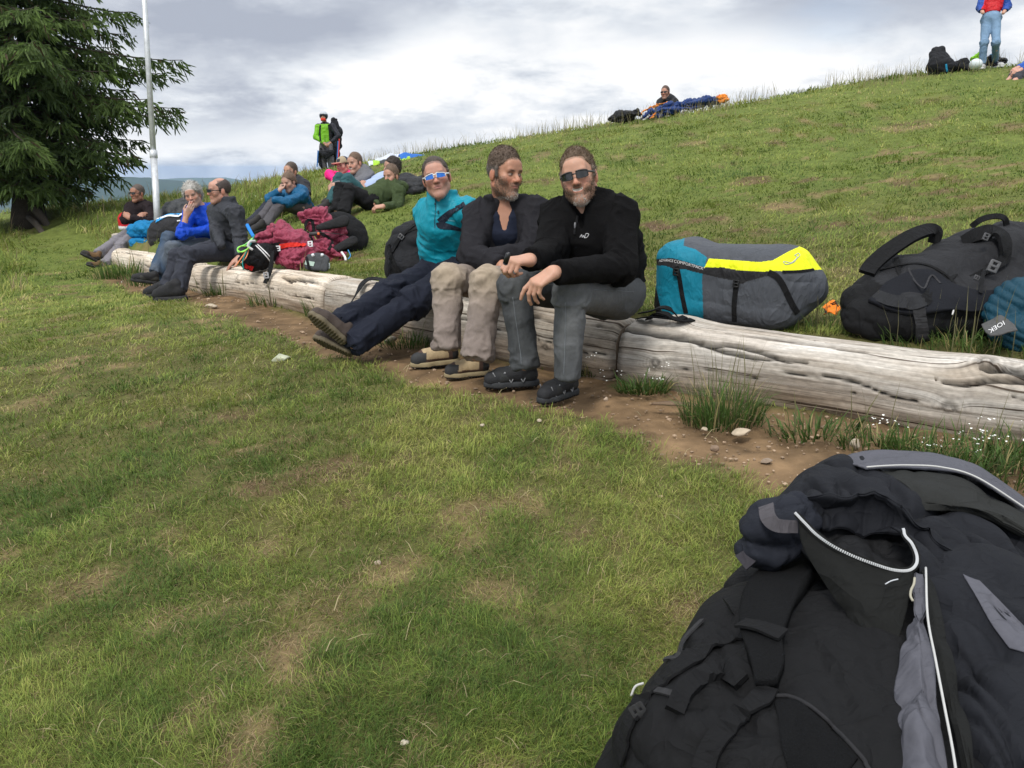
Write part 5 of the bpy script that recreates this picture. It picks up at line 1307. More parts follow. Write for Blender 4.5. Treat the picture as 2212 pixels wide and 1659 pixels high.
    person('short haired man in turquoise half zip top and mirrored blue sunglasses, legs stretched', dict(
        j=j, face=(-4, 4, 12), size=.99, h=.0066, fh=.0029, hh=.009, tyaw=-22, bulk=1.02, slump=.03, skin=(.48, .255, .19), stubble=.18, beard_col=(.16, .10, .075), brow=(.09, .06, .04), lip=(.36, .15, .13),
        fat=.92, shades=('sport', (.012, .15, .60), (.72, .74, .76), .006, .033),
        hair=dict(col=(.060, .044, .034), side=(.075, .055, .042), t=.0055, top=.008, c=.016, n=2400, len=.007, amp=.002, up=.15, jit=.25, peak=True),
        jacket=dict(name='half_zip_top', col=(.004, .235, .32), mat=('windshell', .48, 40, .08, .10, 900), hem=.03, r=.150, waist=1.0, collar=dict(z=.034, y=.006, rx=.080, ry=.078, h=.045, t=.006, flare=.6, open=.012), cyaw=-20, cpitch=8, amp=.006, joint=.020, freq=13, paint=paint),
        trousers=dict(col=(.0085, .011, .021), mat=TWILL, r=(.098, .080, .076, .082), amp=.007, joint=.020, freq=12),
        shoes=dict(upper=(.060, .045, .038), sole=(.105, .085, .05), midsole=(.12, .10, .065), lace=(.35, .34, .32), high=.09), sh=.005,
        upA=cv(.55, .62, .55), upB=cv(.35, .85, .35)))
fronts()
# ------------------------------------------------------------------ people further along the log and on the slope
def others():
    gp = G
    def seat(px, py, d, lift=.10):
        """a hip point resting on the ground: below the sight line point at depth d"""
        P = U(px, py, d); P[2] = height([P[:2]])[0]+lift; return P
    BOOT = dict(upper=(.018, .018, .020), sole=(.012, .012, .012), midsole=(.025, .025, .026), lace=(.05, .05, .05), high=.085, tread=False)
    hs = dict(h=.011, fh=.0045, hh=.008, hairh=.007)
    # bald man in grey softshell, profile
    person('balding man in grey softshell jacket and wraparound sunglasses leaning on the log', dict(hs,
        j=dict(head=(474, 412, 8.55), neck=(489, 440, 8.62), pelvis=(489, 533, 8.85), shA=(466, 456, 8.75), elA=(468, 500, 8.6), wrA=(478, 530, 8.45), shB=(508, 459, 8.42), elB=(518, 510, 8.44), wrB=(517, 555, 8.36),
               hpA=(470, 537, 8.95), knA=(384, 556, 8.42), anA=(366, 617, 8.38), hpB=(487, 543, 8.68), knB=(403, 552, 8.18), anB=(386, 621, 8.12), heelA=gp(362, 640), toeA=gp(313, 641), heelB=gp(401, 648), toeB=gp(336, 650)),
        face=(-72, -2, 0), size=1.02, tyaw=-62, bulk=1.06, belly=.9, skin=(.46, .25, .185), stubble=.12, shades=('wrap', (.008, .008, .009), (.012, .012, .012), .004, .030),
        hair=dict(col=(.065, .048, .042), t=.004, top=.004, c=.010, n=700, len=.006, amp=.002, bald=True, burn=True),
        jacket=dict(name='softshell_jacket', col=(.038, .041, .050), mat=('softshell', .75, 40, .12, .2, 600), hem=.09, r=.160, collar=dict(z=.030, y=0, rx=.084, ry=.084, h=.045, t=.009, flare=.8, open=.012), cyaw=-62, amp=.005, joint=.018, cuffB=.03),
        trousers=dict(col=(.034, .037, .050), mat=TWILL, r=(.098, .078, .072, .074), amp=.006, joint=.018), shoes=BOOT,
        handB=(cv(-.75, -.62, -.1), cv(-.5, .6, -.6), cv(.2, .1, -.9), FLAT, (.3, .1), 1.0)))
    # white haired man, chin in hand
    person('white haired man in bright blue jacket and jeans resting his cheek on his hand', dict(hs,
        j=dict(head=(416, 422, 9.5), neck=(436, 452, 9.62), pelvis=(446, 524, 9.9), shA=(412, 460, 9.62), elA=(394, 505, 9.35), wrA=(402, 466, 9.36), shB=(455, 458, 9.66), elB=(460, 497, 9.6), wrB=(405, 502, 9.36),
               hpA=(432, 524, 9.98), knA=(364, 515, 9.45), anA=(337, 585, 9.35), hpB=(448, 530, 9.78), knB=(372, 536, 9.30), anB=(354, 600, 9.45), heelA=U(344, 612, 9.3), toeA=U(281, 604, 9.15), heelB=gp(375, 620), toeB=gp(330, 628)),
        face=(-14, -6, 12), size=1.0, tyaw=-50, bulk=1.0, skin=(.45, .25, .185), stubble=.25, beard_col=(.40, .36, .33), brow=(.30, .27, .25),
        hair=dict(col=(.46, .44, .41), side=(.38, .36, .34), t=.014, top=.022, c=.006, n=3600, len=.045, sw=.0018, amp=.012, freq=24, up=.25, jit=.5, back=True, burn=False),
        jacket=dict(name='blue_jacket', col=(.004, .055, .48), mat=('windshell_blue', .5, 40, .1, .15, 900), hem=.11, r=.150, collar=dict(z=.022, y=0, rx=.080, ry=.078, h=.032, t=.008, flare=.8, open=.02), cyaw=-45, amp=.006, joint=.02, cuffA=.42, cuffB=.0),
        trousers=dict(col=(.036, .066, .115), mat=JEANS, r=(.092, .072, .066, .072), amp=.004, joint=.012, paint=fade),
        shoes=dict(upper=(.02, .02, .021), side=(.05, .05, .045), sole=(.02, .02, .02), midsole=(.03, .03, .03), lace=(.03, .03, .03), high=.09, tread=False),
        handA=(cv(.50, .80, -.1), cv(.35, -.4, -.8), cv(-.7, .5, .2), [(20, 25, 15)]*4, (.3, .2), 1.0)))
    # man in dark brown jacket, arms folded
    person('man in dark brown jacket and grey trousers with folded arms and brown boots', dict(hs,
        j=dict(head=(297, 418, 12.6), neck=(302, 440, 12.7), pelvis=(303, 494, 12.9), shA=(283, 448, 12.78), elA=(270, 474, 12.62), wrA=(297, 470, 12.42), shB=(322, 448, 12.62), elB=(327, 477, 12.5), wrB=(280, 471, 12.38),
               hpA=(292, 498, 12.98), knA=(253, 520, 12.5), anA=(212, 549, 12.25), hpB=(303, 500, 12.8), knB=(262, 531, 12.36), anB=(228, 568, 12.15), heelA=U(213, 566, 12.15), toeA=U(171, 546, 12.0), heelB=U(216, 579, 12.05), toeB=U(184, 570, 11.95)),
        face=(-48, 0, 0), size=1.02, tyaw=-40, bulk=1.05, skin=(.36, .175, .115), shades=('wrap', (.008, .008, .009), (.15, .15, .15), .004, .030),
        hair=dict(col=(.095, .072, .060), t=.006, top=.012, c=.014, n=700, len=.009, amp=.002),
        jacket=dict(name='brown_jacket', col=(.024, .018, .020), mat=FLEECE, hem=.08, r=.158, collar=dict(z=.022, y=0, rx=.085, ry=.083, h=.030, t=.009, flare=1.2, open=.02), cyaw=-40, amp=.006, joint=.02),
        trousers=dict(col=(.19, .18, .20), mat=TWILL, r=(.094, .074, .068, .072), amp=.006, joint=.016),
        shoes=dict(upper=(.13, .075, .035), sole=(.02, .02, .02), side=(.03, .025, .022), midsole=(.03, .03, .03), toe=(.03, .028, .026), lace=(.03, .02, .02), high=.12, tread=False), upA=cv(.5, .8, .3), upB=cv(.4, .85, .3),
        handA=(cv(.75, .4, 0), cv(.0, .2, -1), cv(.0, 1, .2), RELAX, (.3, .3), .98), handB=(cv(-.7, .5, 0), cv(0, .2, -1), cv(.2, 1, .2), RELAX, (.3, .3), .98)))
    # woman in blue jacket hugging her knees
    person('woman with a hair bun in blue jacket sitting on the grass hugging her knees', dict(hs,
        j=dict(head=(624, 394, 10.75), neck=(640, 415, 10.85), pelvis=seat(657, 460, 11.0, .12), shA=(618, 422, 10.95), elA=(584, 429, 10.7), wrA=(604, 412, 10.62), shB=(652, 424, 10.75), elB=(622, 437, 10.5), wrB=(594, 433, 10.42),
               hpA=seat(642, 460, 11.05, .10), knA=(592, 436, 10.7), anA=(566, 474, 10.55), hpB=seat(655, 463, 10.88, .10), knB=(606, 440, 10.5), anB=(575, 484, 10.35)),
        face=(-38, -14, 6), size=.93, tyaw=-50, bulk=.88, slump=-.03, skin=(.47, .28, .21), lip=(.35, .16, .14),
        hair=dict(col=(.15, .095, .062), t=.012, top=.014, c=.010, n=900, len=.02, amp=.005, bun=True, back=True),
        jacket=dict(name='blue_fleece', col=(.006, .090, .20), mat=SHELL, hem=.08, r=.150, collar=dict(z=.02, y=0, rx=.08, ry=.078, h=.03, t=.008, flare=1, open=.02), cyaw=-40, amp=.006, joint=.015, hood=True, cuffA=.03),
        trousers=dict(col=(.085, .080, .088), mat=TWILL, r=(.088, .070, .062, .064), amp=.005, joint=.014), 
        handA=(cv(.3, .9, 0), cv(-.6, .2, -.6), cv(.6, .2, -.5), [(60, 70, 40)]*4, (.3, .3), .9)))
    person('dark haired man half hidden behind the woman with the hair bun', dict(hs,
        j=dict(head=(628, 371, 11.7), neck=(637, 392, 11.8), pelvis=seat(650, 450, 11.8, .12), shA=(618, 404, 11.9), elA=(606, 428, 11.7), wrA=(590, 446, 11.5), shB=(657, 402, 11.7), elB=(663, 425, 11.5), wrB=(640, 440, 11.35),
               hpA=seat(632, 452, 11.85, .10), knA=(578, 447, 11.5), anA=(537, 486, 11.1), hpB=seat(645, 455, 11.7, .10), knB=(590, 450, 11.35), anB=(552, 488, 11.0)),
        face=(-40, 0, 0), size=1.0, tyaw=-50, bulk=1.0, skin=SKP, hair=dict(col=(.075, .055, .042), t=.006, top=.014, c=.012, n=600, len=.008, amp=.002),
        jacket=dict(name='black_jacket', col=(.016, .017, .022), mat=SHELL, hem=.08, r=.152, collar=dict(z=.02, rx=.08, ry=.078, h=.03, t=.008), amp=.005, joint=.015),
        trousers=dict(col=(.026, .029, .040), mat=TWILL, amp=.005, joint=.014)))
    # pair by the ridge: pink hooded top and grey hooded top
    person('person in bright pink hooded top and tan cap sitting behind the grey hoodie', dict(hs,
        j=dict(head=(741, 358, 11.7), neck=(753, 377, 11.8), pelvis=seat(770, 425, 12.0, .12), shA=(734, 382, 11.9), elA=(712, 378, 11.75), wrA=(722, 386, 11.55), shB=(765, 384, 11.75), elB=(745, 398, 11.5), wrB=(722, 392, 11.45),
               hpA=seat(760, 428, 12.05, .1), knA=(730, 398, 11.75), anA=(722, 436, 11.6), hpB=seat(766, 430, 11.9, .1), knB=(742, 402, 11.6), anB=(735, 440, 11.5)),
        face=(-42, -4, 4), size=.92, tyaw=-45, bulk=.86, skin=(.50, .25, .20), shades=None, hair=dict(col=(.06, .04, .03), t=.006, top=.008, c=.012, n=300, len=.01),
        jacket=dict(name='pink_hooded_top', col=(.85, .025, .22), mat=('jersey_bright', .8, 60, .08, .15, 600), hem=.08, r=.150, amp=.005, joint=.016, hood=True, collar=dict(z=.01, rx=.085, ry=.083, h=.03, t=.012)),
        trousers=dict(col=(.06, .055, .05), mat=TWILL)))
    person('smiling man in grey hoodie and khaki trousers sitting with arms over his knees', dict(hs,
        j=dict(head=(767, 353, 10.95), neck=(780, 373, 11.05), pelvis=seat(796, 425, 11.1, .12), shA=(764, 383, 11.2), elA=(742, 388, 10.95), wrA=(721, 394, 10.75), shB=(796, 383, 10.95), elB=(768, 398, 10.72), wrB=(722, 399, 10.65),
               hpA=seat(784, 428, 11.2, .1), knA=(733, 388, 10.95), anA=(724, 434, 10.75), hpB=seat(796, 430, 11.0, .1), knB=(745, 392, 10.75), anB=(734, 438, 10.6), heelA=gp(732, 446), toeA=gp(712, 449), heelB=gp(744, 449), toeB=gp(722, 453)),
        face=(-42, -4, 6), size=1.02, tyaw=-50, bulk=1.0, slump=-.03, skin=(.46, .26, .19), smile=True, lip=(.38, .16, .14),
        hair=dict(col=(.13, .08, .052), t=.007, top=.018, c=.014, n=600, len=.009, amp=.003),
        jacket=dict(name='grey_hoodie', col=(.135, .137, .150), mat=('jersey_grey', .9, 60, .12, .2, 500), hem=.08, r=.155, amp=.006, joint=.016, hood=True, collar=dict(z=.012, rx=.088, ry=.086, h=.032, t=.012, flare=1.0)),
        trousers=dict(col=(.30, .225, .145), mat=TWILL), shoes=dict(BOOT, upper=(.05, .045, .04)),
        handA=(cv(-.6, -.8, 0), cv(-.3, .2, -.8), cv(.3, .1, -.6), RELAX), handB=(cv(-.6, -.75, 0), cv(-.3, .3, -.8), cv(.3, .1, -.6), RELAX)))
    person('man in light blue shirt and teal trousers reclining behind the olive jacket', dict(hs,
        j=dict(head=(847, 362, 10.95), neck=(848, 388, 10.95), pelvis=seat(796, 440, 10.8, .12), shA=(828, 398, 11.1), elA=(806, 419, 10.85), wrA=(792, 406, 10.65), shB=(858, 398, 10.8), elB=(862, 425, 10.7), wrB=(840, 440, 10.5),
               hpA=seat(786, 440, 10.9, .1), knA=(734, 386, 10.75), anA=(714, 440, 10.6), hpB=seat(790, 443, 10.75, .1), knB=(750, 388, 10.6), anB=(736, 446, 10.4)),
        face=(-62, 0, 0), size=1.0, tyaw=-60, bulk=.98, skin=(.45, .25, .18), hair=dict(col=(.028, .020, .016), t=.014, top=.022, c=.010, n=1000, len=.018, amp=.010, up=.3, jit=.6, back=True),
        jacket=dict(name='light_blue_shirt', col=(.34, .42, .60), mat=('cotton', .85, 60, .06, .15, 700), hem=.05, r=.145, amp=.005, joint=.014, cuffA=.55, collar=dict(z=.015, rx=.075, ry=.073, h=.02, t=.006)),
        trousers=dict(col=(.028, .085, .095), mat=TWILL, r=(.092, .072, .066, .068), amp=.005, joint=.014),
        handA=(cv(-.45, .75, 0), cv(.4, .3, -.8), cv(.5, .3, .6), [(50, 60, 40)]*4)))
    person('man in olive green jacket and black trousers reclining on the grass with knees up', dict(hs,
        j=dict(head=(845, 382, 10.1), neck=(856, 403, 10.18), pelvis=seat(803, 446, 10.05, .12), shA=(832, 414, 10.3), elA=(812, 432, 10.1), wrA=(812, 443, 9.85), shB=(862, 414, 10.0), elB=(858, 446, 9.95), wrB=(828, 446, 9.72),
               hpA=seat(793, 448, 10.15, .1), knA=(737, 408, 10.05), anA=(727, 455, 9.85), hpB=seat(800, 450, 9.98, .1), knB=(755, 412, 9.85), anB=(742, 458, 9.65), heelA=gp(735, 466), toeA=gp(708, 466), heelB=gp(750, 470), toeB=gp(722, 472)),
        face=(-36, 0, 4), size=1.0, tyaw=-55, bulk=1.0, skin=(.44, .24, .17), stubble=.3, smile=True, lip=(.38, .17, .14),
        hair=dict(col=(.14, .092, .062), t=.010, top=.026, c=.014, n=1000, len=.018, amp=.006, up=.3, jit=.4),
        jacket=dict(name='olive_jacket', col=(.040, .060, .022), mat=('softshell_olive', .8, 40, .15, .2, 600), hem=.06, r=.152, amp=.006, joint=.018, hood=True, collar=dict(z=.012, rx=.084, ry=.082, h=.03, t=.010, flare=1)),
        trousers=dict(col=(.006, .006, .007), mat=TWILL, r=(.095, .076, .070, .070), amp=.006, joint=.016), shoes=BOOT,
        handB=(cv(-.9, -.1, -.1), cv(-.1, .7, -.6), cv(.2, .6, .6), [(40, 50, 30)]*4, (.4, .3), 1.0)))
    # standing pilot
    person('standing pilot in lime green jacket with silver helmet and red face scarf', dict(hs,
        j=dict(head=(699, 253, 22.6), neck=(702, 267, 22.7), pelvis=(704, 314, 22.7), shA=(687, 274, 22.8), elA=(682, 296, 22.7), wrA=(700, 309, 22.4), shB=(718, 273, 22.6), elB=(731, 294, 22.5), wrB=(714, 308, 22.35),
               hpA=(698, 316, 22.75), knA=(699, 346, 22.7), anA=(701, 374, 22.75), hpB=(711, 316, 22.65), knB=(714, 346, 22.6), anB=(718, 374, 22.6)),
        face=(-14, 6, 0), size=1.0, tyaw=-18, bulk=1.0, skin=(.42, .23, .16), stubble=.3,
        jacket=dict(name='lime_jacket', col=(.17, .43, .018), mat=('windshell_lime', .55, 40, .08, .1, 900), hem=.04, r=.150, amp=.005, joint=.016, collar=dict(z=.0, rx=.085, ry=.083, h=.03, t=.02),
                    paint=lambda V, c, a: np.where((((V-a['NK']) @ a['side'] > .165) | ((V-a['NK']) @ np.array([0, 0, 1.]) > -.015))[:, None], np.array([.012, .013, .02]), c)),
        trousers=dict(col=(.16, .155, .17), mat=TWILL, r=(.10, .085, .08, .085), amp=.006, joint=.016),
        handA=(cv(.7, -.5, 0), cv(0, .5, -.8), cv(.3, .5, .5), RELAX), handB=(cv(-.7, -.5, 0), cv(0, .5, -.8), cv(-.3, .5, .5), RELAX)))
    person('man in black jacket and sunglasses sitting behind the blue and orange wing on the ridge', dict(hs,
        j=dict(head=(1437, 201, 16.35), neck=(1440, 216, 16.4), pelvis=seat(1448, 250, 16.6, .14), shA=(1427, 222, 16.5), elA=(1420, 240, 16.4), wrA=(1428, 248, 16.2), shB=(1456, 222, 16.4), elB=(1462, 240, 16.3), wrB=(1452, 248, 16.1)),
        face=(-18, 2, 4), size=1.0, tyaw=-20, skin=(.44, .23, .16), stubble=.4, shades=('wrap', (.01, .012, .03), (.02, .02, .02), .004, .030), hair=dict(col=(.085, .050, .035), t=.010, top=.020, c=.012, n=500, len=.014, amp=.005, up=.4),
        jacket=dict(name='black_jacket', col=(.010, .011, .013), mat=SHELL, hem=.08, r=.152, collar=dict(z=.015, rx=.082, ry=.08, h=.03, t=.01))))
    gL, gR = G(2120, 150), G(2148, 146)
    person('person standing on the ridge in light blue jeans and red vest with blue sleeves', dict(hs,
        j=dict(head=(2148, -44, 14.75), neck=(2147, -22, 14.8), pelvis=(2141, 38, 14.75), shA=(2126, -12, 14.85), elA=(2118, 16, 14.85), wrA=(2124, 30, 14.6), shB=(2168, -12, 14.7), elB=(2176, 14, 14.75), wrB=(2166, 30, 14.5),
               hpA=(2131, 42, 14.8), knA=(2126, 92, 14.72), anA=gL+[0, 0, .12], hpB=(2151, 42, 14.7), knB=(2151, 92, 14.62), anB=gR+[0, 0, .12], heelA=gL+[.03, .08, .0], toeA=gL+[-.08, -.19, .0], heelB=gR+[.0, .08, 0], toeB=gR+[.05, -.2, .0]),
        face=(-30, 0, 0), size=.98, tyaw=-10, bulk=.95, skin=SKP, hair=dict(col=(.06, .045, .035), t=.008, top=.014, c=.012, n=300, len=.012),
        jacket=dict(name='red_vest_jacket', col=(.50, .012, .018), mat=('padded', .5, 40, .08, .15, 500), hem=-.07, r=.150, waist=.95, amp=.008, joint=.012, collar=dict(z=.02, rx=.08, ry=.078, h=.03, t=.01),
                    paint=lambda V, c, a: np.where(((V-a['PV']) @ a['side'])[:, None]**2 > .145**2, np.array([.020, .07, .32]), c)),
        trousers=dict(col=(.17, .27, .40), mat=JEANS, r=(.090, .062, .056, .052), amp=.004, joint=.012),
        shoes=dict(upper=(.03, .03, .05), toe=(.5, .5, .5), sole=(.5, .5, .5), midsole=(.55, .55, .55), lace=(.4, .4, .4), high=.08, tread=False)))
    person('person in blue top sitting with bare knees at the picture edge on the ridge', dict(hs,
        j=dict(neck=(2262, 96, 13.3), pelvis=seat(2268, 160, 13.4, .12), shA=(2243, 106, 13.4), elA=(2218, 140, 13.3), wrA=(2200, 146, 13.1), shB=(2282, 106, 13.3), elB=(2250, 142, 13.1), wrB=(2206, 150, 12.95),
               head=(2258, 72, 13.2), hpA=seat(2262, 165, 13.5, .1), knA=(2196, 158, 13.2), anA=(2176, 196 - 20, 13.0), hpB=seat(2266, 168, 13.3, .1), knB=(2202, 162, 13.0), anB=(2188, 182, 12.85)),
        face=(-50, 0, 0), size=.98, tyaw=-55, skin=(.50, .27, .20), hair=dict(col=(.06, .045, .035), t=.008, top=.014, c=.012, n=300, len=.012),
        jacket=dict(name='blue_top', col=(.012, .075, .36), mat=SHELL, hem=.06, r=.15, collar=dict(z=.015, rx=.082, ry=.08, h=.03, t=.01)),
        trousers=dict(col=(.05, .05, .06), mat=TWILL, short=1.05), handA=(cv(-.9, -.4, 0), cv(0, .6, -.6), cv(.2, .5, -.6), RELAX), handB=(cv(-.9, -.35, 0), cv(0, .6, -.6), cv(.2, .5, .6), RELAX)))
others()
# ------------------------------------------------------------------ bags, wings and other gear
from mathutils.bvhtree import BVHTree
NYLON = ('nylon', .62, 45, .14, .14, 1100); CORDURA = ('cordura', .8, 60, .16, .35, 1300); RIPSTOP = ('ripstop', .5, 35, .12, .12, 900)
def fab(m): return fabric(m[0], (1, 1, 1), *m[1:], attr=True)
def solid_obj(name, S, col, mat, parent, h=.008, wr=.006, wf=7.0, seed=0, sm=1, paint=None, ridge=.0):
    V, F = S.mesh(h); V = smooth(V, F, sm); N = normals(V, F)
    d = wr*(fbm(V*wf, 3, seed)-.5)*2
    if ridge: d = d-ridge*(1-np.abs(2*fbm(V*wf*.8*np.array([1, 1, 1.6])+9, 2, seed+4)-1))**4-ridge*.45*(1-np.abs(2*fbm(V*wf*1.9*np.array([1.5, .7, 1])+3, 2, seed+8)-1))**5
    V = V+N*d[:, None]
    c = np.tile(np.array(col, float), (len(V), 1))
    if paint: c = paint(V, c, N)
    o = mk(name, V, F, fab(mat), parent, cols=c); return o, V, F
def bvh(V, F): return BVHTree.FromPolygons(V.tolist(), F.tolist())
def hit(bv, px, py, d0=None):
    dr = nrm(U(px, py, 1)-CAM); h = bv.ray_cast(Vector(CAM), Vector(dr))
    if h[0] is None:
        q = U(px, py, d0 or 3); h = bv.find_nearest(Vector(q))
    n = np.array(h[1]); return np.array(h[0]), (n if np.dot(n, CAM-np.array(h[0])) > 0 else -n)
def stick(bv, pts, width, thick, name, col, mat, parent, n=30, lift=.004, d0=None):
    """a strap lying on a surface"""
    P = spline(np.array(pts, float), n); H = [hit(bv, x, y, d0) for x, y in P]
    Q = np.array([a+b*lift for a, b in H]); N = np.array([b for a, b in H])
    for _ in range(7): Q[1:-1] = (Q[:-2]+Q[1:-1]*2+Q[2:])/4
    V, F = strap(Q, width, thick, N, n); c = np.tile(np.array(col), (len(V), 1)); return mk(name, V, F, fab(mat), parent, smooth=False, cols=c)
def cloth(name, grid, col, mat, parent, thick=.004, sub=(30, 30), wr=.006, wf=9.0, seed=0, ridge=0.0, stretch=(1, 1, 1), cols=None):
    G_ = np.array(grid, float); r, c, _ = G_.shape
    A = np.stack([spline(G_[i], sub[1]) for i in range(r)]); A = np.stack([spline(A[:, j], sub[0]) for j in range(sub[1])], 1)
    nu, nv = sub; du = np.gradient(A, axis=0); dv = np.gradient(A, axis=1); N = np.cross(du, dv); N /= np.linalg.norm(N, axis=2)[..., None]+1e-9
    if np.mean((N*(CAM-A)).sum(2)) < 0: N = -N
    P = A.reshape(-1, 3)*np.array(stretch)
    d = wr*(fbm(P*wf, 3, seed)-.5)*2
    if ridge: d = d-ridge*(1-np.abs(2*fbm(P*wf*.6+3, 2, seed+4)-1))**5-ridge*.45*(1-np.abs(2*fbm(P*wf*1.5*np.array([1.4, .6, 1])+7, 2, seed+6)-1))**6
    A = A+N*d.reshape(nu, nv)[..., None]; T = A.reshape(-1, 3); B = (A-N*thick).reshape(-1, 3); n = nu*nv
    idx = lambda i, j: i*nv+j; F = []
    for i in range(nu-1):
        for j in range(nv-1): F.append([idx(i, j), idx(i, j+1), idx(i+1, j+1), idx(i+1, j)]); F.append([n+idx(i, j), n+idx(i+1, j), n+idx(i+1, j+1), n+idx(i, j+1)])
    bd = [idx(0, j) for j in range(nv)]+[idx(i, nv-1) for i in range(1, nu)]+[idx(nu-1, j) for j in range(nv-2, -1, -1)]+[idx(i, 0) for i in range(nu-2, 0, -1)]
    for k in range(len(bd)): a, b = bd[k], bd[(k+1) % len(bd)]; F.append([a, n+a, n+b, b])
    V = np.vstack([T, B]); cc = np.tile(np.array(col, float), (len(V), 1))
    if cols is not None: cc = cols(V, cc)
    o = mk(name, V, np.array(F), fab(mat), parent, cols=cc); return o, A, N
def letters(text, base, up, bv, col, parent, name='lettering', lift=.002, d0=None, spacing=1.0, shear=0.0, flip=False):
    """text set along a baseline given in picture points and laid on the surface"""
    cu = bpy.data.curves.new('t', 'FONT'); cu.body = text; cu.size = 1; cu.space_character = spacing; cu.shear = shear; cu.resolution_u = 3
    ob = bpy.data.objects.new('t', cu); COL.objects.link(ob); dg = bpy.context.evaluated_depsgraph_get(); me = ob.evaluated_get(dg).to_mesh()
    V = np.array([v.co[:] for v in me.vertices]); F = [list(p.vertices) for p in me.polygons]; ob.evaluated_get(dg).to_mesh_clear(); bpy.data.objects.remove(ob); bpy.data.curves.remove(cu)
    x0, x1 = V[:, 0].min(), V[:, 0].max(); L = spline(np.array(base, float), 60); s = np.r_[0, np.cumsum(np.linalg.norm(np.diff(L, axis=0), axis=1))]; u = (V[:, 0]-x0)/(x1-x0)*s[-1]
    px = np.interp(u, s, L[:, 0])+up[0]*V[:, 1]/.72; py = np.interp(u, s, L[:, 1])+up[1]*V[:, 1]/.72
    W = []
    for a, b in zip(px, py): p, n = hit(bv, a, b, d0); W.append(p+n*lift)
    c = np.tile(np.array(col), (len(W), 1)); return mk(name, np.array(W), F, fab(('print', .7, 50, .05, .02, 300)), parent, smooth=False, cols=c)
def buckle(parent, c, ax, s, col=(.03, .03, .032), name='buckle'):
    mb = MB()
    for q in (-1, 1): V, F = rbox(np.asarray(c)+ax[0]*q*s*.55, ax, (s*.22, s*.9, s*.22)); mb.add(V, F)
    for q in (-1, 0, 1): V, F = rbox(np.asarray(c)+ax[1]*q*s*.75, ax, (s*.6, s*.16, s*.25)); mb.add(V, F)
    return mb.build(name, plain('buckle_%d' % int(col[0]*1000), col, .4), parent)
def rope(parent, pts, r, col, name='cord', n=40):
    V, F = tube(spline(np.array(pts), n), r, 6); return mk(name, V, F, fab(('cordage', .7, 200, .1, .2, 900)), parent, cols=np.tile(np.array(col), (len(V), 1)))

BLACK = (.0048, .0050, .0058); CHAR = (.033, .034, .038)
def inpoly(P, poly):
    x, y = P.T; r = np.zeros(len(P), bool); q = np.array(poly, float); j = len(q)-1
    for i in range(len(q)):
        c = ((q[i, 1] > y) != (q[j, 1] > y)) & (x < (q[j, 0]-q[i, 0])*(y-q[i, 1])/(q[j, 1]-q[i, 1]+1e-12)+q[i, 0]); r ^= c; j = i
    return r
def proj(V):
    d = V-CAM; z = d @ FW; return np.stack([1106+FPX*(d @ RT)/z, 829.5-FPX*(d @ UPV)/z], 1)

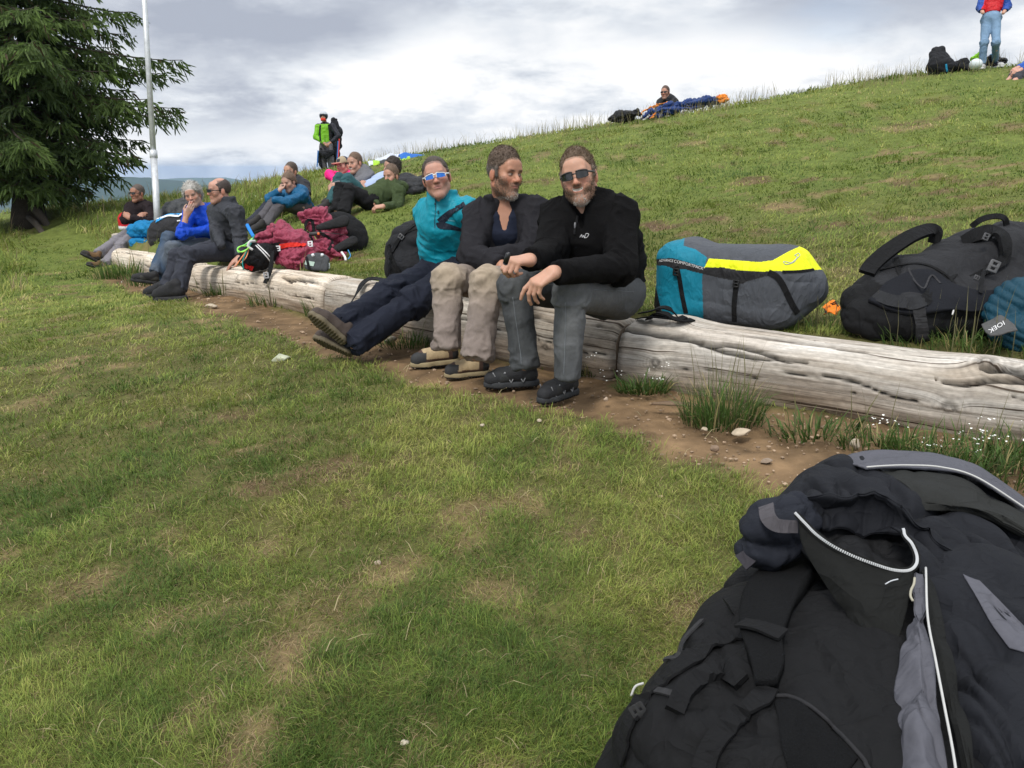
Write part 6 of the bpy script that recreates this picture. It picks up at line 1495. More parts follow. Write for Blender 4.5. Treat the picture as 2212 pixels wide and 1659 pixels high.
YOKE = [(1395, 555), (1418, 559), (1450, 557), (1472, 562), (1521, 577), (1561, 577), (1600, 584), (1650, 586), (1672, 585), (1662, 596), (1640, 601), (1612, 609), (1604, 614), (1590, 614), (1584, 607), (1550, 600), (1500, 588), (1480, 582), (1469, 582), (1466, 590), (1458, 590), (1456, 582), (1440, 575), (1417, 574), (1395, 576)]
def glider_bag():
    """teal, grey and yellow glider bag"""
    a, b = U(1432, 603, 4.42), U(1738, 622, 4.12); ax0 = nrm(b-a); up = nrm(np.array([0, 0, 1])-ax0*ax0[2]); fr = np.cross(ax0, up); fr = -fr if np.dot(fr, CAM-a) < 0 else fr; ax = np.array([ax0, fr, up])
    c = (a+b)/2+fr*(-.02); base = np.array([c[0], c[1], height([c[:2]])[0]])
    r = thing('glider_bag', base, 'teal, dark grey and bright yellow glider bag lying behind the near log', 'bag')
    S = Solid(); L = np.linalg.norm(b-a)/2
    S.box(c-ax0*(L*.72), ax, (.115, .19, .205), .09, .06); S.box(c-up*.01, ax, (L*.9, .20, .205), .12, .08); S.box(c+ax0*(L*.62)-up*.02, ax, (.16, .19, .185), .12, .07); S.cone(c+ax0*L*.75+up*.05, c+ax0*L*.95+up*.0, .15, .13, .06)
    V, F = S.mesh(.0036); V = smooth(V, F, 4); N = normals(V, F)
    V = V+N*(.006*(fbm(V*6, 3, 3)-.5)*2-.006*(1-np.abs(2*fbm(V*np.array([5, 5, 8])+4, 2, 8)-1))**4)[:, None]
    P = proj(V); facing = (N*(CAM-V)).sum(1) > -.15*np.linalg.norm(V-CAM, axis=1)
    q = (V-c) @ ax.T
    teal = inpoly(P, [(1417, 490), (1483, 490), (1477, 531), (1502, 538), (1528, 556), (1522, 577), (1517, 600), (1521, 720), (1440, 720), (1417, 620)])
    yel = inpoly(P, [(1531, 558), (1560, 560), (1640, 566), (1670, 562), (1700, 545), (1734, 529), (1800, 540), (1800, 581), (1720, 586), (1650, 586), (1600, 584), (1561, 578), (1521, 578)])
    blk = (P[:, 0] < 1417) | (q[:, 0] < -L-.05) | inpoly(P, [(1380, 600), (1417, 600), (1436, 690), (1380, 720)])
    lab = np.zeros(len(V), int); lab[teal & facing] = 1; lab[yel & facing] = 2; lab[blk & ~yel & ~teal] = 3
    lab[inpoly(P, YOKE) & facing] = 4
    names = ('grey_panel', 'teal_panel', 'yellow_panel', 'black_end_panel', 'compression_yoke'); colr = ((.062, .068, .080), (.004, .175, .265), (.72, .78, .010), BLACK, (.018, .018, .020))
    fl = np.sort(lab[F], 1)[:, 1]
    for k in range(5):
        f = F[fl == k]; u, inv = np.unique(f, return_inverse=True)
        if len(u): mk(names[k], V[u], inv.reshape(-1, 4), fab(NYLON), r, cols=np.tile(np.array(colr[k]), (len(u), 1)))
    bv = bvh(V, F)
    letters('ADVANCE', [(1424, 566), (1440, 565), (1455, 566.5)], (0, -5.6), bv, (.62, .62, .62), r, lift=.003, shear=.15, d0=4.2)
    letters('COMFORTPACK\u00b0', [(1456, 567), (1475, 571), (1500, 578), (1522, 584)], (1.0, -6.2), bv, (.62, .62, .62), r, lift=.003, d0=4.2)
    for nm, pts, w in (('strap', [(1462, 575), (1468, 600), (1474, 640), (1482, 676)], .022), ('strap', [(1592, 603), (1589, 630), (1586, 660), (1587, 694)], .024), ('strap', [(1660, 588), (1682, 600), (1700, 635), (1712, 660), (1722, 676)], .028)):
        stick(bv, pts, w, .004, nm, BLACK, CORDURA, r, 24, .004, 4.1)
    stick(bv, [(1690, 587), (1720, 587), (1750, 584), (1775, 579)], .012, .003, 'zipper', BLACK, CORDURA, r, 20)
    for px, py in ((1462, 587), (1591, 612)): p, n = hit(bv, px, py); buckle(r, p+n*.012, np.array([ax0, up, fr]), .020, BLACK)
    # pale looped emblem on the yellow end
    pts = [(1716, 552), (1724, 548), (1727, 552), (1720, 560), (1714, 567), (1703, 571), (1696, 571), (1692, 566), (1698, 566), (1708, 568), (1717, 562), (1721, 555), (1716, 552)]
    H = [hit(bv, x, y) for x, y in spline(np.array(pts, float), 60)]; v, f = tube(np.array([p+n*.002 for p, n in H]), .0022, 4); mk('emblem', v, f, fab(('print', .7, 50, .05, .02, 300)), r, cols=np.tile(np.array((.42, .44, .42)), (len(v), 1)))
    # loose harness straps lying under its dark end
    for k, pts in enumerate(([(1384, 676, 4.22), (1405, 672, 4.15), (1428, 664, 4.1), (1448, 668, 4.08), (1462, 682, 4.1)], [(1378, 688, 4.25), (1410, 684, 4.12), (1445, 686, 4.05), (1475, 692, 4.05), (1496, 690, 4.1)], [(1400, 690, 4.2), (1420, 676, 4.1), (1440, 678, 4.05), (1460, 690, 4.05), (1480, 684, 4.08)])):
        v, f = strap([U(*p) for p in pts], .035, .006, (0, -.3, 1), 30); mk('shoulder_strap', v, f, fab(CORDURA), r, smooth=False, cols=np.tile(np.array(BLACK), (len(v), 1)))
glider_bag()

def orange_packet():
    p = [U(*q) for q in ((1776, 678, 4.32), (1776, 661, 4.36), (1799, 646, 4.38), (1817, 663, 4.30), (1806, 677, 4.24), (1790, 672, 4.28))]; c = np.mean(p, 0)
    g = [[p[1], p[2], p[3]], [U(1782, 668, 4.33), U(1795, 663, 4.33), U(1811, 669, 4.28)], [p[0], p[5], p[4]]]
    base = np.array([c[0], c[1], height([c[:2]])[0]]); r = thing('orange_packet', base, 'crumpled orange plastic packet with dark print on the grass between the two bags', 'packet')
    o, A, N = cloth('wrapper', g, (.85, .22, .015), NYLON, r, .004, (24, 24), .012, 22, 3, .01)
    V = A.reshape(-1, 3); F = np.array([[i*24+j, i*24+j+1, i*24+25+j, i*24+24+j] for i in range(23) for j in range(23)]); bv = bvh(V, F)
    letters("Bol d's", [(1793, 659), (1785, 663), (1778, 666)], (1.5, 5), bv, (.03, .02, .015), r, lift=.002, d0=4.3)
    for pts in ([(1794, 657), (1799, 655), (1806, 650)], [(1797, 659), (1803, 657), (1808, 652)]):
        H = [hit(bv, x, y, 4.3) for x, y in spline(np.array(pts, float), 10)]; v, f = tube(np.array([a+b*.002 for a, b in H]), .003, 4); mk('printed_mark', v, f, fab(('print', .7, 50, .05, .02, 300)), r, cols=np.tile(np.array((.03, .02, .015)), (len(v), 1)))
orange_packet()

def big_pack():
    c = U(2085, 628, 4.02); base = np.array([c[0], c[1], height([c[:2]])[0]])
    r = thing('backpack', base, 'huge black and charcoal backpack with padded straps and hip belt behind the near log', 'backpack')
    S = Solid()
    A_ = U(1868, 668, 3.98); B_ = U(2010, 630, 4.0); C_ = U(2130, 580, 4.1); D_ = U(2290, 570, 4.2)
    S.chain([A_, B_, C_, D_], [.115, .165, .185, .20], .08); S.chain([U(1850, 690, 3.90), U(1960, 690, 3.84), U(2090, 670, 3.86), U(2260, 640, 3.95)], [.075, .12, .135, .15], .07)
    S.cone(U(1862, 655, 4.02), U(1935, 600, 4.15), .10, .12, .06)
    S.chain([U(1930, 610, 4.12), U(2050, 565, 4.15), U(2170, 530, 4.2), U(2300, 525, 4.25)], [.085, .10, .105, .12], .08)
    S.box(U(2020, 700, 3.90), np.array([RT, [0, 1, 0], [0, 0, 1]]), (.36, .10, .075), .05, .06)
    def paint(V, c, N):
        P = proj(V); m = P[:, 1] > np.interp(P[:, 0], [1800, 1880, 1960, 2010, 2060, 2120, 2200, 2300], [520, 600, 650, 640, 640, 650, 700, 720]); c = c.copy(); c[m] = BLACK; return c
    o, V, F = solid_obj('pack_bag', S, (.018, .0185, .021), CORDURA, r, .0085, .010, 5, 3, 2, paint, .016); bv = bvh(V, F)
    def pad(name, pts, w, t, col, n=34, nr=None):
        P = spline(np.array([U(*p) for p in pts]), n); nr_ = nr if nr is not None else nrm(CAM-P.mean(0)+np.array([0, 0, 1.5]))
        v, f = strap(P, np.array(w), t, nr_, n); return mk(name, v, f, fab(CORDURA), r, smooth=False, cols=np.tile(np.array(col), (len(v), 1)))
    side = np.array([-.45, -.72, .5])
    pad('shoulder_strap', [(1872, 590, 3.98), (1885, 572, 4.0), (1915, 545, 4.02), (1965, 512, 4.05), (2005, 497, 4.1), (2022, 503, 4.12), (2016, 525, 4.14)], [.075, .075, .075, .07, .068, .06, .05], .022, BLACK, 44, side)
    pad('shoulder_strap', [(2080, 522, 4.0), (2110, 508, 3.96), (2145, 500, 3.93), (2166, 510, 3.90), (2172, 535, 3.88), (2168, 560, 3.88), (2140, 580, 3.86), (2095, 602, 3.84)], [.05, .07, .075, .07, .06, .045, .035, .025], .020, BLACK, 44, nrm(np.array([.3, -.7, .6])))
    pad('grab_handle', [(2098, 490, 4.15), (2120, 474, 4.12), (2150, 467, 4.1), (2170, 472, 4.08), (2175, 492, 4.1)], [.028], .008, BLACK, 26, (-.2, -.8, .5))
    stick(bv, [(1935, 560), (1990, 525), (2060, 500), (2130, 482), (2200, 478)], .03, .008, 'compression_strap', BLACK, CORDURA, r, 30, .006)
    # hip belt: two mesh faced wings wrapping across the front
    belt = [[(1915, 615), (1975, 590), (2015, 590), (2060, 622), (2110, 634), (2140, 632)], [(1890, 640), (1950, 625), (2000, 625), (2050, 645), (2100, 652), (2140, 648)], [(1875, 655), (1935, 668), (1985, 675), (2050, 668), (2100, 672), (2140, 664)]]
    gr = []
    for row in belt:
        rr = []
        for x, y in row: p, n = hit(bv, x, y); rr.append(p+n*.022)
        gr.append(rr)
    cloth('hip_belt', gr, (.014, .015, .019), ('mesh_pad', .9, 120, .2, .6, 700), r, .024, (24, 44), .003, 12, 4)
    stick(bv, [(1895, 645), (1930, 655), (1965, 660), (1990, 655)], .055, .006, 'belt_panel', (.022, .023, .026), CORDURA, r, 24, .030)
    stick(bv, [(1980, 650), (1985, 690), (1990, 730)], np.array([.055, .05, .06]), .006, 'belt_tail', (.022, .022, .024), CORDURA, r, 20, .022)
    stick(bv, [(1962, 592), (1990, 640), (2010, 600), (2030, 625)], .008, .004, 'piping', (.03, .03, .033), CORDURA, r, 24, .030)
    stick(bv, [(1900, 585), (1955, 572), (2000, 572), (2040, 592), (2065, 618)], .010, .006, 'seam_fold', BLACK, CORDURA, r, 30, .004)
    ax = np.array([cv(.9, -.35, 0), cv(.35, .9, -.2), cv(0, .2, -1)])
    p, n = hit(bv, 2140, 640); buckle(r, U(2146, 570+6, 3.78), ax, .030, (.10, .10, .105)); buckle(r, U(2130, 512, 3.86), ax, .018, (.07, .07, .075)); buckle(r, U(2110, 600, 3.80), ax[[1, 0, 2]], .014, (.08, .08, .085))
    stick(bv, [(2125, 578), (2120, 600), (2112, 640)], .016, .004, 'webbing', BLACK, CORDURA, r, 14, .03)
    rope(r, [U(2058, 596+60, 3.72), U(2060, 668, 3.71), U(2057, 680, 3.71)], .0035, (.75, .75, .75), 'zip_pull', 10)
    # second bag behind it is the same pack's top: leave the outline to run out of the frame
    t = thing('quilted_jacket', np.array([*U(2185, 690, 3.62)[:2], height([U(2185, 690, 3.62)[:2]])[0]]), 'crumpled petrol blue quilted jacket pushed against the big black backpack', 'jacket')
    S = Solid(); S.ell(U(2205, 668, 3.70), np.eye(3), (.125, .12, .13), .05); S.ell(U(2180, 712, 3.62), np.eye(3), (.09, .09, .07), .05); S.ell(U(2235, 730, 3.6), np.eye(3), (.13, .10, .10), .05); S.cone(U(2150, 672, 3.70), U(2230, 640, 3.75), .05, .09, .05)
    V, F = S.mesh(.007); N = normals(V, F); ph = (V @ np.array([.35, -.2, .9]))/.036+.6*fbm(V*5, 2, 3); d = .010*np.abs(np.sin(math.pi*ph))**.6+.02*(fbm(V*7, 3, 9)-.5)-.02*(1-np.abs(2*fbm(V*6+7, 2, 4)-1))**5
    mk('shell', V+N*d[:, None], F, fab(NYLON), t, cols=np.tile(np.array((.004, .042, .070)), (len(V), 1))); bv2 = bvh(V, F)
    s_ = thing('webbing_strap', np.array([*U(2155, 708, 3.5)[:2], height([U(2155, 708, 3.5)[:2]])[0]]), 'short grey strap with white printed letters below the petrol blue jacket', 'strap')
    g = [[U(2120, 700, 3.56), U(2140, 690, 3.58), U(2160, 680, 3.58), U(2178, 690, 3.54)], [U(2128, 714, 3.50), U(2148, 706, 3.52), U(2166, 698, 3.52), U(2190, 700, 3.48)], [U(2140, 724, 3.44), U(2160, 722, 3.45), U(2180, 716, 3.45), U(2198, 712, 3.44)]]
    o, A, N = cloth('band', g, (.085, .085, .085), CORDURA, s_, .006, (16, 24), .003, 15, 2)
    VV = A.reshape(-1, 3); FF = np.array([[i*24+j, i*24+j+1, i*24+25+j, i*24+24+j] for i in range(15) for j in range(23)]); letters('IOEK', [(2167, 694), (2150, 704), (2134, 714)], (4.5, 8.5), bvh(VV, FF), (.7, .7, .7), s_, lift=.003, d0=3.5)
big_pack()

def round_pack():
    c = U(893, 548, 5.80); base = np.array([c[0], c[1], height([c[:2]])[0]])
    r = thing('backpack', base, 'round black backpack behind the man in turquoise, its strap trailing over the log', 'backpack')
    S = Solid(); S.ell(c, orient(c, 0), (.20, .20, .225), .05); S.ell(U(915, 520, 5.75), orient(c, 0), (.16, .17, .14), .08); S.ell(U(890, 580, 5.70), orient(c, 0), (.175, .16, .12), .06); S.ell(U(935, 560, 5.8), orient(c, 0), (.18, .18, .2), .05)
    o, V, F = solid_obj('pack_bag', S, (.014, .0145, .017), CORDURA, r, .009, .008, 6, 5, 2, None, .012); bv = bvh(V, F)
    stick(bv, [(842, 560), (858, 520), (885, 500), (915, 492)], .012, .006, 'seam', BLACK, CORDURA, r, 24, .004, 5.7); stick(bv, [(905, 480), (880, 500), (862, 520), (850, 545)], .022, .006, 'strap', BLACK, CORDURA, r, 24, .008, 5.7); stick(bv, [(840, 530), (848, 560), (862, 585), (880, 600)], .03, .008, 'strap', BLACK, CORDURA, r, 24, .006, 5.7)
    p, n = hit(bv, 868, 513, 5.7); buckle(r, p+n*.012, np.array([cv(.6, .8, 0), cv(-.8, .6, 0), cv(0, 0, -1)]), .022, (.04, .04, .044))
    v, f = strap([U(902, 480, 5.75), U(900, 474, 5.78), U(905, 474, 5.8), U(907, 482, 5.8)], .03, .006, (0, -1, .2), 14); mk('haul_loop', v, f, fab(CORDURA), r, smooth=False, cols=np.tile(np.array(BLACK), (len(v), 1)))
    v, f = strap([U(838, 545, 5.62), U(834, 570, 5.55), U(836, 590, 5.5), U(845, 608, 5.5)], np.array([.05, .06, .05, .03]), .008, (-.8, -.5, .1), 20); mk('shoulder_strap', v, f, fab(CORDURA), r, smooth=False, cols=np.tile(np.array(BLACK), (len(v), 1)))
    v, f = strap([U(858, 604, 5.75), U(840, 606, 5.85), U(815, 602, 5.98), U(796, 603, 6.0), U(783, 613, 5.95), U(772, 632, 5.85), U(757, 655, 5.72), U(745, 672, 5.66), U(738, 685, 5.62)], np.array([.05, .05, .05, .055, .06, .045, .035, .035, .035]), .005, np.array([(0, -.2, 1), (0, -.2, 1), (-.2, -.3, 1), (-.5, -.6, .8), (-.7, -.8, .3), (-.6, -.8, .1), (-.6, -.8, .1)]), 44)
    mk('trailing_strap', v, f, fab(CORDURA), r, smooth=False, cols=np.tile(np.array(BLACK), (len(v), 1)))
    # small things between the two men
    q = U(975, 572, 4.95); t = thing('plastic_bag', q-[0, 0, .05], 'small crumpled blue and white plastic bag between the turquoise top and tan knees', 'bag')
    g = [[U(955+10*j, 566+(j % 2)*4, 4.98-.03*j) for j in range(5)], [U(952+11*j, 575, 4.92-.03*j) for j in range(5)], [U(955+11*j, 584, 4.9-.03*j) for j in range(5)]]
    cloth('film', g, (.25, .5, .85), ('film', .25, 60, .1, .1, 300), t, .003, (20, 30), .02, 22, 5, .02, cols=lambda V, c: np.where((fbm(V*30, 2, 3) > .55)[:, None], np.array([.75, .8, .85]), np.where((fbm(V*22, 2, 9) > .62)[:, None], np.array([.01, .02, .08]), c)))
    # vaporiser pen in the fist
    a, b = U(1092, 568, 3.36), U(1099, 546, 3.33); t = thing('vapour_pen', (a+b)/2, 'short black vapour pen held upright in the fist over the tan trousers', 'vape pen'); v, f = tube([a, a+(b-a)*.85, a+(b-a)*.9, b], [.011, .011, .007, .006], 14); mk('barrel', v, f, plain('pen_black', (.012, .012, .013), .3), t)
    v, f = tube([a-(b-a)*.12, a], [.009, .0115], 14); mk('end_cap', v, f, plain('pen_grey', (.12, .13, .16), .25, .6), t)
round_pack()

def raspberry():
    RED = (.27, .042, .078)
    c = U(620, 535, 7.75); base = np.array([c[0], c[1], height([c[:2]])[0]])
    r = thing('wing_bundle', base, 'raspberry red bundled paraglider wing lying on the pale log by the black harness', 'paraglider bundle')
    S = Solid(); S.chain([U(568, 515, 7.75), U(600, 510, 7.72), U(640, 530, 7.70), U(672, 545, 7.75)], [.10, .145, .15, .10], .06); S.chain([U(598, 552, 7.68), U(632, 562, 7.60), U(664, 548, 7.65)], [.09, .125, .10], .05)
    S.cone(U(600, 492, 7.75), U(640, 505, 7.75), .055, .07, .05)
    o, V, F = solid_obj('folded_cloth', S, RED, RIPSTOP, r, .011, .022, 6, 7, 1, None, .050); bv = bvh(V, F)
    stick(bv, [(590, 526), (588, 505), (592, 488)], .012, .01, 'tuck_shade', (.10, .015, .03), RIPSTOP, r, 14, .002, 7.6)  # strip of darkened cloth red, paints the shade of a fold
    stick(bv, [(604, 533), (630, 529), (660, 531)], .042, .006, 'chest_strap', (.62, .03, .02), CORDURA, r, 20, .010, 7.6)
    for px, py, w in ((603, 537, .028), (668, 531, .03)): p, n = hit(bv, px, py, 7.6); buckle(r, p+n*.02, np.array([cv(1, .1, 0), cv(-.1, 1, 0), cv(0, 0, -1)]), w, (.62, .62, .64))
    stick(bv, [(578, 536), (592, 533), (606, 531)], .07, .008, 'leg_strap', BLACK, CORDURA, r, 12, .008, 7.6)
    c = U(700, 510, 8.25); r2 = thing('wing_bundle', np.array([c[0], c[1], height([c[:2]])[0]]), 'second raspberry red wing heap with crossing black straps beside the black back protector', 'paraglider bundle')
    S = Solid(); S.chain([U(662, 470, 8.25), U(690, 478, 8.3), U(725, 510, 8.3)], [.10, .14, .16], .06); S.chain([U(668, 530, 8.1), U(700, 545, 8.05), U(735, 555, 8.05)], [.13, .13, .09], .06); S.cone(U(690, 470, 8.3), U(705, 452, 8.35), .09, .03, .05); S.cone(U(655, 470, 8.3), U(652, 462, 8.35), .06, .03, .04)
    o, V, F = solid_obj('folded_cloth', S, RED, RIPSTOP, r2, .011, .024, 7, 17, 1, None, .055); bv = bvh(V, F)
    for pts, w in (([(648, 500), (660, 482), (668, 474), (676, 480), (680, 500)], .03), ([(650, 490), (665, 508), (672, 525), (670, 535)], .05), ([(690, 500), (705, 510), (718, 525), (712, 540)], .03)): stick(bv, pts, w, .008, 'harness_strap', BLACK, CORDURA, r2, 20, .02, 8.1)
    v, f = rbox(U(680, 505, 7.98), np.array([cv(1, .1, 0), cv(-.1, 1, 0), cv(0, 0, -1)]), (.05, .016, .02)); mk('radio', v, f, plain('radio_black', (.015, .015, .017), .5), r2); v, f = tube([U(686, 503, 7.97), U(710, 503, 7.95), U(745, 507, 7.95)], [.006, .004, .002], 6); mk('antenna', v, f, plain('radio_black', (.015, .015, .017), .5), r2)
    v, f = rbox(U(688, 505, 7.955), np.array([cv(1, .1, 0), cv(-.1, 1, 0), cv(0, 0, -1)]), (.010, .012, .01)); mk('radio_button', v, f, plain('radio_orange', (.7, .12, .02), .5), r2)
    rope(r2, [U(738, 545, 7.9), U(745, 555, 7.85), U(747, 563, 7.82)], .012, (.7, .7, .68), 'white_strap', 10); rope(r2, [U(752, 540, 7.9), U(757, 552, 7.86), U(752, 560, 7.84)], .005, (.05, .25, .5), 'blue_line', 12)
    # oval back protector
    c = U(745, 503, 8.45); r3 = thing('back_protector', np.array([c[0], c[1], height([c[:2]])[0]]), 'large oval black harness back protector standing by the red wing heap', 'protector')
    S = Solid(); A = np.array([cv(.82, -.57, 0), cv(.57, .82, -.2), cv(0, .2, -1)]); S.ell(c, A, (.275, .19, .11), .03); S.ell(c+A[2]*.06, A, (.20, .12, .07), .04)
    o, V, F = solid_obj('padded_shell', S, BLACK, CORDURA, r3, .012, .008, 5, 5, 2, lambda V, c_, N: np.where((np.abs(((V-c) @ A[2])+.07) < .018)[:, None], np.array([.45, .02, .01]), c_), .01)
    for a_, b_, t_ in (((688, 492), (742, 478), .10), ((718, 542), (762, 520), .085)):
        S = Solid(); S.cone(U(*a_, 8.02), U(*b_, 8.15), .035, t_*.62, .02, flat=(A[2], .5)); solid_obj('wing_pad', S, (.016, .016, .017), CORDURA, r3, .012, .004, 8, 3)
    # black harness
    c = U(553, 556, 7.62); r4 = thing('harness', np.array([c[0], c[1], height([c[:2]])[0]]), 'black harness with red patch and bright cords resting on the log beside the grey softshell', 'harness')
    S = Solid(); S.ell(U(550, 560, 7.6), orient(c, -20), (.16, .15, .12), .06); S.ell(U(575, 548, 7.62), orient(c, 0), (.13, .14, .11), .05); S.ell(U(545, 535, 7.68), orient(c, 0), (.08, .10, .09), .05)
    o, V, F = solid_obj('seat_shell', S, (.006, .006, .007), CORDURA, r4, .010, .012, 7, 5, 1, None, .02); bv = bvh(V, F)
    stick(bv, [(530, 573), (538, 576), (546, 580)], .045, .004, 'red_patch', (.50, .015, .015), NYLON, r4, 8, .008, 7.5)
    for pts in ([(553, 532), (570, 548), (580, 560), (587, 572)], [(557, 530), (573, 545), (584, 556), (592, 566)]): stick(bv, pts, .010, .003, 'reflective_stripe', (.6, .6, .6), NYLON, r4, 14, .012, 7.5)
    v, f = strap([U(588, 545, 7.45), U(586, 570, 7.35), U(580, 595, 7.33), U(572, 612, 7.32)], np.array([.06, .06, .055, .05]), .008, (-.6, -.8, .2), 20); mk('hanging_strap', v, f, fab(CORDURA), r4, smooth=False, cols=np.tile(np.array(BLACK), (len(v), 1))); buckle(r4, U(575, 595, 7.30), np.array([cv(1, .1, 0), cv(-.2, 1, 0), cv(0, 0, -1)]), .030, (.25, .25, .26))
    for k, (col, pts) in enumerate((((.35, .75, .10), [(548, 512, 7.6), (535, 530, 7.5), (520, 532, 7.45), (513, 540, 7.45), (525, 544, 7.42), (540, 533, 7.45)]), ((.25, .70, .2), [(545, 515, 7.6), (530, 528, 7.5), (514, 535, 7.46), (516, 545, 7.44), (535, 538, 7.44)]), ((.02, .22, .20), [(550, 508, 7.6), (540, 530, 7.5), (530, 548, 7.42), (524, 566, 7.38), (526, 582, 7.36)]), ((.02, .22, .2), [(546, 520, 7.6), (530, 550, 7.46), (521, 570, 7.42)]), ((.75, .28, .12), [(540, 530, 7.5), (528, 548, 7.44), (514, 568, 7.40), (510, 575, 7.4)]), ((.75, .30, .15), [(538, 535, 7.5), (532, 555, 7.42), (520, 568, 7.4)]), ((.02, .2, .6), [(534, 486, 7.8), (540, 498, 7.75), (548, 512, 7.7)]))): rope(r4, [U(*p) for p in pts], .0055 if k < 6 else .018, col, 'cord', 30)
    v, f = tube(spline([U(551, 521, 7.5), U(540, 522, 7.46), U(536, 532, 7.45), U(546, 540, 7.46)], 16), .012, 8); mk('tube_handle', v, f, plain('tube_grey', (.5, .5, .5), .5), r4)
    # black bar bag with clear pouch
    c = U(685, 568, 7.35); r5 = thing('instrument_pouch', np.array([c[0], c[1], height([c[:2]])[0]]), 'small dark grey instrument pouch with a pale window on the grass behind the pale log', 'pouch')
    A = np.array([cv(.97, -.12, .2), cv(.12, .97, -.2), cv(-.2, .2, -.95)]); S = Solid(); S.box(c, A, (.105, .065, .07), .03); S.ell(U(690, 556, 7.35), A, (.075, .04, .06), .03); o, V, F = solid_obj('pouch_body', S, (.040, .043, .047), NYLON, r5, .009, .005, 8, 5); bv = bvh(V, F)
    stick(bv, [(658, 566), (668, 569), (679, 571)], .040, .004, 'clear_window', (.32, .42, .36), ('film', .25, 60, .1, .1, 300), r5, 10, .004, 7.3); stick(bv, [(663, 556), (666, 568), (670, 582)], .022, .006, 'strap', BLACK, CORDURA, r5, 10, .010, 7.3)
    for px, py in ((677, 553), (696, 553)): p, n = hit(bv, px, py, 7.3); v, f = tube([p, p+n*.02], [.014, .013], 12); mk('toggle', v, f, plain('toggle_white', (.65, .67, .7), .3), r5)
    v, f = rbox(U(708, 574, 7.28), A, (.017, .024, .008)); mk('tag', v, f, plain('tag_pale', (.55, .6, .62), .4), r5)
raspberry()

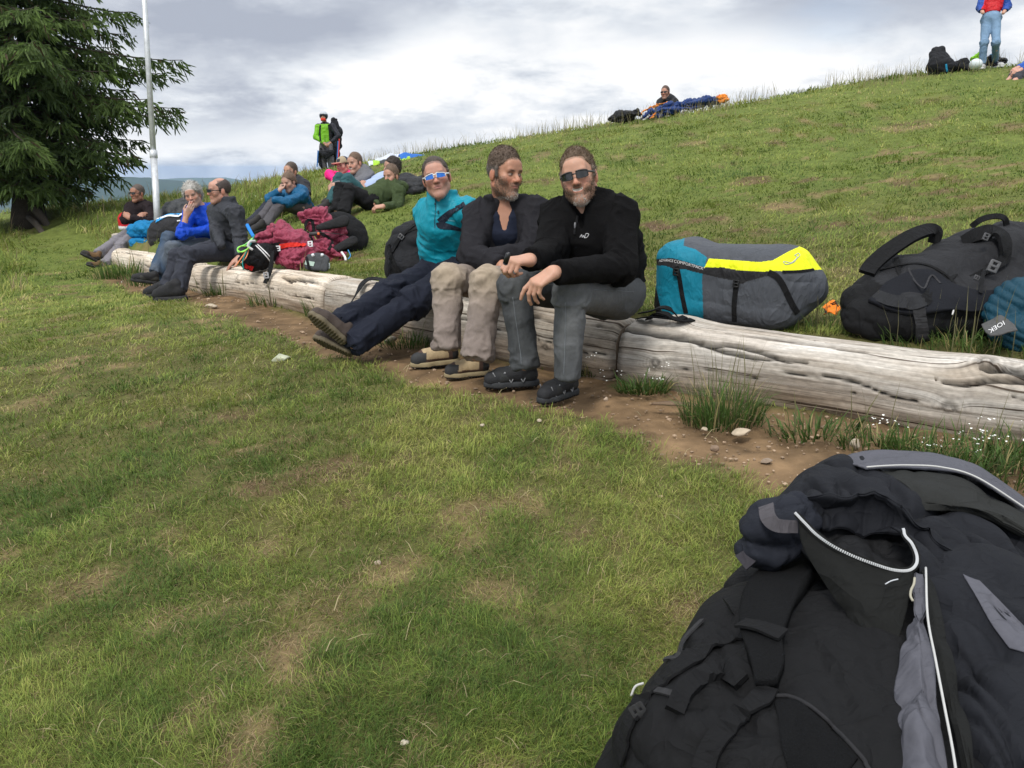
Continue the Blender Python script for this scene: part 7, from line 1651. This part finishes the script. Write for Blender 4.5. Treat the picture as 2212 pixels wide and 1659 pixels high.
def far_gear():
    BLUE = (.004, .17, .38)
    c = U(308, 500, 12.15); lo = U(306, 524, 12.1); z = height([lo[:2]])[0]
    for (pts, rad, lab) in (([(288, 526, 12.2), (306, 525, 12.15), (328, 526, 12.05)], [.085, .095, .085], 'lower of two rolled cyan blue wing sacks beside the metal pole'), ([(291, 499, 12.25), (310, 496, 12.2), (334, 494, 12.05)], [.125, .145, .135], 'upper of two rolled cyan blue wing sacks beside the metal pole')):
        P = [U(*p) for p in pts]; t = thing('rolled_sack', P[1]-[0, 0, rad[1]], lab, 'sack', 'cyan blue rolled sacks'); S = Solid(); S.chain(P, rad, .05); solid_obj('rolled_cloth', S, BLUE, NYLON, t, .014, .018, 6, 3, 1, None, .03)
    c = U(372, 505, 11.7); t = thing('harness', np.array([c[0], c[1], height([c[:2]])[0]]), 'long charcoal harness bag with white and blue edging behind the white haired man', 'harness')
    S = Solid(); S.chain([U(348, 512, 11.75), U(375, 498, 11.7), U(410, 492, 11.7)], [.20, .22, .2], .08); S.cone(U(340, 525, 11.7), U(345, 500, 11.7), .10, .16, .05); o, V, F = solid_obj('harness_shell', S, (.027, .027, .030), CORDURA, t, .014, .012, 5, 3, 2, None, .016); bv = bvh(V, F)
    stick(bv, [(338, 479), (352, 471), (370, 464), (395, 464)], .06, .006, 'sky_blue_edging', (.03, .28, .62), NYLON, t, 20, .010, 11.5); stick(bv, [(340, 475), (352, 467), (370, 461), (395, 463)], .035, .006, 'white_edging', (.75, .76, .78), NYLON, t, 20, .016, 11.5); stick(bv, [(382, 478), (390, 477)], .02, .004, 'white_label', (.6, .6, .6), NYLON, t, 6, .01, 11.5)
    c = U(378, 452, 12.3); t = thing('folded_bag', np.array([c[0], c[1], height([c[:2]])[0]]), 'dark grey folded bag heaped behind the charcoal harness bag', 'bag'); S = Solid(); S.chain([U(350, 470, 12.3), U(375, 455, 12.3), U(398, 442, 12.3)], [.12, .15, .11], .08); S.ell(U(380, 480, 12.3), np.eye(3), (.3, .2, .2), .1); solid_obj('folded_cloth', S, (.050, .053, .057), NYLON, t, .016, .02, 5, 3, 1, None, .03)
    c = U(267, 478, 12.85); t = thing('rucksack', np.array([c[0], c[1], height([c[:2]])[0]]), 'small red, white and black rucksack behind the man in dark brown jacket', 'rucksack'); S = Solid(); S.ell(U(270, 478, 12.95), np.eye(3), (.10, .14, .14), .04); S.ell(U(276, 492, 12.95), np.eye(3), (.13, .14, .06), .04); solid_obj('pack_bag', S, (.45, .012, .015), NYLON, t, .014, .01, 6, 3, 1, lambda V, c_, N: np.where((proj(V)[:, 1] > 489)[:, None], np.array([.6, .6, .6]), c_))
    # black sack on the slope
    c = U(890, 402, 10.7); t = thing('glider_sack', np.array([c[0], c[1], height([c[:2]])[0]]), 'big slack black glider sack lying on the slope behind the olive jacket', 'sack'); A = np.array([cv(.95, -.3, 0), cv(.3, .95, -.1), cv(0, .1, -1)]); S = Solid(); S.ell(U(880, 398, 10.75), A, (.17, .17, .17), .06); S.ell(U(903, 405, 10.7), A, (.13, .18, .165), .06); o, V, F = solid_obj('sack_cloth', S, (.024, .025, .028), NYLON, t, .013, .018, 5, 6, 1, None, .025); bv = bvh(V, F); stick(bv, [(915, 388), (918, 405), (914, 420)], .03, .006, 'strap', BLACK, CORDURA, t, 14, .006, 10.5)
    # wing on the ridge, lime / black / blue
    t = thing('paraglider_wing', G(860, 352), 'spread paraglider wing in lime, white, black and blue on the ridge', 'paraglider wing')
    def strip(name, top, bot, col, seed, d=18.6, bulge=.18, sub=(18, 50)):
        top = np.array(top, float); bot = np.array(bot, float); g = [[U(x, y, d+.5) for x, y in top], [U(x1*.5+x2*.5, (y1+y2)/2-2, d+.1)+[0, 0, .04] for (x1, y1), (x2, y2) in zip(top, bot)], [U(x, y, d-.35) for x, y in bot]]
        cloth(name, g, col, RIPSTOP, t, .03, sub, .09, 2.2, seed, .10)
    strip('white_cells', [(792, 349), (820, 339), (845, 330), (872, 332)], [(795, 352), (822, 348), (848, 341), (872, 337)], (.58, .62, .70), 3)
    strip('lime_cells', [(806, 352), (835, 346), (862, 339), (880, 336)], [(806, 358), (830, 358), (860, 350), (888, 346)], (.33, .58, .02), 5, 18.2)
    strip('black_band', [(818, 349), (840, 340), (868, 336), (882, 331)], [(820, 352), (842, 346), (872, 340), (890, 345)], (.03, .035, .035), 7, 18.3)
    strip('blue_cells', [(850, 335), (870, 328), (884, 326), (905, 328), (926, 329)], [(866, 338), (882, 338), (895, 344), (912, 342), (924, 336)], (.015, .13, .48), 9, 18.4)
    # blue and orange wing with bag
    t = thing('paraglider_wing', G(1470, 246), 'bunched dark blue and orange paraglider wing on the ridge', 'paraglider wing')
    S = Solid(); S.chain([U(1385, 258, 15.9), U(1412, 244, 15.9), U(1445, 236, 15.95), U(1490, 227, 16.0), U(1530, 219, 16.0), U(1556, 215, 16.0)], [.07, .14, .16, .155, .15, .12], .06)
    solid_obj('blue_cloth', S, (.018, .045, .165), RIPSTOP, t, .017, .05, 4.5, 3, 1, None, .09)
    for pts, rd, col in (([(1556, 213, 15.95), (1568, 212, 15.95)], [.10, .09], (.80, .24, .02)), ([(1384, 246, 15.95), (1398, 236, 16.0), (1420, 226, 16.05), (1445, 222, 16.1)], [.03, .045, .05, .03], (.75, .26, .05)), ([(1404, 255, 15.75), (1412, 249, 15.75), (1418, 244, 15.75)], [.03, .05, .03], (.75, .25, .04)), ([(1390, 258, 15.78), (1404, 250, 15.78)], [.035, .04], (.6, .6, .62)), ([(1548, 208, 15.95), (1554, 205, 15.95)], [.04, .04], (.65, .2, .15))):
        S = Solid(); S.chain([U(*p) for p in pts], rd, .03); solid_obj('coloured_tip', S, col, RIPSTOP, t, .015, .035, 7, 5, 1, None, .05)
    t = thing('glider_sack', G(1348, 268), 'low black glider sack lying left of the blue and orange wing', 'sack'); S = Solid(); S.chain([U(1322, 258, 16.0), U(1342, 252, 16.0), U(1365, 250, 16.0)], [.10, .15, .11], .06); S.chain([U(1362, 246, 15.9), U(1376, 242, 15.9), U(1382, 246, 15.9)], [.08, .10, .07], .05); solid_obj('sack_cloth', S, (.014, .015, .016), NYLON, t, .017, .03, 5, 3, 1, None, .05)
    # gear round the standing person's feet
    t = thing('backpack', G(2030, 162), 'tall black backpack on the ridge beside the person in jeans', 'backpack'); S = Solid(); S.chain([U(2025, 120, 15.0), U(2028, 142, 14.9)], [.17, .22], .08); S.ell(U(2045, 145, 14.8), np.eye(3), (.19, .17, .17), .06); o, V, F = solid_obj('pack_bag', S, (.013, .0135, .016), CORDURA, t, .017, .02, 4, 3, 1, None, .03); stick(bvh(V, F), [(2043, 138), (2045, 150), (2047, 161)], .03, .006, 'blue_piping', (.02, .25, .45), NYLON, t, 10, .01, 14.5)
    t = thing('bag', G(2078, 156), 'smaller black bag beside the tall backpack on the ridge', 'bag'); S = Solid(); S.ell(U(2076, 142, 14.85), np.eye(3), (.17, .15, .14), .05); S.cone(U(2085, 136, 14.8), U(2094, 150, 14.7), .08, .06, .05); solid_obj('bag_cloth', S, (.012, .0125, .014), CORDURA, t, .017, .025, 5, 4, 1, None, .04)
    t = thing('helmet', G(2108, 150), 'white helmet lying by the legs of the person in jeans', 'helmet'); S = Solid(); S.ell(U(2108, 139, 14.5), np.eye(3), (.10, .13, .095), .02); solid_obj('shell', S, (.62, .68, .70), ('gloss', .3, 30, .05, .02, 200), t, .012, .001)
    t = thing('wing_bundle', G(2107, 140), 'lime green wing cloth heaped behind the white helmet', 'paraglider bundle'); S = Solid(); S.chain([U(2103, 126, 15.05), U(2114, 122, 15.05)], [.08, .11], .05); solid_obj('folded_cloth', S, (.25, .62, .03), RIPSTOP, t, .015, .03, 6, 3, 1, None, .05)
    t = thing('wing_bundle', G(2150, 142), 'blue and black harness bundle behind the legs of the person in jeans', 'paraglider bundle'); S = Solid(); S.chain([U(2122, 134, 15.1), U(2145, 130, 15.1), U(2172, 132, 15.0)], [.09, .11, .08], .05); solid_obj('folded_cloth', S, (.004, .16, .33), RIPSTOP, t, .015, .035, 6, 8, 1, lambda V, c_, N: np.where((fbm(V*4, 2, 5) > .55)[:, None], np.array([.02, .02, .022]), c_), .06)
    # pilot's helmet, scarf and harness
    H = U(699, 253, 22.6); A = orient(H, -14, 6); t = thing('flying_helmet', H-[0, 0, .02], 'silver and dark helmet on the head of the standing pilot', 'helmet'); S = Solid(); S.ell(H+A[2]*.04-A[1]*.01, A, (.115, .135, .12), .02); S.ell(H+A[1]*.10-A[2]*.06, A, (.085, .10, .085), .01, 's'); S.half(H-A[2]*.085, -A[2]); solid_obj('shell', S, (.03, .034, .045), ('gloss', .3, 30, .05, .02, 200), t, .012, .001, paint=lambda V, c_, N: np.where((((V-H) @ A[2]) > .07)[:, None], np.array([.45, .48, .52]), c_))
    t = thing('face_scarf', H-A[2]*.09, 'red scarf over the mouth of the standing pilot', 'scarf'); S = Solid(); S.ell(H+A[1]*.045-A[2]*.075, A, (.072, .075, .055), .02); solid_obj('cloth', S, (.70, .05, .03), NYLON, t, .012, .004, 12)
    t = thing('flying_harness', U(706, 372, 22.6), 'black flying harness hanging from the shoulders of the standing pilot', 'harness'); S = Solid(); S.chain([U(722, 262, 22.9), U(727, 285, 22.95), U(728, 315, 22.9)], [.12, .16, .15], .06); S.chain([U(694, 330, 22.5), U(705, 334, 22.35), U(716, 330, 22.45)], [.10, .12, .10], .05); S.chain([U(692, 322, 22.6), U(690, 345, 22.6), U(694, 362, 22.6)], [.06, .07, .05], .04); S.chain([U(727, 320, 22.7), U(728, 345, 22.7), U(724, 366, 22.7)], [.12, .10, .07], .04)
    solid_obj('harness_shell', S, (.013, .014, .017), CORDURA, t, .02, .02, 4, 3, 1, None, .03)
    for pts, w, col in (([(692, 270), (691, 285), (692, 305)], .045, BLACK), ([(710, 269), (712, 285), (713, 303)], .05, BLACK), ([(731, 305), (730, 330), (728, 355)], .05, (.02, .12, .35)), ([(733, 300), (732, 318), (731, 340)], .03, (.5, .05, .05)), ([(687, 325), (686, 345), (685, 360)], .03, (.02, .12, .35))):
        v, f = strap([U(x, y, 22.35) for x, y in pts], w, .012, (0, -1, .1), 14); mk('riser', v, f, fab(CORDURA), t, smooth=False, cols=np.tile(np.array(col), (len(v), 1)))
    # cap of the person in pink
    H = U(741, 358, 11.7); A = orient(H, -42, -4, 4); t = thing('baseball_cap', H+A[2]*.05, 'tan and navy cap worn by the person in pink', 'cap'); S = Solid(); S.ell(H+.92*(A[2]*.045-A[1]*.012), A, (.088, .108, .092), .02); S.half(H+A[2]*.035, -A[2]); S.ell(H+A[1]*.135+A[2]*.040, A, (.070, .075, .012), .015)
    solid_obj('crown', S, (.34, .27, .18), ('cotton', .85, 60, .06, .15, 700), t, .009, .001, paint=lambda V, c_, N: np.where((((V-H) @ A[1]) < -.0)[:, None], np.array([.02, .025, .06]), np.where((((V-H) @ A[1]) > .115)[:, None], np.array([.50, .18, .15]), np.where(((np.abs((V-H) @ A[0]) < .03) & (np.abs((V-H) @ A[2]-.075) < .022))[:, None], np.array([.03, .03, .04]), c_))))
far_gear()
# ------------------------------------------------------------------ the backpack in the foreground with a jacket thrown over it
def Uz(px, py, zr):
    d = FW+(px-1106)/FPX*RT+(829.5-py)/FPX*UPV; return CAM+d*(zr/d[2])
def foreground():
    A, B = Uz(1322, 1659, -1.0), Uz(1632, 1213, -.97); di = nrm((B-A)*[1, 1, 0]); pe = np.array([di[1], -di[0], 0]); up = np.array([0, 0, 1.0])
    c = A+di*.42+pe*.33; zg = height([c[:2]])[0]; c[2] = zg+.205; ax = np.array([pe, di, up])
    r = thing('backpack', np.array([c[0], c[1], zg]), 'large black backpack lying in the foreground with mesh padded straps facing up', 'backpack')
    S = Solid(); S.box(c, ax, (.335, .55, .200), .15, .05); S.ell(c+up*.06-di*.12, ax, (.25, .36, .17), .10); S.ell(c+up*.05+di*.30, ax, (.27, .2, .15), .10); S.cone(c-pe*.30-di*.40-up*.02, c-pe*.30+di*.40-up*.02, .075, .075, .06)
    o, V, F = solid_obj('pack_bag', S, (.0055, .0057, .0065), CORDURA, r, .0058, .012, 6, 3, 2, None, .020); bv = bvh(V, F)
    MESH = ('spacer_mesh', .9, 160, .2, .7, 420)
    def st(name, pts, w, t, col=BLACK, mat=CORDURA, lift=.006, n=34): return stick(bv, pts, np.atleast_1d(w), t, name, col, mat, r, n, lift, 1.4)
    g = []
    for row in ([(1708, 1200), (1668, 1235), (1632, 1285), (1617, 1330), (1612, 1390), (1618, 1440), (1640, 1490)], [(1735, 1225), (1700, 1258), (1672, 1300), (1658, 1345), (1652, 1395), (1655, 1445), (1665, 1492)], [(1755, 1255), (1732, 1285), (1712, 1320), (1698, 1360), (1690, 1405), (1688, 1452), (1692, 1496)]):
        rr = []
        for x, y in row: p, n = hit(bv, x, y, 1.4); rr.append(p+n*.030)
        g.append(rr)
    cloth('shoulder_strap', g, (.0065, .0068, .0075), MESH, r, .022, (16, 44), .002, 14, 3)
    st('webbing', [(1612, 1388), (1650, 1396), (1692, 1410)], .032, .005, lift=.036, n=14); st('webbing', [(1648, 1375), (1590, 1372), (1530, 1400), (1465, 1450), (1395, 1512), (1368, 1560)], .036, .005); st('webbing', [(1660, 1490), (1645, 1520), (1600, 1550), (1560, 1590), (1530, 1640), (1520, 1690)], .034, .005, n=30, lift=.010)
    st('webbing', [(1390, 1510), (1362, 1570), (1340, 1640)], .032, .005); st('fold', [(1455, 1540), (1475, 1500), (1520, 1462), (1570, 1452), (1605, 1480)], .03, .016, n=26, lift=.006)
    st('zipper', [(1420, 1496), (1450, 1502), (1490, 1514)], .012, .004, (.03, .03, .032), n=12, lift=.005); st('zipper', [(1520, 1345), (1470, 1395), (1440, 1430)], .010, .004, (.03, .03, .032), n=16)
    H = [hit(bv, x, y, 1.4) for x, y in spline(np.array([(1672, 1507), (1715, 1510), (1760, 1535), (1810, 1582), (1850, 1625), (1885, 1670)], float), 40)]; v, f = tube(np.array([p+n*.003 for p, n in H]), .0035, 6); mk('piping', v, f, fab(CORDURA), r, cols=np.tile(np.array((.02, .02, .022)), (len(v), 1)))
    g = []
    for row in ([(1675, 1518), (1715, 1518), (1755, 1542), (1805, 1590), (1850, 1640)], [(1680, 1560), (1712, 1562), (1745, 1585), (1790, 1625), (1830, 1670)], [(1690, 1620), (1715, 1622), (1745, 1640), (1780, 1672), (1815, 1710)], [(1712, 1690), (1730, 1694), (1755, 1705), (1780, 1720), (1805, 1740)]):
        rr = []
        for x, y in row: p, n = hit(bv, x, y, 1.3); rr.append(p+n*.006)
        g.append(rr)
    cloth('mesh_panel', g, (.0060, .0063, .007), MESH, r, .005, (24, 30), .001, 14, 3)
    p, n = hit(bv, 1578, 1322, 1.4); a1 = nrm(np.cross(n, cv(.8, .6, 0))); buckle(r, p+n*.012, np.array([cv(.5, -.86, 0), a1, n]), .015, (.02, .02, .021)); p, n = hit(bv, 1390, 1542, 1.4); buckle(r, p+n*.010, np.array([cv(.5, -.86, 0), cv(.86, .5, 0), n]), .013, (.02, .02, .021))
    p, n = hit(bv, 1378, 1498, 1.4); rope(r, [p+n*.012+cv(-.7, -.7, 0)*.014, p+n*.018, p+n*.012+cv(.7, .7, 0)*.016], .0022, (.45, .45, .43), 'zip_pull', 10)
    # ---- jacket
    NAVY = (.0080, .0090, .0125); OLIVE = (.0060, .0065, .0060); SLATE = (.088, .089, .106); SH = ('jacket_cloth', .8, 70, .12, .3, 1500)
    P = lambda rows: [[U(*q) for q in row] for row in rows]
    t = thing('jacket', c*[1, 1, 0]+[0, 0, c[2]+.2], 'navy and slate jacket with white piping and chunky zip thrown over the foreground backpack', 'jacket')
    cloth('shell', P([[(1672, 1075, 2.00), (1760, 1010, 2.05), (1850, 995, 2.08), (1960, 990, 2.08), (2080, 1010, 2.05), (2240, 1075, 2.0)],
        [(1662, 1082, 1.82), (1740, 1012, 1.90), (1830, 981, 1.93), (1945, 976, 1.93), (2070, 992, 1.90), (2240, 1068, 1.83)],
        [(1660, 1120, 1.71), (1742, 1062, 1.75), (1838, 1040, 1.76), (1950, 1046, 1.76), (2070, 1075, 1.73), (2240, 1150, 1.66)],
        [(1690, 1140, 1.665), (1745, 1105, 1.655), (1830, 1108, 1.645), (1930, 1122, 1.63), (2040, 1175, 1.58), (2240, 1270, 1.50)],
        [(1705, 1150, 1.68), (1760, 1128, 1.675), (1840, 1128, 1.665), (1930, 1140, 1.65), (2040, 1195, 1.60), (2240, 1290, 1.52)]]), NAVY, SH, t, .004, (110, 150), .012, 7, 3, .046)
    SLV = cloth('sleeve', P([[(1930, 1112, 1.61), (2030, 1120, 1.60), (2130, 1150, 1.58), (2260, 1210, 1.55)], [(1985, 1190, 1.50), (2080, 1215, 1.47), (2180, 1250, 1.45), (2280, 1290, 1.43)], [(2010, 1290, 1.40), (2095, 1310, 1.36), (2190, 1330, 1.34), (2285, 1350, 1.33)],
        [(2030, 1410, 1.30), (2110, 1425, 1.26), (2200, 1440, 1.24), (2290, 1460, 1.23)], [(2062, 1560, 1.19), (2135, 1570, 1.15), (2215, 1580, 1.13), (2300, 1590, 1.12)], [(2095, 1730, 1.08), (2165, 1730, 1.05), (2240, 1730, 1.03), (2310, 1730, 1.02)]]), NAVY, SH, t, .004, (90, 66), .012, 7, 13, .042)
    sv = bvh(SLV[1].reshape(-1, 3), np.array([[i*66+j, i*66+j+1, i*66+67+j, i*66+66+j] for i in range(89) for j in range(65)]))
    for rows_, sd_ in (([[(2080, 1240), (2098, 1248), (2116, 1254)], [(2110, 1290), (2142, 1300), (2172, 1310)], [(2140, 1345), (2182, 1350), (2222, 1365)], [(2180, 1400), (2222, 1410), (2262, 1420)]], (50, 30)),):
        g = []
        pr = np.array(rows_, float); pr = np.stack([spline(pr[:, j], 12) for j in range(pr.shape[1])], 1); pr = np.stack([spline(pr[i], 9) for i in range(12)])
        for row in pr: g.append([(lambda q: q[0]+nrm(CAM-q[0])*.005)(hit(sv, x, y, 1.4)) for x, y in row])
        cloth('slate_inset', g, SLATE, SH, t, .003, sd_, .001, 9, 3)
    ZIP = [(1720, 1110, 1.600), (1740, 1131, 1.575), (1764, 1155, 1.552), (1800, 1180, 1.525), (1845, 1202, 1.505), (1890, 1219, 1.49), (1930, 1231, 1.48), (1962, 1232, 1.475), (1978, 1220, 1.48), (1980, 1200, 1.50), (1970, 1175, 1.53), (1956, 1158, 1.55), (1952, 1146, 1.57)]
    cloth('facing', P([[(1721, 1112, 1.60), (1764, 1156, 1.552), (1830, 1197, 1.51), (1900, 1224, 1.487), (1975, 1228, 1.475)], [(1734, 1185, 1.56), (1778, 1215, 1.525), (1840, 1255, 1.482), (1900, 1280, 1.458), (1965, 1290, 1.445)], [(1790, 1275, 1.51), (1820, 1300, 1.482), (1860, 1330, 1.448), (1905, 1345, 1.425), (1950, 1350, 1.412)],
        [(1848, 1365, 1.45), (1868, 1385, 1.43), (1886, 1400, 1.415), (1908, 1410, 1.40), (1932, 1415, 1.39)], [(1900, 1470, 1.38), (1907, 1475, 1.375), (1914, 1478, 1.37), (1922, 1480, 1.365), (1930, 1482, 1.36)]]), OLIVE, SH, t, .004, (50, 50), .005, 6, 5, .010)
    cloth('inner_lining', P([[(1705, 1092, 1.72), (1780, 1070, 1.73), (1860, 1075, 1.74), (2000, 1110, 1.72)], [(1712, 1115, 1.70), (1780, 1110, 1.70), (1860, 1118, 1.70), (1985, 1142, 1.67)], [(1722, 1140, 1.67), (1790, 1150, 1.66), (1870, 1160, 1.64), (1990, 1190, 1.60)], [(1740, 1180, 1.62), (1800, 1205, 1.58), (1880, 1230, 1.55), (1985, 1245, 1.52)]]), (.010, .0105, .012), SH, t, .004, (40, 60), .012, 12, 8, .03)
    zp = spline([U(*q) for q in ZIP], 118); T = np.gradient(zp, axis=0); mb = MB(); to = nrm(CAM-zp.mean(0))
    for i in range(len(zp)):
        x = nrm(T[i]); n = nrm(to-x*np.dot(to, x)); s_ = np.cross(n, x); V2, F2 = rbox(zp[i]+n*.003, np.array([x, s_, n]), (.0013, .0026, .0017), .2); mb.add(V2, F2)
    mb.build('zip_teeth', plain('zip_teeth', (.42, .43, .44), .35, 0, .5, .05), t)
    v, f = strap(zp-to*.001, .012, .002, to, 118); mk('zip_tape', v, f, fab(SH), t, smooth=False, cols=np.tile(np.array(OLIVE), (len(v), 1)))
    rows = [[(1977, 1224, 1.475), (1990, 1222, 1.465), (2000, 1226, 1.465)], [(1957, 1330, 1.395), (1982, 1330, 1.365), (2004, 1332, 1.365)], [(1934, 1440, 1.315), (1980, 1440, 1.265), (2021, 1425, 1.275)], [(1910, 1540, 1.25), (1975, 1540, 1.185), (2041, 1530, 1.195)], [(1918, 1620, 1.20), (1990, 1620, 1.135), (2059, 1625, 1.14)], [(1934, 1730, 1.12), (2002, 1730, 1.065), (2074, 1730, 1.07)]]
    cloth('slate_panel', P(rows), SLATE, SH, t, .004, (90, 40), .009, 11, 7, .018)
    v, f = tube(spline([U(x, y, d-.006) for x, y, d in [q[2] for q in rows]], 60), .0020, 6); mk('white_piping', v, f, fab(('piping', .6, 60, .08, .1, 600)), t, cols=np.tile(np.array((.45, .45, .44)), (len(v), 1)))
    cloth('lining_strip', P([[(1999, 1224, 1.475), (2006, 1222, 1.48), (2014, 1222, 1.49)], [(2002, 1332, 1.375), (2020, 1330, 1.37), (2038, 1326, 1.38)], [(2019, 1425, 1.285), (2040, 1425, 1.275), (2062, 1425, 1.285)], [(2039, 1530, 1.205), (2068, 1540, 1.185), (2098, 1545, 1.19)], [(2057, 1625, 1.15), (2085, 1630, 1.12), (2112, 1635, 1.12)], [(2072, 1730, 1.08), (2095, 1730, 1.06), (2118, 1730, 1.06)]]), OLIVE, SH, t, .004, (60, 24), .006, 7, 9, .012)
    cloth('slate_back', P([[(1800, 992, 1.945), (1860, 973, 1.95), (1945, 967, 1.95), (2030, 977, 1.93), (2116, 1007, 1.90), (2225, 1082, 1.84)], [(1838, 1000, 1.89), (1890, 990, 1.89), (1955, 987, 1.89), (2030, 993, 1.87), (2112, 1019, 1.84), (2225, 1092, 1.79)], [(1872, 1009, 1.835), (1915, 1006, 1.835), (1965, 1005, 1.835), (2032, 1009, 1.82), (2110, 1031, 1.79), (2225, 1104, 1.74)]]), SLATE, SH, t, .004, (20, 60), .003, 8, 4, .004)
    v, f = tube(spline([U(x, y, d) for x, y, d in ((1872, 1009, 1.828), (1915, 1006, 1.828), (1965, 1005, 1.828), (2032, 1009, 1.812), (2110, 1031, 1.782), (2225, 1104, 1.732))], 60), .0020, 6); mk('white_piping', v, f, fab(('piping', .6, 60, .08, .1, 600)), t, cols=np.tile(np.array((.45, .45, .44)), (len(v), 1)))
    cloth('hood', P([[(1905, 1010, 1.835), (1990, 1008, 1.825), (2090, 1030, 1.79), (2230, 1105, 1.72)], [(1960, 1042, 1.76), (2040, 1048, 1.75), (2125, 1075, 1.72), (2235, 1140, 1.66)], [(1985, 1075, 1.72), (2065, 1085, 1.70), (2140, 1105, 1.68), (2240, 1160, 1.64)], [(2000, 1100, 1.71), (2075, 1112, 1.70), (2145, 1135, 1.69), (2245, 1190, 1.65)]]), (.018, .019, .018), SH, t, .004, (30, 50), .008, 6, 3, .016)
    S = Solid(); S.chain([U(1712, 1112, 1.70), U(1672, 1150, 1.68), U(1640, 1182, 1.67), U(1622, 1196, 1.68)], [.065, .068, .05, .03], .04); solid_obj('cuff', S, (.012, .014, .021), SH, t, .008, .012, 8, 3, 1, None, .02)
    v, f = strap([U(1655, 1092, 1.63), U(1660, 1118, 1.60), U(1680, 1135, 1.585), U(1722, 1138, 1.60)], np.array([.03, .03, .026, .024]), .004, (-.5, -.8, .4), 24); mk('cuff_tab', v, f, fab(SH), t, smooth=False, cols=np.tile(np.array((.075, .07, .078)), (len(v), 1)))
    v, f = strap([U(1640, 1185, 1.65), U(1618, 1203, 1.64), U(1600, 1216, 1.64)], np.array([.02, .032, .036]), .005, (-.3, -.6, .7), 12); mk('cuff_tab', v, f, fab(SH), t, smooth=False, cols=np.tile(np.array((.03, .028, .034)), (len(v), 1)))
    rope(t, [U(1976, 1248, 1.44), U(1974, 1262, 1.43), U(1968, 1275, 1.425), U(1967, 1288, 1.42), U(1972, 1298, 1.41)], .0022, (.35, .33, .26), 'cord', 16)
    rope(t, [U(1912, 1262, 1.44), U(1925, 1255, 1.44), U(1940, 1251, 1.44)], .0011, (.5, .52, .55), 'loose_thread', 12)
foreground()

def trims():
    """zips, pulls and marks on the three front tops"""
    k1 = 'bearded man in black fleece and grey jeans smiling in dark sunglasses on the log'; k2 = 'bearded man in charcoal fleece and dusty tan trousers looking aside with folded arms'; k3 = 'short haired man in turquoise half zip top and mirrored blue sunglasses, legs stretched'
    jo, V, F = JK[k1]; bv = bvh(V, F)
    def st(pts, w, t, col, nm, lift=.003, n=24, d0=3.9): return stick(bv, pts, np.atleast_1d(w), t, nm, col, CORDURA, jo, n, lift, d0)
    st([(1247, 466), (1244, 485), (1241, 506)], .010, .004, (.012, .012, .013), 'zip'); p, n = hit(bv, 1243, 481); rope(jo, [p+n*.006, p+n*.010-[0, 0, .012], p+n*.006-[0, 0, .026]], .004, (.22, .22, .23), 'zip_pull', 8)
    pts = [(1253, 513), (1257, 507), (1258, 513), (1261, 509), (1263, 513), (1266, 505), (1272, 506), (1268, 513), (1262, 514)]; H = [hit(bv, x, y, 3.8) for x, y in spline(np.array(pts, float), 40)]; v, f = tube(np.array([a+b*.003 for a, b in H]), .0016, 4); mk('embroidery', v, f, fab(('print', .7, 50, .05, .02, 300)), jo, cols=np.tile(np.array((.6, .6, .62)), (len(v), 1)))
    jo, V, F = JK[k2]; bv = bvh(V, F); pts = [(1109, 482), (1111, 479), (1113, 482), (1109, 482)]; H = [hit(bv, x, y, 4.5) for x, y in pts]; v, f = tube(np.array([a+b*.003 for a, b in H]), .003, 4); mk('small_mark', v, f, fab(('print', .7, 50, .05, .02, 300)), jo, cols=np.tile(np.array((.6, .6, .62)), (len(v), 1)))
    jo, V, F = JK[k3]; bv = bvh(V, F); st3 = lambda pts, w: stick(bv, pts, np.atleast_1d(w), .003, 'dark_inlay', (.010, .016, .03), NYLON, jo, 26, .002, 5.0); st3([(1004, 440), (985, 452), (966, 465), (950, 481)], np.array([.030, .034, .04, .05])); st3([(950, 480), (951, 484), (955, 487), (975, 491), (997, 497)], np.array([.045, .05, .045, .03, .022])); letters('asics', [(968, 476.5), (982, 478.5)], (-.6, -4.2), bv, (.30, .52, .60), jo, lift=.003, d0=5.0)
    p, n = hit(bv, 947, 455); rope(jo, [p+n*.006, p+n*.008-[0, 0, .02]], .004, (.03, .05, .06), 'zip_pull', 6)
trims()
